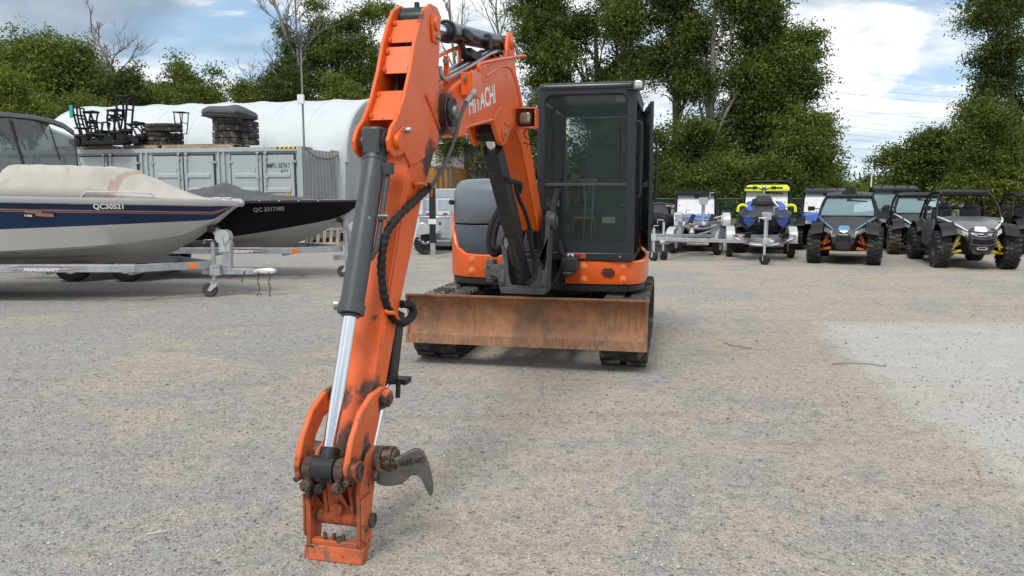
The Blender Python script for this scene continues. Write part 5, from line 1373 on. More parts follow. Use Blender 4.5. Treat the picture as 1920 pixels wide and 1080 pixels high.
# --- near boat -------------------------------------------------------------
BY1 = 10.95
T1 = at(452, 377, BY1)      # stem head
b1 = empty('motor_boat', (T1.x, BY1, 0), R(0)); tag(b1, 'navy blue and white motorboat with pink stripe, numbered QC30521, on the nearest trailer', 'boat')
zt = T1.z+.0
sheer1 = [(0, zt), (1, zt+.030), (3, zt+.070), (5.7, zt+.08)]
beam1 = [(0, .015), (.25, .24), (.6, .46), (1.1, .68), (1.8, .86), (2.8, .98), (5.7, 1.02)]
keel1 = [(0, zt-.02), (.12, 1.27), (.33, 1.10), (.67, .84), (1.14, .585), (1.5, .505), (2.2, .475), (5.7, .46)]
ch1 = [(0, zt-.06), (.12, 1.285), (.33, 1.125), (.67, .95), (1.14, .85), (1.8, .78), (3.4, .70), (5.7, .68)]
cb1 = [(0, .01), (.25, .08), (.6, .22), (1.1, .45), (1.8, .66), (2.8, .80), (5.7, .86)]
paint = lambda d, zs, zc: min(.93, (zs-min(zs-.02, max(zc+.01, 1.135-.040*min(d, 3.4))))/(zs-zc+1e-6))
fr = lambda drop: (lambda d, zs, zc: min(.9, drop/(zs-zc+1e-6)*min(1, .25+d*2.2)))
m = MB(); hull(m, 0, 5.7, sheer1, beam1, keel1, ch1, cb1, [0, fr(.085), fr(.162), fr(.180), fr(.190), fr(.200), paint, 1.0])
hl = m.build('hull', ['rub_rail', 'hull_navy', 'hull_stripe', 'hull_navy', 'hull_stripe', 'hull_navy', 'hull_cream', 'hull_white'], b1, 40)
m = MB(); N = 30; pr = []
for i in range(N+1): d = 5.7*(i/N)**1.4; pr.append((d, interp(beam1, d), interp(sheer1, d)))
m.loft([[(-d, -b_-.012, z+.004), (-d, -b_-.022, z-.03), (-d, -b_-.012, z-.075), (-d, -b_+.0, z-.075), (-d, -b_+.01, z+.01)] for d, b_, z in pr], 0, True, True)
m.loft([[(-d, b_+.012, z+.004), (-d, b_+.022, z-.03), (-d, b_+.012, z-.075), (-d, b_-.0, z-.075), (-d, b_-.01, z+.01)] for d, b_, z in pr], 0, True, True)
m.ball((.0, 0, zt-.03), (.05, .05, .055), 12); m.build('rub_rail', 'rub_rail', hl, 40)
m = MB(); m.loft([[(-d, -b_, z+.006), (-d, 0, z+.035), (-d, b_, z+.006)] for d, b_, z in pr], 0, False, False); m.build('deck', 'hull_cream', b1, 40)
# spray strakes
m = MB()
for fz_, fy_ in ((.25, .95), (.62, .60)):
    for sg in (-1, 1): m.tube([(-d, sg*(interp(cb1, d)*fy_+.005), interp(ch1, d)+(interp(keel1, d)-interp(ch1, d))*(1-fy_)*1.0-.003) for d in (.7, 1.0, 1.4, 1.9, 2.6, 3.6, 5.6)], .010, 6)
m.build('spray_strake', 'hull_white', hl, 60)
def side1(px, py, out=.012):
    """point on the near topside under a photo pixel"""
    lo = None
    for k in range(60):
        Y = BY1-1.06*k/60; p = at(px, py, Y); d = T1.x-p.x
        if d <= 0: continue
        zs, zc = interp(sheer1, d), interp(ch1, d); f_ = min(1, max(0, (zs-p.z)/(zs-zc+1e-6))); y = interp(beam1, d)+(interp(cb1, d)-interp(beam1, d))*f_**1.15
        if BY1-Y >= y: return Vector((p.x-T1.x, -(BY1-Y)-out, p.z))
    return Vector((p.x-T1.x, -1.06, p.z))
a, b_ = side1(177, 391.5, .026), side1(244, 391.5, .026)
lettering('QC30521', .098, basis(a+Vector((0, -.003, 0)), b_-a, (0, -.30, 1)), 'sticker_white', hl, bold=.035, xs=(b_-a).length/.098/4.55)
# small maker's plates: an unreadable red script on two bars and the number 188 in an oval
a, b_ = side1(48, 397), side1(94, 400)
Mb = basis(side1(48, 399)+Vector((0, -.003, 0)), b_-a, (0, -.30, 1)); m = MB(); m.xf(Mb) if False else None
m.box(.0, .215, 0, .042, 0, .002); m.box(.13, .36, -.034, .010, 0, .0025); m.xf(Mb); m.build('name_plate', 'hull_stripe', hl, 0)
m = MB(); m.prism(roundrect(-.045, .135, -.058, -.012, .022), 0, .003, 'z'); m.xf(Mb); m.build('number_plate', 'black', hl, 0)
lettering('188', .042, Mb @ Matrix.Translation((-.022, -.050, .0036)), 'sticker_white', hl, bold=.03, xs=1.75)
m = MB()
for sg in (-1, 1):
    yy = lambda d, o=.06: sg*(interp(beam1, d)-o)
    sz = lambda d: interp(sheer1, d)
    m.tube(smoothpts([(-.95, yy(.95, .01), sz(.95)+.01), (-1.0, yy(1.0, .01), sz(1)+.07), (-1.08, yy(1.08, .01), sz(1)+.085), (-1.70, yy(1.7, .01), sz(1.7)+.085), (-1.78, yy(1.78, .01), sz(1.7)+.075), (-1.84, yy(1.84, .01), sz(1.8)+.01)], 4), .011)
m.build('hand_rail', 'galvanised_bright', b1)
m = MB(); m.box(-.35, -.12, -.05, .05, zt+.035, zt+.05); m.cyl((-.30, -.16, zt+.02), (-.30, -.16, zt+.05), .02); m.box(-.36, -.24, -.18, -.14, zt+.045, zt+.055)
for k in range(9): d = .8+.5*k; m.ball((-d, -interp(beam1, d)+.03, zt+.03), .014, 8)
m.build('cleat', 'galvanised_bright', b1, bevel=.004)
# canvas cover
hcov = [(0.22, .0), (.45, .01), (.62, .03), (.93, .14), (1.3, .30), (1.60, .40), (1.70, .415), (2.3, .42), (2.75, .425), (2.88, .42), (2.96, .37), (3.06, .24), (3.3, .14), (3.8, .10), (4.6, .08), (5.7, .06)]
m = MB(); rings = []; NN = 130
for i in range(NN+1):
    d = .22+(5.55-.22)*i/NN; h = interp(hcov, d); b_ = interp(beam1, d)-.02; z = interp(sheer1, d)+.015; R_ = []
    for j in range(25):
        u = -1+2*j/24; au = abs(u)
        bx = min(1, max(0, (d-1.25)/.5))*min(1, max(0, (3.2-d)/.2)); sh_ = .42-.18*bx
        lin = min(1, (1-au)/sh_); hh = h*((1-bx)*(1-au**1.5)+bx*(lin*.93+.07*(1-au**2)))
        env = min(1, (1-au)*6)*min(1, h*3.5)
        wr = .006*math.sin(9*d+6*u+2.3*math.sin(3*d))*env+.006*math.sin(21*d-14*u+3*math.sin(2*d+u*4))*env+.010*abs(math.sin(5.5*d-5*u+math.sin(4*d)))*env
        tk = 0
        R_.append((-d, u*b_*(1-.03*env), z+hh+wr-tk))
    rings.append(R_)
m.loft(rings, 0, False, False); 
m.f = [q for q in m.f]
for idx, q in enumerate(m.f):
    c = sum((m.v[i] for i in q), Vector())/4; d = -c.x; 
    if abs(d-(1.47+.06*abs(c.y))) < .05: m.m[idx] = 1
cv = m.build('boat_cover', ['canvas_beige', 'canvas_patch'], None, 60); cv.location = b1.location
tag(cv, 'beige canvas cover stretched over the navy and white motorboat', 'boat cover')
md = cv.modifiers.new('thick', 'SOLIDIFY'); md.thickness = .006

# --- far black boat ------------------------------------------------------------
BY2 = 13.7
T2 = at(679, 376, BY2); zt2 = T2.z
b2 = empty('fishing_boat', (T2.x, BY2, 0)); tag(b2, 'black and grey aluminium fishing boat numbered QC 3317985 behind the navy motorboat', 'boat')
sheer2 = [(0, zt2), (2, zt2-.02), (5.6, zt2-.03)]
beam2 = [(0, .015), (.3, .26), (.8, .52), (1.5, .78), (2.5, .93), (5.6, .98)]
keel2 = [(0, zt2-.02), (.27, 1.13), (.47, .97), (.84, .76), (1.27, .585), (1.67, .515), (2.4, .48), (5.6, .46)]
ch2 = [(0, zt2-.03), (.27, 1.15), (.47, 1.06), (.84, .98), (1.5, .86), (2.4, .72), (3.5, .66), (5.6, .64)]
cb2 = [(0, .01), (.3, .07), (.8, .25), (1.5, .50), (2.5, .72), (5.6, .82)]
m = MB(); hull(m, 0, 5.6, sheer2, beam2, keel2, ch2, cb2, [0, 1.0])
h2 = m.build('hull', ['hull_black', 'hull_white'], b2, 40)
pr2 = [(5.6*(i/30)**1.4, interp(beam2, 5.6*(i/30)**1.4), interp(sheer2, 5.6*(i/30)**1.4)) for i in range(31)]
m = MB()
for sg in (-1, 1): m.loft([[(-d, sg*(b_+.012), z+.012), (-d, sg*(b_+.016), z-.022), (-d, sg*b_, z-.022), (-d, sg*(b_-.01), z+.016)] for d, b_, z in pr2], 0, True, True)
m.build('rub_rail', 'black', h2, 40)
m = MB(); m.loft([[(-d, -b_, z+.006), (-d, 0, z+.02), (-d, b_, z+.006)] for d, b_, z in pr2], 0, False, False); m.build('deck', 'canvas_grey', b2, 40)
m = MB(); m.loft([[(-d, -interp(beam2, d)-.004, zt2+.010), (-d, -interp(beam2, d)-.004, zt2+.024), (-d, -interp(beam2, d)+.05, zt2+.024), (-d, -interp(beam2, d)+.05, zt2+.010)] for d in (.20, .4, .6, .8, .93)], 0, True, True); m.build('gunwale_trim', 'rub_rail', b2)
a = at(476, 395, BY2-.70)-b2.location; b_ = at(543, 393, BY2-.56)-b2.location
def side2(px, py):
    for k in range(60):
        Y = BY2-1.0*k/60; p = at(px, py, Y); d = T2.x-p.x
        if d <= 0: continue
        zs, zc = interp(sheer2, d), interp(ch2, d); f_ = min(1, max(0, (zs-p.z)/(zs-zc+1e-6))); y = interp(beam2, d)+(interp(cb2, d)-interp(beam2, d))*f_**1.15
        if BY2-Y >= y: return Vector((p.x-T2.x, -(BY2-Y)-.032, p.z))
    return Vector((p.x-T2.x, -.9, p.z))
a, b_ = side2(476, 397), side2(543, 394)
lettering('QC 3317985', .098, basis(a, b_-a, (0, -.35, 1)), 'sticker_white', h2, bold=.02, xs=(b_-a).length/.098/6.05)
lettering('QC 3317985', .098, basis(a+Vector((0, -.0025, 0)), b_-a, (0, -.35, 1)), 'ink', h2, bold=-.012, xs=(b_-a).length/.098/6.05)
hc2 = [(.55, .0), (.8, .02), (1.2, .06), (1.7, .13), (2.1, .20), (2.45, .315), (2.52, .32), (2.75, .27), (3.0, .20), (3.4, .14), (5.5, .12)]
m = MB(); rings = []
for i in range(91):
    d = .75+(5.5-.75)*i/90; h = interp(hc2, d); b_ = interp(beam2, d)-.0; z = interp(sheer2, d)+.02; R_ = []
    for j in range(21):
        u = -1+2*j/20; au = abs(u); env = 1-au**4
        R_.append((-d, u*b_, z+h*(1-au**1.25)**.95+.012*math.sin(11*d+4*u)*env+.006*math.sin(31*d-9*u)*env-(.0)))
    rings.append(R_)
m.loft(rings, 0, False, False); c2_ = m.build('boat_cover', 'canvas_grey', None, 60); c2_.location = b2.location; tag(c2_, 'dark grey peaked cover stretched over the black fishing boat', 'boat cover'); md = c2_.modifiers.new('thick', 'SOLIDIFY'); md.thickness = .006
m = MB()
for px in (487, 521, 554, 587): q = at(px, 380, BY2-.8); d = T2.x-q.x; m.ball((-d, -interp(beam2, d)-.018, zt2-.005), .013, 8)
m.build('snap', 'galvanised_bright', c2_)

# --- cruiser with a clear enclosure, far left ------------------------------------
EY = 15.2
e = empty('cabin_boat', (at(70, 330, EY).x, EY, 0)); tag(e, 'boat with dark canvas top and clear vinyl side windows at the left edge', 'boat'); X0 = e.location.x
def ap(px, py, Y=EY): q = at(px, py, Y); return Vector((q.x-X0, Y-EY, q.z))
topl = [(-60, 214), (-20, 216), (20, 219), (60, 223), (95, 230), (120, 239), (138, 252), (141, 262)]
m = MB(); m.loft([[ap(a, b_, EY-.9), ap(a, b_-3, EY-.8), ap(a, b_-8, EY), ap(a, b_-3, EY+.9), ap(a, b_+3, EY+.95), ap(a, b_+2, EY)] for a, b_ in topl], 0, True, True); m.build('canopy', 'vinyl_frame', e, 60)
m = MB(); low = [(-60, 330), (45, 330), (100, 330), (148, 330)]; up = [(-60, 220), (20, 222), (62, 227), (138, 256)]
S_ = []
for k in range(13):
    u = k/12; tq = u*3; i = min(2, int(tq)); f_ = tq-i; uu = (up[i][0]+(up[i+1][0]-up[i][0])*f_, up[i][1]+(up[i+1][1]-up[i][1])*f_); ll = (low[i][0]+(low[i+1][0]-low[i][0])*f_, 330)
    S_.append([ap(uu[0]+(ll[0]-uu[0])*v_/4, uu[1]+(ll[1]-uu[1])*v_/4, EY-.9+.02*math.sin(k*2.1+v_)) for v_ in range(5)])
m.loft(S_, 0, False, False); m.build('side_window', 'vinyl_clear', e, 60)
m = MB(); m.loft([[ap(141, 258, EY-.9), ap(141, 256, EY), ap(140, 258, EY+.9)], [ap(149, 330, EY-.9), ap(149, 330, EY), ap(149, 330, EY+.9)]], 0, False, False); m.build('front_window', 'vinyl_clear', e, 0)
m = MB(); m.loft([[ap(a, b_+4, EY+.92) for a, b_ in up], [ap(a, b_, EY+.92) for a, b_ in low]], 0, False, False); m.build('side_window', 'vinyl_clear', e, 0)
m = MB()
for (a, b_), (c, d), r in (((18, 224), (50, 330), .022), ((-30, 222), (18, 264), .012), ((74, 230), (90, 262), .010), ((92, 236), (112, 300), .012), ((-60, 225), (-50, 330), .02)): m.tube([ap(a, b_, EY-.93), ap(c, d, EY-.93)], r, 6)
m.tube([ap(140, 255, EY-.9), ap(148, 330, EY-.9)], .014, 6); m.build('zip_seam', 'vinyl_frame', e)
m = MB(); m.loft([[ap(-60, 325, EY+y) for y in (-1.0, 1.0)]+[ap(-60, 420, EY+y) for y in (.8, -.8)], [ap(160, 328, EY+y) for y in (-.95, .95)]+[ap(160, 420, EY+y) for y in (.75, -.75)], [ap(250, 345, EY+y) for y in (-.2, .2)]+[ap(240, 400, EY+y) for y in (.1, -.1)]]); m.build('hull', 'hull_black', e, 40)
m = MB(); m.prism([(ap(-40, 0).x, ap(0, 430).z), (ap(200, 0).x, ap(0, 430).z), (ap(200, 0).x, ap(0, 445).z), (ap(-40, 0).x, ap(0, 445).z)], -.8, .8, 'y'); m.build('stand', 'galvanised', e)
for x in (ap(-20, 0).x, ap(110, 0).x): m = MB(); m.cyl((x, -.95, .33), (x, -.72, .33), .33, n=20); m.cyl((x, .72, .33), (x, .95, .33), .33, n=20); m.box(x-.04, x+.04, -.7, .7, .3, .6); m.build('wheel', 'rubber', e)

# --- boat trailers -----------------------------------------------------------------
SPC = .94
def boat_trailer(name, origin, L, lab, xc, xr, zr, half, wx, zc, post, postx, zbow, jackx, markx, txt, txt_x, rail_drop=.0, wheels=2, wr=.33, curved=False):
    """origin under the coupler. xr: where the tongue opens into two rails"""
    e = empty(name, origin); tag(e, lab, 'boat trailer')
    m = MB(); m.box(-xr-.1, -.30, -.035, .035, zc-.055, zc+.03); m.box(-.42, -.16, -.028, .028, zc-.045, zc+.02); m.build('tongue', 'galvanised', e, bevel=.006)
    for sg in (-1, 1):
        m = MB(); P0 = (-xr+.05, sg*.03, zr-.01); P1 = (-xr-.75, sg*half, zr); P2 = (-L, sg*half, zr)
        m.bar(P0, P1, .05, .105); m.bar((P1[0]+.02, P1[1], P1[2]), P2, .05, .105); m.build('side_rail', 'galvanised', e, bevel=.005)
    for x in (-xr-.8, -xr-2.0, wx-.5):
        m = MB(); m.box(x-.035, x+.035, -half, half, zr-.09, zr-.02); m.build('cross_member', 'galvanised', e, bevel=.005)
    for sg in (-1, 1):
        m = MB(); m.bar((-xr-1.3, sg*.42, zr+.02), (-L+.1, sg*.5, zr+.03), .09, .05); m.build('bunk', 'wood_old', e, bevel=.01)
    for k in range(wheels):
        for sg in (-1, 1): wheel('wheel', e, (wx-k*SPC, sg*(half+.18), wr), wr, .2, (0, 1, 0), 'rubber', 'galvanised', spokes=8)
    m = MB(); [m.box(wx-k*SPC-.03, wx-k*SPC+.03, -half-.1, half+.1, wr-.03, wr+.03) for k in range(wheels)]; m.build('axle', 'galvanised', e)
    for sg in (-1, 1):
        m = MB(); ya, yb = sg*(half+.06), sg*(half+.31); n = 14
        c = [(wx-SPC/2*(wheels-1)+(.42+SPC/2*(wheels-1))*math.cos(PI*i/n), wr+.05+(.36)*math.sin(PI*i/n)**.6) for i in range(n+1)]
        m.loft([[(a, ya, b_), (a, yb, b_), (a, yb, b_-.02), (a, ya, b_-.02)] for a, b_ in c]); m.build('fender', 'galvanised', e, 40)
    # winch post
    m = MB()
    for sg in (-1, 1):
        if curved: m.loft([[(a, sg*.035-.012, b_), (a, sg*.035+.012, b_), (a-w2, sg*.035+.012, b_+.02), (a-w2, sg*.035-.012, b_+.02)] for a, b_, w2 in post])
        else: m.prism([(a, b_) for a, b_ in post], sg*.045-.006, sg*.045+.006, 'y')
    m.box(-postx-.05, -postx+.05, -.04, .04, zc, zc+.42 if not curved else zc+.3)
    wp = m.build('winch_post', 'galvanised', e, bevel=.004)
    m = MB(); a, b_ = zbow
    for y in (-.07, .07): m.cyl((a, y-.022, b_), (a, y+.022, b_), .052, n=16)
    m.cyl((a, -.10, b_), (a, .10, b_), .015); m.build('bow_roller', 'black', wp, bevel=.01)
    wx_, wz_ = post[-1][0]+.06, max(p_[1] for p_ in post)-.14
    m = MB(); m.cyl((wx_, -.07, wz_), (wx_, .07, wz_), .075, n=20); m.cyl((wx_, -.085, wz_), (wx_, -.07, wz_), .105, n=24); m.cyl((wx_, .07, wz_), (wx_, .085, wz_), .105, n=24); m.box(wx_-.06, wx_+.10, -.06, .06, wz_-.22, wz_-.05)
    m.tube([(wx_, -.10, wz_), (wx_, -.13, wz_), (wx_+.03, -.13, wz_-.20), (wx_+.03, -.20, wz_-.20)], .011); m.build('winch', 'galvanised_bright', wp, bevel=.003)
    # jack
    m = MB(); jx = -jackx; m.cyl((jx, -.10, .24), (jx, -.10, zc+.42), .030, n=14); m.cyl((jx, -.10, .14), (jx, -.10, .30), .022, n=12); m.box(jx-.05, jx+.09, -.13, -.03, zc-.06, zc+.09); m.tube([(jx, -.10, zc+.42), (jx, -.12, zc+.46), (jx-.10, -.13, zc+.46), (jx-.12, -.13, zc+.40)], .009)
    jk = m.build('jack', 'galvanised', e, bevel=.003)
    m = MB(); m.cyl((jx-.07, -.14, .105), (jx-.07, -.06, .105), .105, n=26); m.build('jack_wheel', 'dark_grey', jk, bevel=.01)
    m = MB(); m.prism([(jx-.09, .10), (jx-.05, .08), (jx+.05, .17), (jx+.05, .215), (jx-.02, .215)], -.155, -.145, 'y'); m.box(jx-.04, jx+.07, -.155, -.045, .205, .225); m.build('wheel_bracket', 'galvanised_bright', jk)
    # coupler, chains
    m = MB(); m.loft([[(x, y*w_, zc+z*h_-.01) for y, z in ((-1, -.6), (1, -.6), (1, .3), (.5, 1), (-.5, 1), (-1, .3))] for x, w_, h_ in ((-.30, .03, .03), (-.14, .036, .045), (-.04, .052, .05), (.0, .05, .04), (.03, .03, .02))]); m.tube([(-.10, 0, zc+.03), (-.09, 0, zc+.13)], .012); m.build('coupler', 'galvanised_bright', e, 40, bevel=.004)
    m = MB()
    for dx, ln in ((-.22, .30), (-.06, .34)):
        k = int(ln/.026)
        for i in range(k):
            Mx = Matrix.Translation((dx+.012*math.sin(i*.9), -.05, zc-.03-i*.026)) @ Matrix.Rotation(i*1.57, 4, 'Z'); m.tube([Mx @ Vector((.010*math.cos(q), 0, .018*math.sin(q))) for q in [j*PI/3 for j in range(6)]], .0035, 4, closed=True)
        m.tube([(dx+.03*math.cos(q), -.05, zc-.06-ln+.035*math.sin(q)) for q in [j*PI/5 for j in range(9)]], .007, 6)
    m.tube([(-.42, -.04, zc+.0), (-.45, -.05, zc-.10), (-.47, -.05, zc-.16)], .008); m.build('safety_chain', 'rusty_pin', e)
    m = MB(); mx, my = markx; m.box(-mx-.06, -mx+.06, -my-.02, -my, zr-.04, zr+.035); m.build('side_marker', 'marker_amber', e, bevel=.004)
    x_, s_, k_ = txt_x
    lettering(txt, s_, Matrix.Translation((x_, -half-.027, zr-.035)) @ FZ, 'sticker_white', e, bold=.055, shear=.25, xs=k_)
    m = MB(); y = -half-.0262; wl_ = k_*s_*6.6
    for zz, sg in ((zr+.030, 1), (zr-.040, -1)):
        A_ = [(x_-.24, zr+.0), (x_-.05, zz), (x_+wl_*.6, zz), (x_+wl_+.1, zz-sg*.006), (x_+wl_+.32, zr-.005)]; B_ = [(a, b_-sg*(.010 if 0 < q_ < 4 else 0)) for q_, (a, b_) in enumerate(A_)]
        m.add([(a, y, b_) for a, b_ in A_]+[(a, y, b_) for a, b_ in reversed(B_)], [tuple(range(10))])
    m.build('decal', 'decal_red' if not curved else 'utv_grey', e, 0)
    return e
CPL = at(513, 509, BY1-.05); X1 = CPL.x
def rel(px, py, Y=BY1-.05): q = at(px, py, Y); return (q.x-X1, q.z)
post = [rel(401, 426), rel(398, 434), rel(418, 464), rel(418, 500), rel(434, 500), rel(434, 455), rel(426, 450), rel(410, 430)]
ra = at(300, 503, BY1-.70)
t1 = boat_trailer('boat_trailer', (X1, BY1-.02, 0), 6.6, 'galvanised trailer with tall winch post under the navy and white motorboat', 0, .95, ra.z, .70, -5.2, CPL.z+.01, post, .66, (rel(398, 429)), .845, (1.06, .30), 'PRINCECRAFT', (at(46, 503, BY1-.72).x-X1, .052, 1.45))
CPL2 = at(715, 485, BY2-.05); X2 = CPL2.x
def rel2(px, py, Y=BY2-.05): q = at(px, py, Y); return (q.x-X2, q.z)
post2 = [(*rel2(640, 412), .05), (*rel2(648, 411), .06), (*rel2(656, 420), .07), (*rel2(662, 438), .08), (*rel2(663, 460), .09), (*rel2(661, 478), .09)]
ra2 = at(540, 470, BY2-.72)
t2 = boat_trailer('boat_trailer', (X2, BY2-.02, 0), 6.6, 'galvanised tandem trailer with curved bow stop under the black fishing boat', 0, .78, ra2.z, .70, -4.22, CPL2.z+.03, post2, .45, (rel2(637, 412)), .62, (1.35, .76), 'PRINCECRAFT', (at(413, 470, BY2-.72).x-X2, .065, 1.38), curved=True)
# ------------------------------------------------------------------ off-road side-by-sides (front faces -y; x across)
def utv(loc, rz, lab, hood='utv_blue', accent='utv_blue', arms='arm_orange', shield='glass', roof='utv_grey', sc=.9, style='sport', tyre='rubber', roofm=None, grp=None, bumper=False, shocks=True, doorm='utv_black', light='lens', lightbar=False, snorkel=False):
    e = empty('off_road_vehicle', loc, rz); e.scale = (sc, sc, sc); tag(e, lab, 'off-road vehicle', grp)
    r = .41; yf, yr = 0.0, 2.45; tx = .66
    # wheels
    for y in (yf, yr):
        for sg in (-1, 1): wheel('wheel', e, (sg*(tx+.0), y, r), r-.02, .30, (1, 0, 0), tyre, 'steel_dark', lug=.022, nl=22, rimr=.50)
    # tub
    m = MB()
    R8 = lambda y, w_, z0, z1, k=.8: [(-w_*k, y, z0), (w_*k, y, z0), (w_, y, z0+.12), (w_, y, z1-.1), (w_*.93, y, z1), (-w_*.93, y, z1), (-w_, y, z1-.1), (-w_, y, z0+.12)]
    m.loft([R8(-.42, .22, .38, .62), R8(-.2, .30, .32, .78), R8(.25, .38, .30, .95), R8(.55, .62, .28, .95), R8(1.7, .66, .28, .98), R8(2.1, .60, .34, 1.05), R8(2.95, .52, .45, 1.02)])
    m.build('body', 'utv_black', e, 30, bevel=.02)
    # hood: a wedge from the cowl to the nose
    m = MB()
    H_ = lambda y, w_, z, c: [(-w_, y, z), (-w_*.55, y, z+c), (-w_*.22, y, z+c*1.15), (0, y, z+c*1.05), (w_*.22, y, z+c*1.15), (w_*.55, y, z+c), (w_, y, z)]
    if style == 'sport':
        T = [H_(.62, .66, 1.10, .03), H_(.30, .62, 1.05, .05), (H_(-.02, .52, .98, .05)), H_(-.26, .38, .89, .05), H_(-.42, .24, .80, .04), H_(-.46, .20, .74, .02)]
    else:
        T = [H_(.62, .62, 1.10, .05), H_(.2, .60, 1.07, .05), H_(-.2, .52, .98, .05), H_(-.38, .46, .86, .03)]
    m.loft(T, 0, False, False); lo = [[(p[0], p[1], p[2]-.045) for p in t_] for t_ in T]; m.loft(lo[::-1], 0, False, False)
    hd = m.build('hood', hood, e, 35)
    # side stripes on the hood and over the lights
    m = MB()
    for sg in (-1, 1):
        P_ = [(sg*.645, .56, 1.125), (sg*.585, .24, 1.08), (sg*.48, -.05, 1.005), (sg*.35, -.27, .915), (sg*.22, -.43, .82)]
        m.tube(P_, .022, 6, rs=[.012, .018, .022, .020, .010])
    m.build('hood_trim', accent, hd, 50)
    m = MB(); m.loft([[(x*w_, y, z) for x in (-1, -.4, .4, 1)] for w_, y, z in ((.10, -.34, .935), (.13, -.44, .865), (.09, -.485, .80), (.03, -.50, .77))], 0, False, False); m.build('nose_panel', accent, hd, 30)
    # front fascia and grille
    m = MB()
    m.loft([[(-.36, -.20, .86), (.36, -.20, .86), (.36, -.05, .86), (-.36, -.05, .86)], [(-.30, -.46, .76), (.30, -.46, .76), (.30, -.1, .76), (-.30, -.1, .76)], [(-.27, -.52, .66), (.27, -.52, .66), (.27, -.1, .66), (-.27, -.1, .66)], [(-.20, -.50, .52), (.20, -.50, .52), (.20, -.1, .52), (-.20, -.1, .52)], [(-.13, -.42, .36), (.13, -.42, .36), (.13, -.1, .36), (-.13, -.1, .36)]])
    fa = m.build('front_fascia', 'utv_grey' if style == 'sport' else 'utv_black', e, 30, bevel=.012)
    m = MB()
    for k in range(4): z = .60+.035*k; m.box(-.15, .15, -.535, -.515, z, z+.016)
    for k in range(7): x = -.15+.05*k; m.box(x-.005, x+.005, -.532, -.515, .59, .74)
    m.build('grille', 'black', fa, 0)
    if style == 'sport':
        m = MB(); m.box(-.10, .10, -.545, -.53, .715, .74); m.build('badge_light', light, fa, bevel=.004)
        m = MB()
        for sg in (-1, 1): m.prism([(sg*.15, .62), (sg*.25, .66), (sg*.24, .52), (sg*.15, .48)], -.545, -.50, 'y')
        m.build('air_intake', 'black', fa, bevel=.006)
    for sg in (-1, 1):
        m = MB()
        if style == 'sport': m.add([(sg*.24, -.47, .80), (sg*.44, -.24, .90), (sg*.45, -.26, .80), (sg*.26, -.49, .71)], [(0, 1, 2, 3)]); m.add([(sg*.24, -.44, .80), (sg*.44, -.20, .90), (sg*.45, -.22, .80), (sg*.26, -.45, .71)], [(3, 2, 1, 0)])
        else: m.box(min(sg*.28, sg*.45), max(sg*.28, sg*.45), -.44, -.36, .80, .90)
        m.build('headlight', light, e, 0, bevel=0)
    # fenders
    for y, zt_, wd in ((yf, .93, .26), (yr, .97, .26)):
        for sg in (-1, 1):
            m = MB(); n = 12
            ring = lambda o: [(y-(.53+o)*math.cos(PI*(.18+.62*i/n)), r+.02+(.53+o)*math.sin(PI*(.18+.62*i/n))) for i in range(n+1)]
            A_ = ring(0); B_ = ring(.03); xi, xo = sg*(.46 if y == yf else .55), sg*(.745)
            m.loft([[(xi, a[0], a[1]+.03), (xo, a[0], a[1]), (xo, b_[0], b_[1]-.01), (xi, b_[0], b_[1]+.04)] for a, b_ in zip(A_, B_)]); m.build('fender', 'utv_black', e, 40)
    # suspension
    if style == 'sport':
        for sg in (-1, 1):
            m = MB()
            for z0, z1, yy in ((.40, .33, -.16), (.40, .33, .16), (.56, .47, -.12), (.56, .47, .12)): m.bar((sg*.16, yy*.6, z0), (sg*.56, yy*.3, z1), .035, .05, w1=.035)
            m.bar((sg*.18, -.19, .42), (sg*.56, -.10, .34), .045, .055); m.bar((sg*.18, -.17, .60), (sg*.55, -.10, .47), .045, .055)
            m.build('suspension_arm', arms, e, bevel=.006)
            if shocks:
                a, b_ = Vector((sg*.46, -.20, .42)), Vector((sg*.27, -.16, .86)); m = MB(); n = 70
                Mx, L = m.frame(a, b_); m.tube([Mx @ Vector((.050*math.cos(i*2*PI/10), .050*math.sin(i*2*PI/10), L*(.12+.78*i/n))) for i in range(n+1)], .011, 5)
                sh_ = m.build('shock_spring', arms, e, 60); m = MB(); m.cyl(a, b_, .026, n=10); m.build('shock_body', 'lens' if arms == 'arm_yellow' else 'steel_dark', sh_)
    # cage
    m = MB(); cr = .026
    zt_ = 1.66 if style == 'sport' else 1.80
    if style == 'sport':
        for sg in (-1, 1):
            m.tube(smoothpts([(sg*.66, .50, 1.05), (sg*.60, .78, 1.42), (sg*.52, 1.02, 1.62), (sg*.50, 1.25, zt_), (sg*.50, 1.9, zt_), (sg*.56, 2.2, 1.45), (sg*.60, 2.5, 1.05)], 4), cr)
            m.tube([(sg*.64, 1.75, .98), (sg*.62, 1.75, 1.35), (sg*.50, 1.75, zt_)], cr); m.tube([(sg*.58, 1.85, 1.5), (sg*.64, 1.9, 1.05)], cr)
        for y, z, w_ in ((1.02, 1.62, .52), (1.9, zt_, .50), (1.75, 1.30, .62)): m.tube([(-w_, y, z), (w_, y, z)], cr)
    else:
        for sg in (-1, 1):
            m.tube(smoothpts([(sg*.66, .45, 1.06), (sg*.63, .62, 1.40), (sg*.60, .76, zt_-.03), (sg*.60, .90, zt_), (sg*.60, 1.95, zt_), (sg*.63, 2.05, 1.5), (sg*.64, 2.1, 1.0)], 4), cr)
            m.tube([(sg*.64, 1.3, 1.0), (sg*.60, 1.3, zt_)], cr)
        for y, z in ((.80, zt_-.01), (1.95, zt_), (2.1, 1.3)): m.tube([(-.60, y, z), (.60, y, z)], cr)
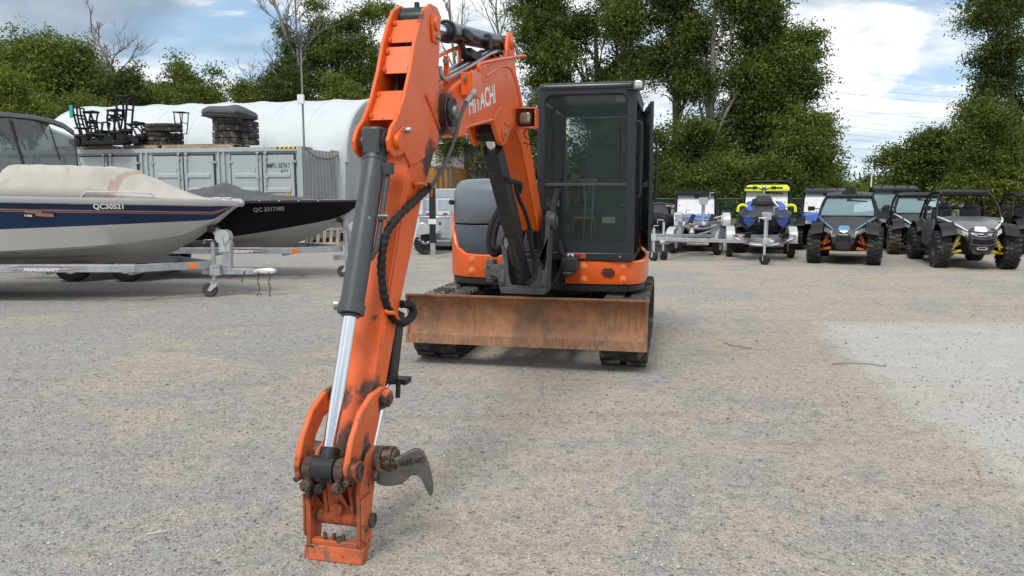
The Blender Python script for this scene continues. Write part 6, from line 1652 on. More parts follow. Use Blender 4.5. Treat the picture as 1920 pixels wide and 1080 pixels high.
    if roof == 'neon_yellow': m.tube(smoothpts([(-.62, 1.9, 1.80), (-.55, 1.9, 1.98), (0, 1.9, 2.0), (.55, 1.9, 1.98), (.62, 1.9, 1.80)], 4), .04); m.box(.58, .66, 1.0, 1.95, 1.0, 1.86)
    cg = m.build('roll_cage', 'utv_black', e, 50)
    if roof:
        m = MB()
        if style == 'sport':
            m.loft([[(-w_, y, z), (-w_*.6, y, z+.03), (w_*.6, y, z+.03), (w_, y, z), (w_, y, z-.03), (-w_, y, z-.03)] for y, w_, z in ((.92, .50, 1.64), (1.1, .54, 1.70), (1.5, .54, 1.71), (1.95, .52, 1.69))])
        else:
            m.loft([[(-w_, y, z-.05), (-w_*.93, y, z), (w_*.93, y, z), (w_, y, z-.05), (w_, y, z-.07), (-w_, y, z-.07)] for y, w_, z in (((.54, .60, 1.785), (.72, .60, 1.86), (1.2, .57, 1.90)) if roof == 'neon_yellow' else ((.60, .62, 1.80), (.70, .62, 1.83), (1.4, .60, 1.88), (2.1, .58, 1.87)))])
            for k in ((-.35, 0, .35) if roof != 'neon_yellow' else ()): m.box(k-.02, k+.02, .72, 2.05, 1.84, 1.885)
        m.build('roof', roof, cg, 40, bevel=.004)
    if snorkel:
        m = MB()
        for sg in (-.06, .06): m.cyl((sg, 1.0, 1.70), (sg, 1.0, 1.86), .025, n=12)
        m.prism([(-.18, 1.69), (.18, 1.69), (.12, 1.76), (-.12, 1.76)], .95, 1.1, 'y'); m.build('intake_pipe', 'black', cg)
    if lightbar:
        m = MB(); m.box(-.48, .48, .92, .98, 1.66, 1.72); lb = m.build('light_bar', 'utv_grey', cg, bevel=.008); m = MB(); m.box(-.45, .45, .905, .92, 1.672, 1.71); m.build('lens', 'steel_dark', lb)
    if shield:
        sm = {'glass': 'shield', 'film': 'film'}[shield]; m = MB()
        if style == 'sport': Q = [(-.60, .56, 1.14), (.60, .56, 1.14), (.61, .66, 1.28), (.50, 1.00, 1.60), (-.50, 1.00, 1.60), (-.61, .66, 1.28)]
        else: Q = [(-.58, .47, 1.12), (.58, .47, 1.12), (.57, .76, 1.76), (-.57, .76, 1.76)]
        k = len(Q); m.add(Q+[(x, y+.008, z) for x, y, z in Q], [tuple(range(k)), tuple(range(2*k-1, k-1, -1))]+[(i, k+i, k+(i+1) % k, (i+1) % k) for i in range(k)]); ws = m.build('windshield', sm, cg, 0)
        m = MB(); m.tube([tuple(p) for p in Q], .020, 6, closed=True)
        m.build('windshield_frame', 'utv_black', ws, 50)
        m = MB(); zc = max(q[2] for q in Q)-.09; yc = max(q[1] for q in Q)-.06; m.bar((-.02, yc-.04, zc+.02), (.42, yc-.05, zc-.02), .02, .028); m.box(-.04, .06, yc-.05, yc, zc-.02, zc+.05); m.build('wiper', 'black', ws)
        if shield == 'film':
            for x, t_ in ((-.5, .45), (.5, .45), (-.4, .04), (-.2, .04), (.2, .04), (.4, .04)):
                m = MB(); y, z = Q[0][1]+(Q[2][1]-Q[0][1])*t_, Q[0][2]+(Q[2][2]-Q[0][2])*t_; m.cyl((x, y-.012, z), (x, y+.002, z), .018, n=8); m.build('stud', 'black', ws)
    # doors, seats, wheel, mirrors
    for sg in (-1, 1):
        m = MB(); m.loft([[(sg*x, y, z0), (sg*x, y, z1), (sg*(x-.03), y, z1), (sg*(x-.03), y, z0)] for y, x, z0, z1 in ((.60, .70, .55, 1.06), (.9, .73, .45, 1.02), (1.3, .73, .45, .98), (1.72, .70, .5, 1.05))]); m.build('door', doorm, e, 40, bevel=.01)
        m = MB(); m.box(sg*.3-.22, sg*.3+.22, 1.25, 1.65, .70, .82); m.box(sg*.3-.21, sg*.3+.21, 1.60, 1.75, .78, 1.30); m.box(sg*.3-.13, sg*.3+.13, 1.62, 1.74, 1.30, 1.42); m.build('seat', 'utv_grey', e, bevel=.03, seg=3)
        m = MB(); m.tube([(sg*.64, .70, 1.30), (sg*.78, .66, 1.32)], .014, 6); m.box(min(sg*.76, sg*.92), max(sg*.76, sg*.92), .63, .69, 1.26, 1.37); m.build('mirror', 'utv_black', e, bevel=.015)
        m = MB(); m.tube(smoothpts([(sg*.62, .50, .42), (sg*.76, .62, .34), (sg*.77, 1.2, .33), (sg*.76, 1.75, .34), (sg*.60, 1.85, .44)], 3), .022); m.build('nerf_bar', 'utv_black', e)
    m = MB(); m.tube([(-.3+.17*math.cos(a), .98+.03*math.sin(a), 1.12+.16*math.sin(a)) for a in [k*PI/8 for k in range(16)]], .014, 6, closed=True); m.cyl((-.3, .98, 1.12), (-.3, .7, 1.0), .02); m.build('steering_wheel', 'black', e)
    m = MB(); m.box(-.60, .60, .60, .85, .95, 1.10); m.build('dashboard', 'utv_black', e, bevel=.04)
    if bumper:
        m = MB()
        for sg in (-1, 1): m.tube(smoothpts([(sg*.14, -.50, .40), (sg*.22, -.60, .52), (sg*.20, -.62, .70), (sg*.26, -.56, .84), (sg*.16, -.52, .90)], 4), .022)
        for z, y in ((.84, -.575), (.70, -.62), (.56, -.615)): m.tube(smoothpts([(-.24, y, z), (0, y-.03, z-.03), (.24, y, z)], 4), .020)
        bm = m.build('front_bumper', 'utv_grey', e, 50)
        m = MB(); m.prism([(-.24, .50), (.24, .50), (.15, .34), (-.15, .34)], -.57, -.50, 'y'); m.build('skid_plate', 'utv_grey', e, bevel=.01)
        m = MB(); m.prism(roundrect(-.10, .10, .445, .505, .028), -.615, -.585, 'y'); m.build('winch_fairlead', 'sticker_white', bm); m = MB(); m.box(-.07, .07, -.62, -.614, .462, .488); m.build('fairlead_slot', 'black', bm)
        for sg in (-1, 1): m = MB(); m.box(sg*.13-.04, sg*.13+.04, -.60, -.55, .74, .81); m.build('spot_light', 'lens', bm, bevel=.006)
        m = MB(); m.tube([(0, -.60, .44), (.02, -.61, .38), (.05, -.61, .33)], .014); m.build('tow_hook', 'black', bm)
    return e
OFF = 'side-by-side off-road vehicles parked by the fence'
utv((7.22, 16.22, 0), R(-27), 'off-road vehicle with pale blue nose, orange suspension arms and two roof pipes', 'utv_grey', 'utv_blue', 'arm_orange', 'glass', 'utv_grey', .90, grp=OFF, snorkel=True)
utv((9.42, 15.22, 0), R(-17), 'silver off-road vehicle with yellow shock springs, front bumper and open windshield', 'utv_silver', 'utv_white', 'arm_yellow', None, 'utv_black', .92, grp=OFF, bumper=True, doorm='utv_silver', lightbar=True)
utv((10.25, 18.75, 0), R(-22), 'dark off-road vehicle with white light trim half hidden left of the silver one', 'utv_grey', 'utv_white', 'utv_black', 'glass', 'utv_black', .90, tyre='rubber_dusty', grp=OFF)
utv((10.55, 20.6, 0), R(-22), 'dark boxy off-road vehicle with grey ribbed roof behind the dark low one', 'utv_black', 'utv_grey', 'utv_black', 'glass', 'utv_grey', .94, 'box', grp=OFF)
utv((8.45, 20.4, 0), R(-25), 'boxy off-road vehicle with royal blue front hidden behind the pale blue nosed one', 'deep_blue', 'deep_blue', 'utv_black', 'film', 'utv_grey', .90, 'box', grp=OFF)
utv((6.52, 19.3, 0), R(-20), 'tall off-road vehicle with neon yellow roof behind the snowmobile', 'utv_black', 'deep_blue', 'utv_black', 'film', 'neon_yellow', .93, 'box', grp=OFF)
utv((4.90, 20.0, 0), R(-13), 'blue off-road vehicle with white film windshield and black roof behind the empty trailers', 'deep_blue', 'deep_blue', 'utv_black', 'film', 'utv_black', .86, 'box', grp=OFF)
q = gnd(1928, 478); utv((q.x+.35, q.y, 0), R(-20), 'black off-road vehicle cut off by the right edge of the picture', 'utv_black', 'utv_black', 'utv_black', None, 'utv_black', .90, grp=OFF)

# ------------------------------------------------------------------ small galvanised trailers
def small_trailer(loc, rz, lab, L=2.2, half=.62, zr=.44, wr=.27, jack=True, beam=False, wheels=True, lift=0.0, grp='small galvanised trailers'):
    """origin: ground below the front of the frame; the tongue points to -y"""
    e = empty('small_trailer', loc, rz); e.location.z += lift; tag(e, lab, 'trailer', grp)
    m = MB(); m.bar((0, -1.15, zr), (0, L, zr), .07, .07); m.build('tongue', 'galvanised', e, bevel=.005)
    for sg in (-1, 1):
        m = MB(); m.bar((sg*.05, -.45, zr), (sg*(half-.1), .35, zr), .05, .07); m.bar((sg*(half-.1), .33, zr), (sg*(half-.1), L, zr), .05, .07); m.build('side_rail', 'galvanised', e, bevel=.005)
        if wheels:
            wheel('wheel', e, (sg*(half+.07), 1.15, wr), wr, .15, (1, 0, 0), 'rubber', 'white', spokes=5)
            m = MB(); xa, xb = sg*(half-.03), sg*(half+.17); n = 12
            c = [(1.15-(wr+.09)*math.cos(PI*i/n), wr+.09+(wr+.06)*math.sin(PI*i/n)**.7) for i in range(n+1)]
            m.loft([[(xa, a, b_), (xb, a, b_), (xb, a*.99+.0115, b_-.03), (xa, a*.99+.0115, b_-.03)] for a, b_ in c])
            m.prism([(a, b_) for a, b_ in c], xb-sg*.01, xb, 'x'); m.prism([(a, b_) for a, b_ in c], xa+sg*.01, xa, 'x'); m.build('fender', 'pwc_fender', e, 45)
            m = MB(); m.box(min(sg*(half-.06), sg*(half-.02)), max(sg*(half-.06), sg*(half-.02)), .8, .88, zr+.02, zr+.08); m.build('side_marker', 'marker_red', e)
    for y in (.4, 1.15, L-.05): m = MB(); m.box(-half+.08, half-.08, y-.03, y+.03, zr-.09, zr-.03); m.build('cross_member', 'galvanised', e, bevel=.004)
    if beam:
        m = MB(); m.box(-half-.05, half+.05, .28, .36, zr-.01, zr+.09); m.tube(smoothpts([(-half, .30, zr+.0), (-half*.5, .24, zr-.13), (0, .22, zr-.16), (half*.5, .24, zr-.13), (half, .30, zr)], 4), .035, 6); m.build('front_beam', 'galvanised', e, bevel=.006)
        for x in (-half+.0, half-.30):
            lettering('MOVE', .075, Matrix.Translation((x+.07, .277, zr+.01)) @ FZ, 'sticker_white', e, bold=.03, shear=.2); m = MB(); m.box(x, x+.055, .274, .279, zr+.005, zr+.075); m.build('reflector', 'marker_red', e, 0)
    # winch stand
    m = MB(); m.bar((0, -.05, zr), (0, -.10, zr+.50), .08, .10); m.bar((0, -.05, zr+.05), (0, .25, zr+.42), .06, .06); m.box(-.09, .09, -.22, -.02, zr+.44, zr+.60); m.cyl((-.10, -.12, zr+.55), (.10, -.12, zr+.55), .06, n=14); m.tube([(.10, -.12, zr+.55), (.15, -.12, zr+.55), (.15, -.12, zr+.72), (.24, -.12, zr+.72)], .012); m.build('winch_stand', 'galvanised', e, bevel=.006)
    m = MB(); m.box(-.05, .05, -1.32, -1.12, zr-.03, zr+.05); m.ball((0, -1.33, zr+.01), (.05, .06, .05), 10); m.build('coupler', 'galvanised_bright', e, bevel=.01)
    if jack:
        m = MB(); m.cyl((-.10, -.95, .16), (-.10, -.95, zr+.45), .028, n=12); m.box(-.14, .03, -.99, -.91, zr-.05, zr+.07); m.tube([(-.10, -.95, zr+.45), (-.10, -.98, zr+.50), (-.24, -.98, zr+.50), (-.24, -.98, zr+.42)], .010)
        jk = m.build('jack', 'galvanised_bright', e); m = MB(); m.cyl((-.12, -.99, .105), (-.06, -.91, .105), .105, n=24); w_ = m.build('jack_wheel', 'black', jk, bevel=.01); m = MB(); m.prism([(-1.02, .09), (-.93, .08), (-.90, .20), (-1.0, .20)], -.075, -.065, 'x'); m.prism([(-1.02, .09), (-.93, .08), (-.90, .20), (-1.0, .20)], -.14, -.13, 'x'); m.build('wheel_bracket', 'galvanised_bright', jk)
    return e
a, b_ = gnd(1367, 481), gnd(1482, 483); ctr = (a+b_)/2; rz_ = math.atan2(b_.y-a.y, b_.x-a.x)
fw = Vector((math.sin(rz_), -math.cos(rz_), 0)) ; half = (b_-a).length/2-.07
st_ = small_trailer(ctr+fw*1.15, rz_, 'galvanised trailer with wide front beam carrying the snowmobile', half=half, zr=.50, beam=True, wr=.30)
a, b_ = gnd(1262, 466), gnd(1345, 478); 
c1 = gnd(1345, 478); r1 = R(-31); e1f = Vector((math.sin(-r1)*-1, -math.cos(r1), 0)); e1x = Vector((math.cos(r1), math.sin(r1), 0)); e1f = Vector((math.sin(r1), -math.cos(r1), 0))
small_trailer(c1-e1x*.57+e1f*1.15, r1, 'empty galvanised trailer beside the cab, the lower one of the stacked pair', half=.50, zr=.42)
r2 = R(-13); e2f = Vector((math.sin(r2), -math.cos(r2), 0)); c2 = at(1315, 440, 19.4); c2.z = 0
small_trailer(c2+e2f*1.15, r2, 'empty galvanised trailer stacked on top of the lower one, grey fenders raised', half=.53, zr=.42, wr=.25, jack=False, lift=.40)
# strapped cradle tubes and rollers on the second trailer
q = at(1325, 425, 18.3); e = empty('trailer_cradle', (q.x, q.y, 0), R(-20)); tag(e, 'curved galvanised trailer cradle with straps and yellow rollers resting on the empty trailers', 'trailer cradle')
def cr(px, py, dy=0): p = at(px, py, q.y+dy); v_ = Matrix.Rotation(R(20), 4, 'Z') @ (p-Vector((q.x, q.y, 0))); return v_
m = MB(); m.tube(smoothpts([cr(1285, 406, .3), cr(1278, 422, .1), cr(1272, 434, 0)], 4), .03); m.tube(smoothpts([cr(1355, 406, .4), cr(1350, 422, .2), cr(1330, 434, .0), cr(1302, 442, -.1)], 4), .03)
m.tube(smoothpts([cr(1280, 423, .2), cr(1300, 428, .2), cr(1328, 428, .2), cr(1348, 420, .3)], 4), .035); m.tube(smoothpts([cr(1284, 406, .4), cr(1320, 413, .4), cr(1355, 405, .4)], 4), .022); m.build('cradle_tube', 'galvanised', e, 50)
for x0, y0, x1, y1 in ((1301, 402, 1292, 422), (1338, 402, 1328, 422)): m = MB(); m.bar(cr(x0, y0, -.05), cr(x1, y1, -.05), .10, .03, up=(0, 1, 0)); m.build('strap', 'black', e)
for px, py in ((1272, 426), (1279, 425), (1294, 421), (1301, 421)): m = MB(); c_ = cr(px, py, -.2); m.ball(c_, (.045, .06, .04), 10); m.cyl(c_-Vector((0, 0, .14)), c_, .015, n=8); m.build('roller', 'arm_yellow' if False else 'wood', e)
for px in (1274, 1297): m = MB(); m.bar(cr(px, 445, -.2), cr(px, 428, -.2), .06, .06); m.ball(cr(px, 436, -.22), (.08, .08, .07), 8); m.build('roller_stand', 'galvanised_bright', e, bevel=.01)
q = gnd(1225, 489); e = empty('trailer_tongue', (q.x, q.y, 0), R(-20)); tag(e, 'galvanised trailer tongue with jack wheel just right of the cab', 'trailer tongue')
m = MB(); m.bar((-.05, 0, .50), (2.0, .7, .44), .07, .08); m.bar((-.05, 0, .58), (1.2, 1.4, .52), .06, .07); m.build('beam', 'galvanised', e, bevel=.006)
m = MB(); m.cyl((0, 0, .18), (0, 0, .74), .03, n=12); m.tube([(0, 0, .74), (0, -.02, .80), (.10, -.02, .80)], .01); m.box(-.05, .06, -.05, .05, .46, .62); jk = m.build('jack', 'galvanised_bright', e)
m = MB(); m.cyl((-.03, -.04, .11), (.03, .04, .11), .11, n=24); m.build('jack_wheel', 'black', jk, bevel=.01); m = MB(); m.prism([(-.05, .08), (.05, .10), (.04, .22), (-.04, .20)], -.055, -.045, 'y'); m.build('wheel_bracket', 'galvanised_bright', jk)

mat('navy_blue', (.012, .04, .20), .35, var=.12, coat=.3)
# ------------------------------------------------------------------ snowmobile on its trailer
sm_ = empty('snowmobile', ctr+fw*.55+Vector((0, 0, .60)), rz_); sm_.scale = (.95, .95, .95); tag(sm_, 'black and blue snowmobile with yellow ski handles strapped on a galvanised trailer', 'snowmobile')
m = MB()
S8 = lambda y, w_, z0, z1, t=.55: [(-w_*.6, y, z0), (w_*.6, y, z0), (w_, y, z0+(z1-z0)*.35), (w_*.95, y, z0+(z1-z0)*.6), (w_*t, y, z1), (-w_*t, y, z1), (-w_*.95, y, z0+(z1-z0)*.6), (-w_, y, z0+(z1-z0)*.35)]
m.loft([S8(-.62, .30, .20, .42), S8(-.52, .52, .10, .52), S8(-.30, .60, .05, .62), S8(0, .52, .05, .74, .45), S8(.35, .36, .10, .86, .5), S8(.55, .24, .15, .84, .6), S8(1.3, .20, .20, .62, .7), S8(1.9, .18, .25, .55, .7)]); bd = m.build('body', 'utv_black', sm_, 30, bevel=.015)
m = MB(); m.loft([[(-w_, y, z0), (w_, y, z0), (w_*.5, y-.02, z1), (-w_*.5, y-.02, z1)] for y, w_, z0, z1 in ((-.66, .44, .36, .44), (-.50, .60, .46, .56), (-.20, .62, .54, .67), (-.05, .50, .60, .70))]); m.build('hood', 'utv_grey', sm_, 30, bevel=.01)
for sg in (-1, 1):
    m = MB(); m.prism([(sg*.30, .44), (sg*.52, .44), (sg*.50, .30), (sg*.40, .16), (sg*.30, .22), (sg*.22, .36)], -.66, -.56, 'y'); m.build('side_panel', 'navy_blue', sm_, bevel=.01)
    m = MB(); m.loft([[(sg*x, y, z), (sg*(x+.14), y, z-.02), (sg*(x+.14), y, z-.05), (sg*x, y, z-.04)] for x, y, z in ((.28, -.48, .60), (.34, -.30, .70), (.26, -.05, .80))]); m.build('hood_panel', 'deep_blue', sm_, bevel=.006)
    m = MB(); m.tube(smoothpts([(sg*.44, -.62, .66), (sg*.54, -.66, .70), (sg*.63, -.66, .66), (sg*.65, -.66, .54)], 4), .034, 8); m.build('ski_handle', 'neon_yellow', sm_, 60)
    m = MB(); m.box(sg*.42-.07, sg*.42+.07, -.9, .25, -.07, -.05); m.bar((sg*.42, -.2, -.05), (sg*.34, -.2, .2), .05); m.prism([(-.9, -.07), (-1.05, .05), (-1.03, .07), (-.86, -.05)], sg*.42-.07, sg*.42+.07, 'x'); m.build('ski', 'utv_black', sm_, bevel=.004)
    m = MB(); m.tube([(0, .12, 1.05), (sg*.14, .10, 1.11), (sg*.42, .16, 1.11)], .016); m.cyl((sg*.28, .13, 1.11), (sg*.44, .165, 1.11), .024, n=10); m.tube([(sg*.26, .05, 1.11), (sg*.40, .05, 1.09)], .008, 6); m.box(sg*.22-.05, sg*.22+.05, .06, .15, 1.07, 1.15); m.build('handlebar', 'black', sm_, bevel=.006)
m = MB(); m.loft([[(-w_, y, z), (w_, y, z), (w_*.8, y, z+.10), (-w_*.8, y, z+.10)] for y, w_, z in ((-.20, .22, .70), (.0, .22, .76), (.12, .20, .82))]); m.build('windshield', 'black_plastic', sm_, bevel=.01); m = MB(); m.cyl((0, .12, .95), (0, .12, 1.12), .03); m.ball((0, .10, 1.12), (.06, .05, .05), 10); m.build('steering_post', 'steel_fit', sm_)
m = MB(); m.box(-.17, .17, .55, 1.5, .70, .84); m.build('seat', 'utv_black', sm_, bevel=.05, seg=3); m = MB(); m.box(-.19, .19, .2, 2.0, -.05, .12); m.build('drive_track', 'track_rubber', sm_, bevel=.05, seg=3)
# ------------------------------------------------------------------ trees
def leaf_mat(name, a, b_, c):
    m = bpy.data.materials.new(name); MAT[name] = m; m.use_nodes = True
    t = NT(m.node_tree); P = t.n['Principled BSDF']
    g = t.node('ShaderNodeNewGeometry')
    base = t.ramp(t.noise(g.outputs['Position'], .7, 5, .65), (.36, a), (.50, b_), (.64, c))
    v = t.ramp(g.outputs['Random Per Island'], (0, (.74, .74, .76)), (.5, (1, 1, 1)), (.92, (1.18, 1.15, 1.02)), (1, (1.45, 1.38, 1.05)))
    col = t.mix(1.0, base, v, 'MULTIPLY')
    t.put(P, 'Base Color', col); P.inputs['Roughness'].default_value = .55; P.inputs['Specular IOR Level'].default_value = .35
    tr = t.node('ShaderNodeBsdfTranslucent', {'Color': t.mix(1.0, col, (1.3, 1.5, .5), 'MULTIPLY')})
    mx = t.node('ShaderNodeMixShader', {0: .30, 1: P.outputs[0], 2: tr.outputs[0]})
    t.l.new(mx.outputs[0], t.n['Material Output'].inputs[0])
leaf_mat('leaf_dark', (.042, .064, .018), (.070, .104, .026), (.118, .158, .040))
leaf_mat('leaf_mid', (.072, .102, .024), (.115, .155, .034), (.17, .215, .052))
leaf_mat('leaf_light', (.11, .145, .028), (.16, .20, .040), (.21, .25, .055))
mat('bark', (.085, .070, .056), .9, var=.3, vs=3, bump=.6, bs=14)
mat('bark_pale', (.20, .185, .165), .9, var=.25, vs=3, bump=.4, bs=14)
rg = np.random.default_rng(11)
def foliage(name, lobes, n, size, material, parent, spread=.34, droop=.35):
    """lobes: (centre, radii (rx, ry, rz)) ; n leaves of about 'size' metres gathered in sprays"""
    vol = np.array([l[1][0]*l[1][2] for l in lobes]); pr = vol/vol.sum(); per = 26; k = max(1, int(n*1.9)//per)
    idx = rg.choice(len(lobes), k, p=pr)
    C = np.array([l[0] for l in lobes], float)[idx]; Rr = np.array([l[1] for l in lobes], float)[idx]
    d = rg.normal(size=(k, 3)); d /= np.linalg.norm(d, axis=1)[:, None]
    rad = rg.random(k)**.45*(1+.20*rg.normal(size=k))
    rad *= 1+.22*np.sin(d[:, 0]*7+idx*3)*np.sin(d[:, 2]*6+idx)
    P = C+d*Rr*rad[:, None]
    keep = np.sin(P[:, 0]*1.9+idx)*np.sin(P[:, 2]*2.3+P[:, 1])*np.sin(P[:, 0]*.7-P[:, 2]*1.1) > -.42
    P = P[keep]; d = d[keep]; k = len(P)
    sd = np.stack([rg.normal(size=k), rg.normal(size=k), rg.normal(size=k)*.3-.05], 1)+d*1.0; sd /= np.linalg.norm(sd, axis=1)[:, None]
    tt = rg.random((k, per))*2-1
    L = P[:, None, :]+sd[:, None, :]*tt[..., None]*spread*1.7+rg.normal(size=(k, per, 3))*spread*np.array([.42, .42, .16])
    L[..., 2] -= droop*np.abs(tt)*spread*.8
    L = L.reshape(-1, 3); N = len(L)
    s = size*.76*(.5+.85*rg.random(N))
    nrm = np.stack([rg.normal(size=N)*.7, rg.normal(size=N)*.7, .55+rg.normal(size=N)*.55], 1); nrm /= np.linalg.norm(nrm, axis=1)[:, None]
    a = np.cross(nrm, rg.normal(size=(N, 3))); a /= np.linalg.norm(a, axis=1)[:, None]; b_ = np.cross(nrm, a)
    a *= s[:, None]; b_ *= (s*.42)[:, None]; fold = nrm*(s*.12)[:, None]
    V = np.stack([L-a*.5, L+b_*.5-a*.05+fold, L+a*.55-fold, L-b_*.5-a*.05+fold], 1).reshape(-1, 3)
    return np_mesh(name, V, np.arange(N*4).reshape(-1, 4), material, parent)
def limbs(m, base, tips, r0, trunk_top, wob=.12, r1=.02):
    base = Vector(base); top = Vector(trunk_top)
    n = 9; tp = []
    for i in range(n+1):
        u = i/n; p = base.lerp(top, u); s = wob*math.sin(u*5+base.x)*u; tp.append(p+Vector((s, s*.5, 0)))
    m.tube(tp, r0, 9, rs=[r0*(1.25 if i == 0 else 1)*(1-.72*i/n) for i in range(n+1)])
    for t_ in tips:
        t_ = Vector(t_); u = min(.92, max(.18, (t_.z-base.z)/(top.z-base.z+1e-6)*random.uniform(.45, .75))); s = tp[int(u*n)]; rr = r0*(1-.72*u)*.55
        t_ = s.lerp(t_, .8)
        md = s.lerp(t_, .5)+Vector((random.uniform(-.3, .3), random.uniform(-.3, .3), random.uniform(.0, .5)))
        pts = smoothpts([s, md, t_], 5); m.tube(pts, rr, 6, rs=[max(r1, rr*(1-.8*i/(len(pts)-1))) for i in range(len(pts))])
        for _ in range(3):
            k = random.randint(3, len(pts)-2); q = pts[k]; e_ = q+(t_-s).normalized()*random.uniform(.2, .6)+Vector((random.uniform(-.5, .5), random.uniform(-.5, .5), random.uniform(-.2, .4)))
            m.tube([q, q.lerp(e_, .5)+Vector((0, 0, .1)), e_], rr*.4, 5, rs=[rr*.45, rr*.3, .012])
def tree(px, Y, lobes, lab, n=9000, size=.17, leaf='leaf_mid', trunk=.16, cat='tree', name='tree', base_px=None, grp=None, top=None, spread=.34, bark='bark', tipn=8, depth=None):
    """lobes: (px, py, rx_px, ry_px[, leaf material]) in the photo; each gets its own depth round Y"""
    bx = at(base_px or px, 368, Y).x
    e = empty(name, (bx, Y, 0)); tag(e, lab, cat, grp); L = []; k = 1/(F_PX/Y)
    for l in lobes:
        dy = random.uniform(-1, 1)*min(l[2]*k*.7, 1.6); p = at(l[0], l[1], Y+dy); L.append(((p.x-bx, dy, p.z), (l[2]*k, (depth or 1)*max(l[2], l[3])*k*.75, l[3]*k)))
    m = MB(); tz = max(c[2] for c, _ in L); tips = [c for c, _ in L]; 
    for c, r_ in L:
        if len(tips) < tipn: tips.append((c[0]+random.uniform(-.6, .6)*r_[0], c[1], c[2]+random.uniform(0, .6)*r_[2]))
    tpx = sum(c[0]*c[2] for c, _ in L)/max(.01, sum(c[2] for c, _ in L))
    limbs(m, (0, 0, -.05), tips, trunk, top or (tpx*.7, 0, tz*.93)); m.build('trunk', bark, e, 60)
    foliage('crown', L, n, size, leaf, e, spread)
    return e
random.seed(21)
LG = 'trees behind the container and shelter'
tree(60, 42, [(0, 130, 55, 55), (45, 105, 50, 38), (75, 92, 40, 28), (20, 170, 60, 45), (75, 150, 60, 50), (95, 190, 50, 40)], 'broad dark green tree at the top left edge behind the boats', 17000, .24, 'leaf_mid', .25, grp=LG, spread=.5)
tree(150, 42, [(125, 105, 45, 35), (145, 95, 30, 22), (110, 140, 55, 45), (160, 145, 45, 45), (140, 190, 60, 45), (185, 165, 35, 40)], 'rounded green tree left of the bare snag with upright leafy top', 15000, .24, 'leaf_mid', .25, grp=LG, spread=.5)
tree(235, 41, [(240, 150, 28, 24), (225, 175, 45, 35), (250, 180, 28, 35), (200, 195, 45, 35), (255, 205, 30, 25)], 'dense vine-covered hump of dark leaves right of the bare snag', 13000, .22, 'leaf_dark', .2, grp=LG, spread=.4)
tree(30, 36, [(12, 155, 28, 28), (35, 185, 40, 35), (0, 205, 40, 35), (60, 205, 35, 28), (20, 235, 60, 25)], 'bright yellow-green young tree at the left edge above the enclosed boat', 9000, .20, 'leaf_light', .12, grp=LG, spread=.42)
tree(135, 38, [(110, 215, 40, 22), (150, 205, 40, 25), (85, 225, 40, 20), (180, 215, 35, 20)], 'low mid green shrub growing behind the enclosed boat roof', 8000, .2, 'leaf_mid', .1, cat='shrub', name='shrub', grp=LG, spread=.4)
tree(345, 40, [(338, 125, 14, 20), (345, 150, 28, 24), (385, 152, 26, 18), (405, 135, 12, 7), (360, 178, 50, 24), (320, 172, 30, 20), (395, 178, 24, 16)], 'open light green tree with reaching branches above the middle of the shelter', 7500, .2, 'leaf_mid', .13, grp=LG, spread=.38)
tree(300, 44, [(290, 180, 30, 16), (310, 178, 30, 16), (275, 195, 25, 14)], 'small grey-green bush above the left half of the shelter', 4500, .2, 'leaf_light', .08, cat='shrub', name='shrub', grp=LG, spread=.35)
tree(455, 40, [(452, 170, 16, 16), (470, 178, 28, 14), (440, 182, 24, 12), (490, 175, 22, 14)], 'small leafy bush above the shelter left of the tall vine tree', 5500, .18, 'leaf_mid', .08, cat='shrub', name='shrub', grp=LG, spread=.32)
tree(548, 37, [(532, 55, 9, 18), (541, 85, 12, 22), (555, 108, 22, 28), (565, 128, 32, 28), (520, 150, 26, 26), (545, 155, 34, 28), (510, 175, 28, 18), (545, 182, 40, 18)], 'vine-draped leaning tree beside the mast, its bare tip rising on the left', 15000, .17, 'leaf_dark', .16, grp=LG, base_px=556, spread=.30)
tree(640, 38, [(590, 8, 20, 14), (610, 35, 28, 24), (600, 65, 32, 26), (655, 45, 32, 20), (700, 22, 34, 16), (725, 15, 16, 9), (640, 95, 42, 28), (595, 105, 32, 30), (685, 90, 34, 20), (715, 112, 20, 16), (650, 135, 50, 28), (600, 150, 40, 30), (690, 140, 30, 22), (640, 175, 60, 20), (700, 175, 22, 16)],
     'tall airy green tree behind the shelter, between the mast and the orange arm', 24000, .18, 'leaf_mid', .2, grp=LG, base_px=616, spread=.36, tipn=16)
tree(640, 35, [(625, 150, 11, 12), (640, 168, 18, 16), (655, 175, 14, 14), (625, 180, 16, 12)], 'pale yellow-green sapling in front of the tall airy tree', 3500, .16, 'leaf_light', .05, cat='sapling', name='sapling', grp=LG, spread=.3)
CG = 'tall trees behind the excavator cab'
def blobs(x0, x1, y0, y1, n, r): return [(random.uniform(x0, x1), random.uniform(y0, y1), random.uniform(.7, 1.2)*r, random.uniform(.6, 1.0)*r) for _ in range(n)]
tree(1010, 30, [(985, 15, 30, 25), (1015, 45, 40, 30), (985, 70, 22, 20), (1000, 110, 25, 22), (1040, 100, 40, 30), (1015, 150, 24, 24), (1030, 185, 30, 25)]+blobs(980, 1060, -60, 40, 5, 36), 'tall tree left of the cab roof reaching over the boom', 20000, .17, 'leaf_mid', .2, grp=CG, base_px=1040, top=(.3, 0, 9.3), tipn=14)
tree(1110, 30.5, blobs(1060, 1170, -60, 330, 17, 36), 'tall dark tree directly behind the cab roof', 24000, .17, 'leaf_dark', .22, grp=CG, base_px=1120, tipn=18)
tree(1185, 29, blobs(1140, 1230, -60, 330, 14, 33), 'dark tree with a thick straight trunk rising right above the cab', 18000, .17, 'leaf_mid', .26, grp=CG, base_px=1180, tipn=16)
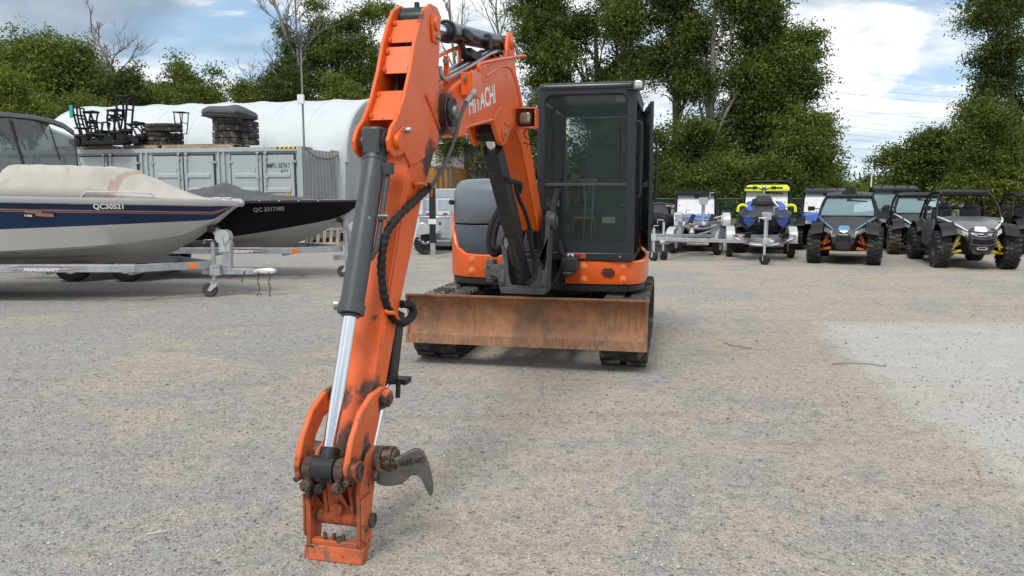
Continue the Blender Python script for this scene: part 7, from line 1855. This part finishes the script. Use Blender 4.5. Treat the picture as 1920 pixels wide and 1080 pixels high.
tree(1265, 28.5, blobs(1225, 1310, -60, 345, 17, 34), 'tall dark leafy tree just right of the cab', 24000, .16, 'leaf_dark', .22, grp=CG, base_px=1262, tipn=16)
tree(1345, 28, blobs(1300, 1400, -60, 340, 18, 37), 'tall tree with pale forked trunk above the yellow-roofed vehicle', 25000, .16, 'leaf_mid', .2, grp=CG, base_px=1318, tipn=18, bark='bark_pale')
tree(1425, 28.5, [(1400, 20, 45, 40), (1435, 10, 32, 40), (1425, 70, 45, 40), (1455, 60, 22, 22), (1410, 130, 50, 40), (1450, 150, 40, 40), (1420, 200, 50, 40), (1460, 215, 40, 35), (1430, 270, 50, 40)], 'tall tree on the open right side of the dark group, top cut by the frame', 28000, .17, 'leaf_mid', .2, grp=CG, base_px=1420, tipn=16)
tree(1490, 28, [(1490, 75, 24, 16), (1515, 70, 22, 10), (1535, 62, 14, 7), (1480, 105, 32, 22), (1515, 100, 22, 12), (1490, 145, 32, 24), (1520, 150, 18, 10), (1485, 185, 34, 24), (1515, 180, 16, 8), (1535, 145, 12, 6)], 'feathery tree spreading sprays towards the open sky', 14000, .16, 'leaf_mid', .13, grp=CG, base_px=1462, tipn=16)
tree(1500, 27, [(1490, 230, 36, 26), (1525, 222, 26, 22), (1540, 245, 16, 20), (1500, 270, 45, 30), (1535, 285, 22, 24), (1480, 310, 50, 30), (1525, 320, 25, 22)], 'rounded mid green tree at the lower right of the dark group', 19000, .16, 'leaf_mid', .12, grp=CG, base_px=1505)
tree(1560, 32, [(1555, 335, 16, 14), (1568, 315, 12, 8), (1545, 350, 18, 12)], 'small leafy bush right of the thin white pole', 2800, .15, 'leaf_mid', .05, cat='bush', name='bush', grp=CG)
UG = 'undergrowth bushes along the fence'
tree(1270, 25.6, [(1245, 330, 26, 30), (1285, 345, 30, 28), (1255, 365, 30, 22)], 'dark bush over the fence right of the cab', 10000, .13, 'leaf_dark', .05, cat='bush', name='bush', grp=UG, spread=.28)
tree(1340, 25.8, [(1320, 340, 30, 24), (1350, 320, 30, 26), (1370, 345, 26, 26), (1340, 365, 30, 18)], 'bush with lighter leaves behind the black-roofed blue vehicle', 11000, .13, 'leaf_mid', .05, cat='bush', name='bush', grp=UG, spread=.28)
tree(1440, 25.8, [(1400, 330, 30, 28), (1440, 315, 34, 24), (1480, 335, 30, 28), (1510, 350, 26, 22), (1440, 350, 40, 24)], 'wide mid green bush behind the neon yellow roof', 13000, .13, 'leaf_mid', .05, cat='bush', name='bush', grp=UG, spread=.28)
tree(930, 33, [(850, 262, 30, 14), (890, 268, 40, 16), (940, 265, 30, 25), (905, 300, 34, 30), (960, 290, 30, 40), (930, 340, 40, 30), (1000, 240, 24, 40), (840, 285, 24, 14)], 'mid green bushy tree seen beneath the boom', 12000, .16, 'leaf_mid', .1, cat='tree', grp=CG, spread=.3)
RG = 'trees at the right edge'
tree(1870, 24, [(1850, 240, 34, 30), (1895, 250, 36, 34), (1870, -20, 55, 30), (1850, 30, 40, 28), (1890, 20, 40, 35), (1860, 75, 42, 28), (1895, 90, 36, 30), (1850, 110, 28, 20), (1880, 145, 40, 30), (1900, 190, 36, 34), (1855, 165, 26, 22), (1840, 200, 28, 24)], 'tall dark leaning tree at the right edge reaching the top of the picture', 26000, .13, 'leaf_dark', .16, grp=RG, base_px=1905, spread=.28, tipn=16)
tree(1850, 22.6, [(1830, 215, 28, 22), (1860, 225, 34, 26), (1825, 250, 30, 24), (1870, 265, 40, 30), (1835, 290, 34, 26), (1890, 300, 34, 30), (1850, 325, 44, 26), (1905, 340, 30, 26)], 'mid green leafy tree below the tall leaning one at the right', 20000, .13, 'leaf_mid', .1, grp=RG, base_px=1865, spread=.27)
tree(1740, 25, [(1665, 300, 22, 9), (1690, 285, 28, 12), (1735, 262, 26, 14), (1770, 255, 24, 16), (1720, 295, 36, 18), (1765, 290, 34, 24), (1800, 275, 26, 22), (1745, 325, 40, 20), (1700, 325, 30, 16), (1795, 320, 34, 26)], 'low spreading tree reaching left towards the gap with the distant poles', 17000, .14, 'leaf_mid', .1, grp=RG, base_px=1775, spread=.30)
tree(1700, 27, [(1690, 345, 24, 14), (1715, 338, 20, 14), (1740, 348, 26, 14)], 'bright green bush behind the grey-roofed boxy vehicle', 6000, .13, 'leaf_light', .05, cat='bush', name='bush', grp=UG, spread=.28)
tree(1820, 22.6, [(1790, 355, 26, 18), (1825, 345, 30, 20), (1860, 360, 30, 24), (1895, 370, 30, 30), (1910, 400, 26, 30), (1880, 400, 30, 26)], 'wide yellowish green bush behind the silver vehicle', 15000, .12, 'leaf_light', .05, cat='bush', name='bush', grp=UG, spread=.26)
FG = 'far trees beyond the gap'
tree(1585, 75, [(1560, 352, 30, 10), (1590, 352, 22, 8), (1605, 356, 16, 6)], 'row of far bushes left of the distant white-roofed house', 3000, .35, 'leaf_mid', .1, cat='far bush', name='bush', grp=FG, spread=.7)
tree(1632, 95, [(1628, 342, 8, 9), (1636, 340, 9, 11), (1630, 352, 12, 8)], 'far dark round tree beside the distant mast', 2500, .4, 'leaf_dark', .15, grp=FG, spread=.8)
tree(1665, 80, [(1655, 350, 16, 10), (1680, 345, 20, 12), (1700, 345, 16, 14), (1620, 360, 24, 6)], 'far mid green trees right of the distant mast', 3500, .35, 'leaf_mid', .15, cat='far trees', name='tree', grp=FG, spread=.7)
# bare trees ---------------------------------------------------------------------
def bare(name, px, Y, strokes, lab, r=.05, bark='bark', grp=None):
    bx = at(px, 368, Y).x; m = MB(); rnd = random.Random(px)
    def grow(p, d, L, r_, dep):
        q = p+d*L; mid = p.lerp(q, .5)+Vector((rnd.uniform(-.1, .1), rnd.uniform(-.1, .1), rnd.uniform(-.05, .1)))*L; m.tube([p, mid, q], r_, 5, rs=[r_, r_*.75, max(.006, r_*.5)])
        if dep:
            for _ in range(3): dd = (d+Vector((rnd.uniform(-.8, .8), rnd.uniform(-.6, .6), rnd.uniform(-.3, .7)))).normalized(); grow(p.lerp(q, rnd.uniform(.3, 1)), dd, L*rnd.uniform(.45, .75), max(.008, r_*.5), dep-1)
    for S in strokes:
        rr = S[0]; P = [at(a, b_, Y+rnd.uniform(-.2, .2))-Vector((bx, Y, 0)) for a, b_ in S[1:]]; P = smoothpts(P, 4); m.tube(P, rr, 7, rs=[max(.015, rr*(1-.7*i/(len(P)-1))) for i in range(len(P))])
        for i in range(2, len(P)):
            if rnd.random() < .75: dd = ((P[i]-P[i-1]).normalized()+Vector((rnd.uniform(-1, 1), rnd.uniform(-.7, .7), rnd.uniform(-.1, .6)))).normalized(); grow(P[i], dd, rnd.uniform(.5, 1.3), rr*.35, 2)
    o = m.build(name, bark, None, 60); o.location = (bx, Y, 0); tag(o, lab, 'bare tree', grp); return o
bare('bare_tree', 556, 36.6, [(.17, (568, 365), (562, 250), (560, 130), (540, 80), (524, 30), (510, -10)), (.07, (560, 130), (556, 60), (553, 0), (552, -20)), (.04, (545, 90), (525, 45), (495, 20), (480, -5)), (.035, (558, 115), (575, 85), (600, 60)), (.03, (520, 140), (505, 130), (490, 150))], 'dead bare branches of the vine-draped tree above the shelter', bark='bark_pale')
bare('bare_tree', 212, 41, [(.12, (225, 300), (215, 190), (207, 130), (190, 90), (172, 60)), (.06, (207, 130), (215, 105), (235, 90)), (.05, (212, 150), (232, 125), (250, 105))], 'bare grey snag rising between the two leafy crowns at the left', bark='bark_pale')
bare('bare_tree', 505, 41, [(.05, (500, 300), (500, 180), (512, 140), (520, 100)), (.04, (470, 250), (472, 170), (462, 140))], 'thin dead sapling left of the vine-draped tree', bark='bark_pale')
bare('bare_tree', 852, 34, [(.11, (852, 365), (851, 200), (852, 120), (846, 60), (842, -10)), (.05, (851, 130), (840, 105), (828, 80)), (.05, (851, 110), (864, 60), (868, -10))], 'bare grey trunk standing between the arm and the boom', bark='bark_pale')
bare('bare_tree', 936, 36, [(.09, (936, 365), (936, 200), (935, 80), (930, 20), (932, -10)), (.04, (936, 80), (915, 30), (905, 0)), (.04, (936, 70), (948, 30), (950, 0))], 'slim bare tree behind the top of the boom', bark='bark_pale')
# a low far tree belt to close the horizon left of the gap and behind everything
V_, F_ = [], []
lb = [((x, 0, 2.2+1.3*math.sin(x*.21)+.8*math.sin(x*.53+1)), (3.4, 2.5, 2.6)) for x in np.arange(-75, 95, 3.2) if not 24 < x < 47]
o = foliage('woods', lb, 110000, .50, 'leaf_dark', None, .8); o.location = (0, 52, -.3); tag(o, 'far dark wood closing the view behind the yard', 'woods', kind='stuff')
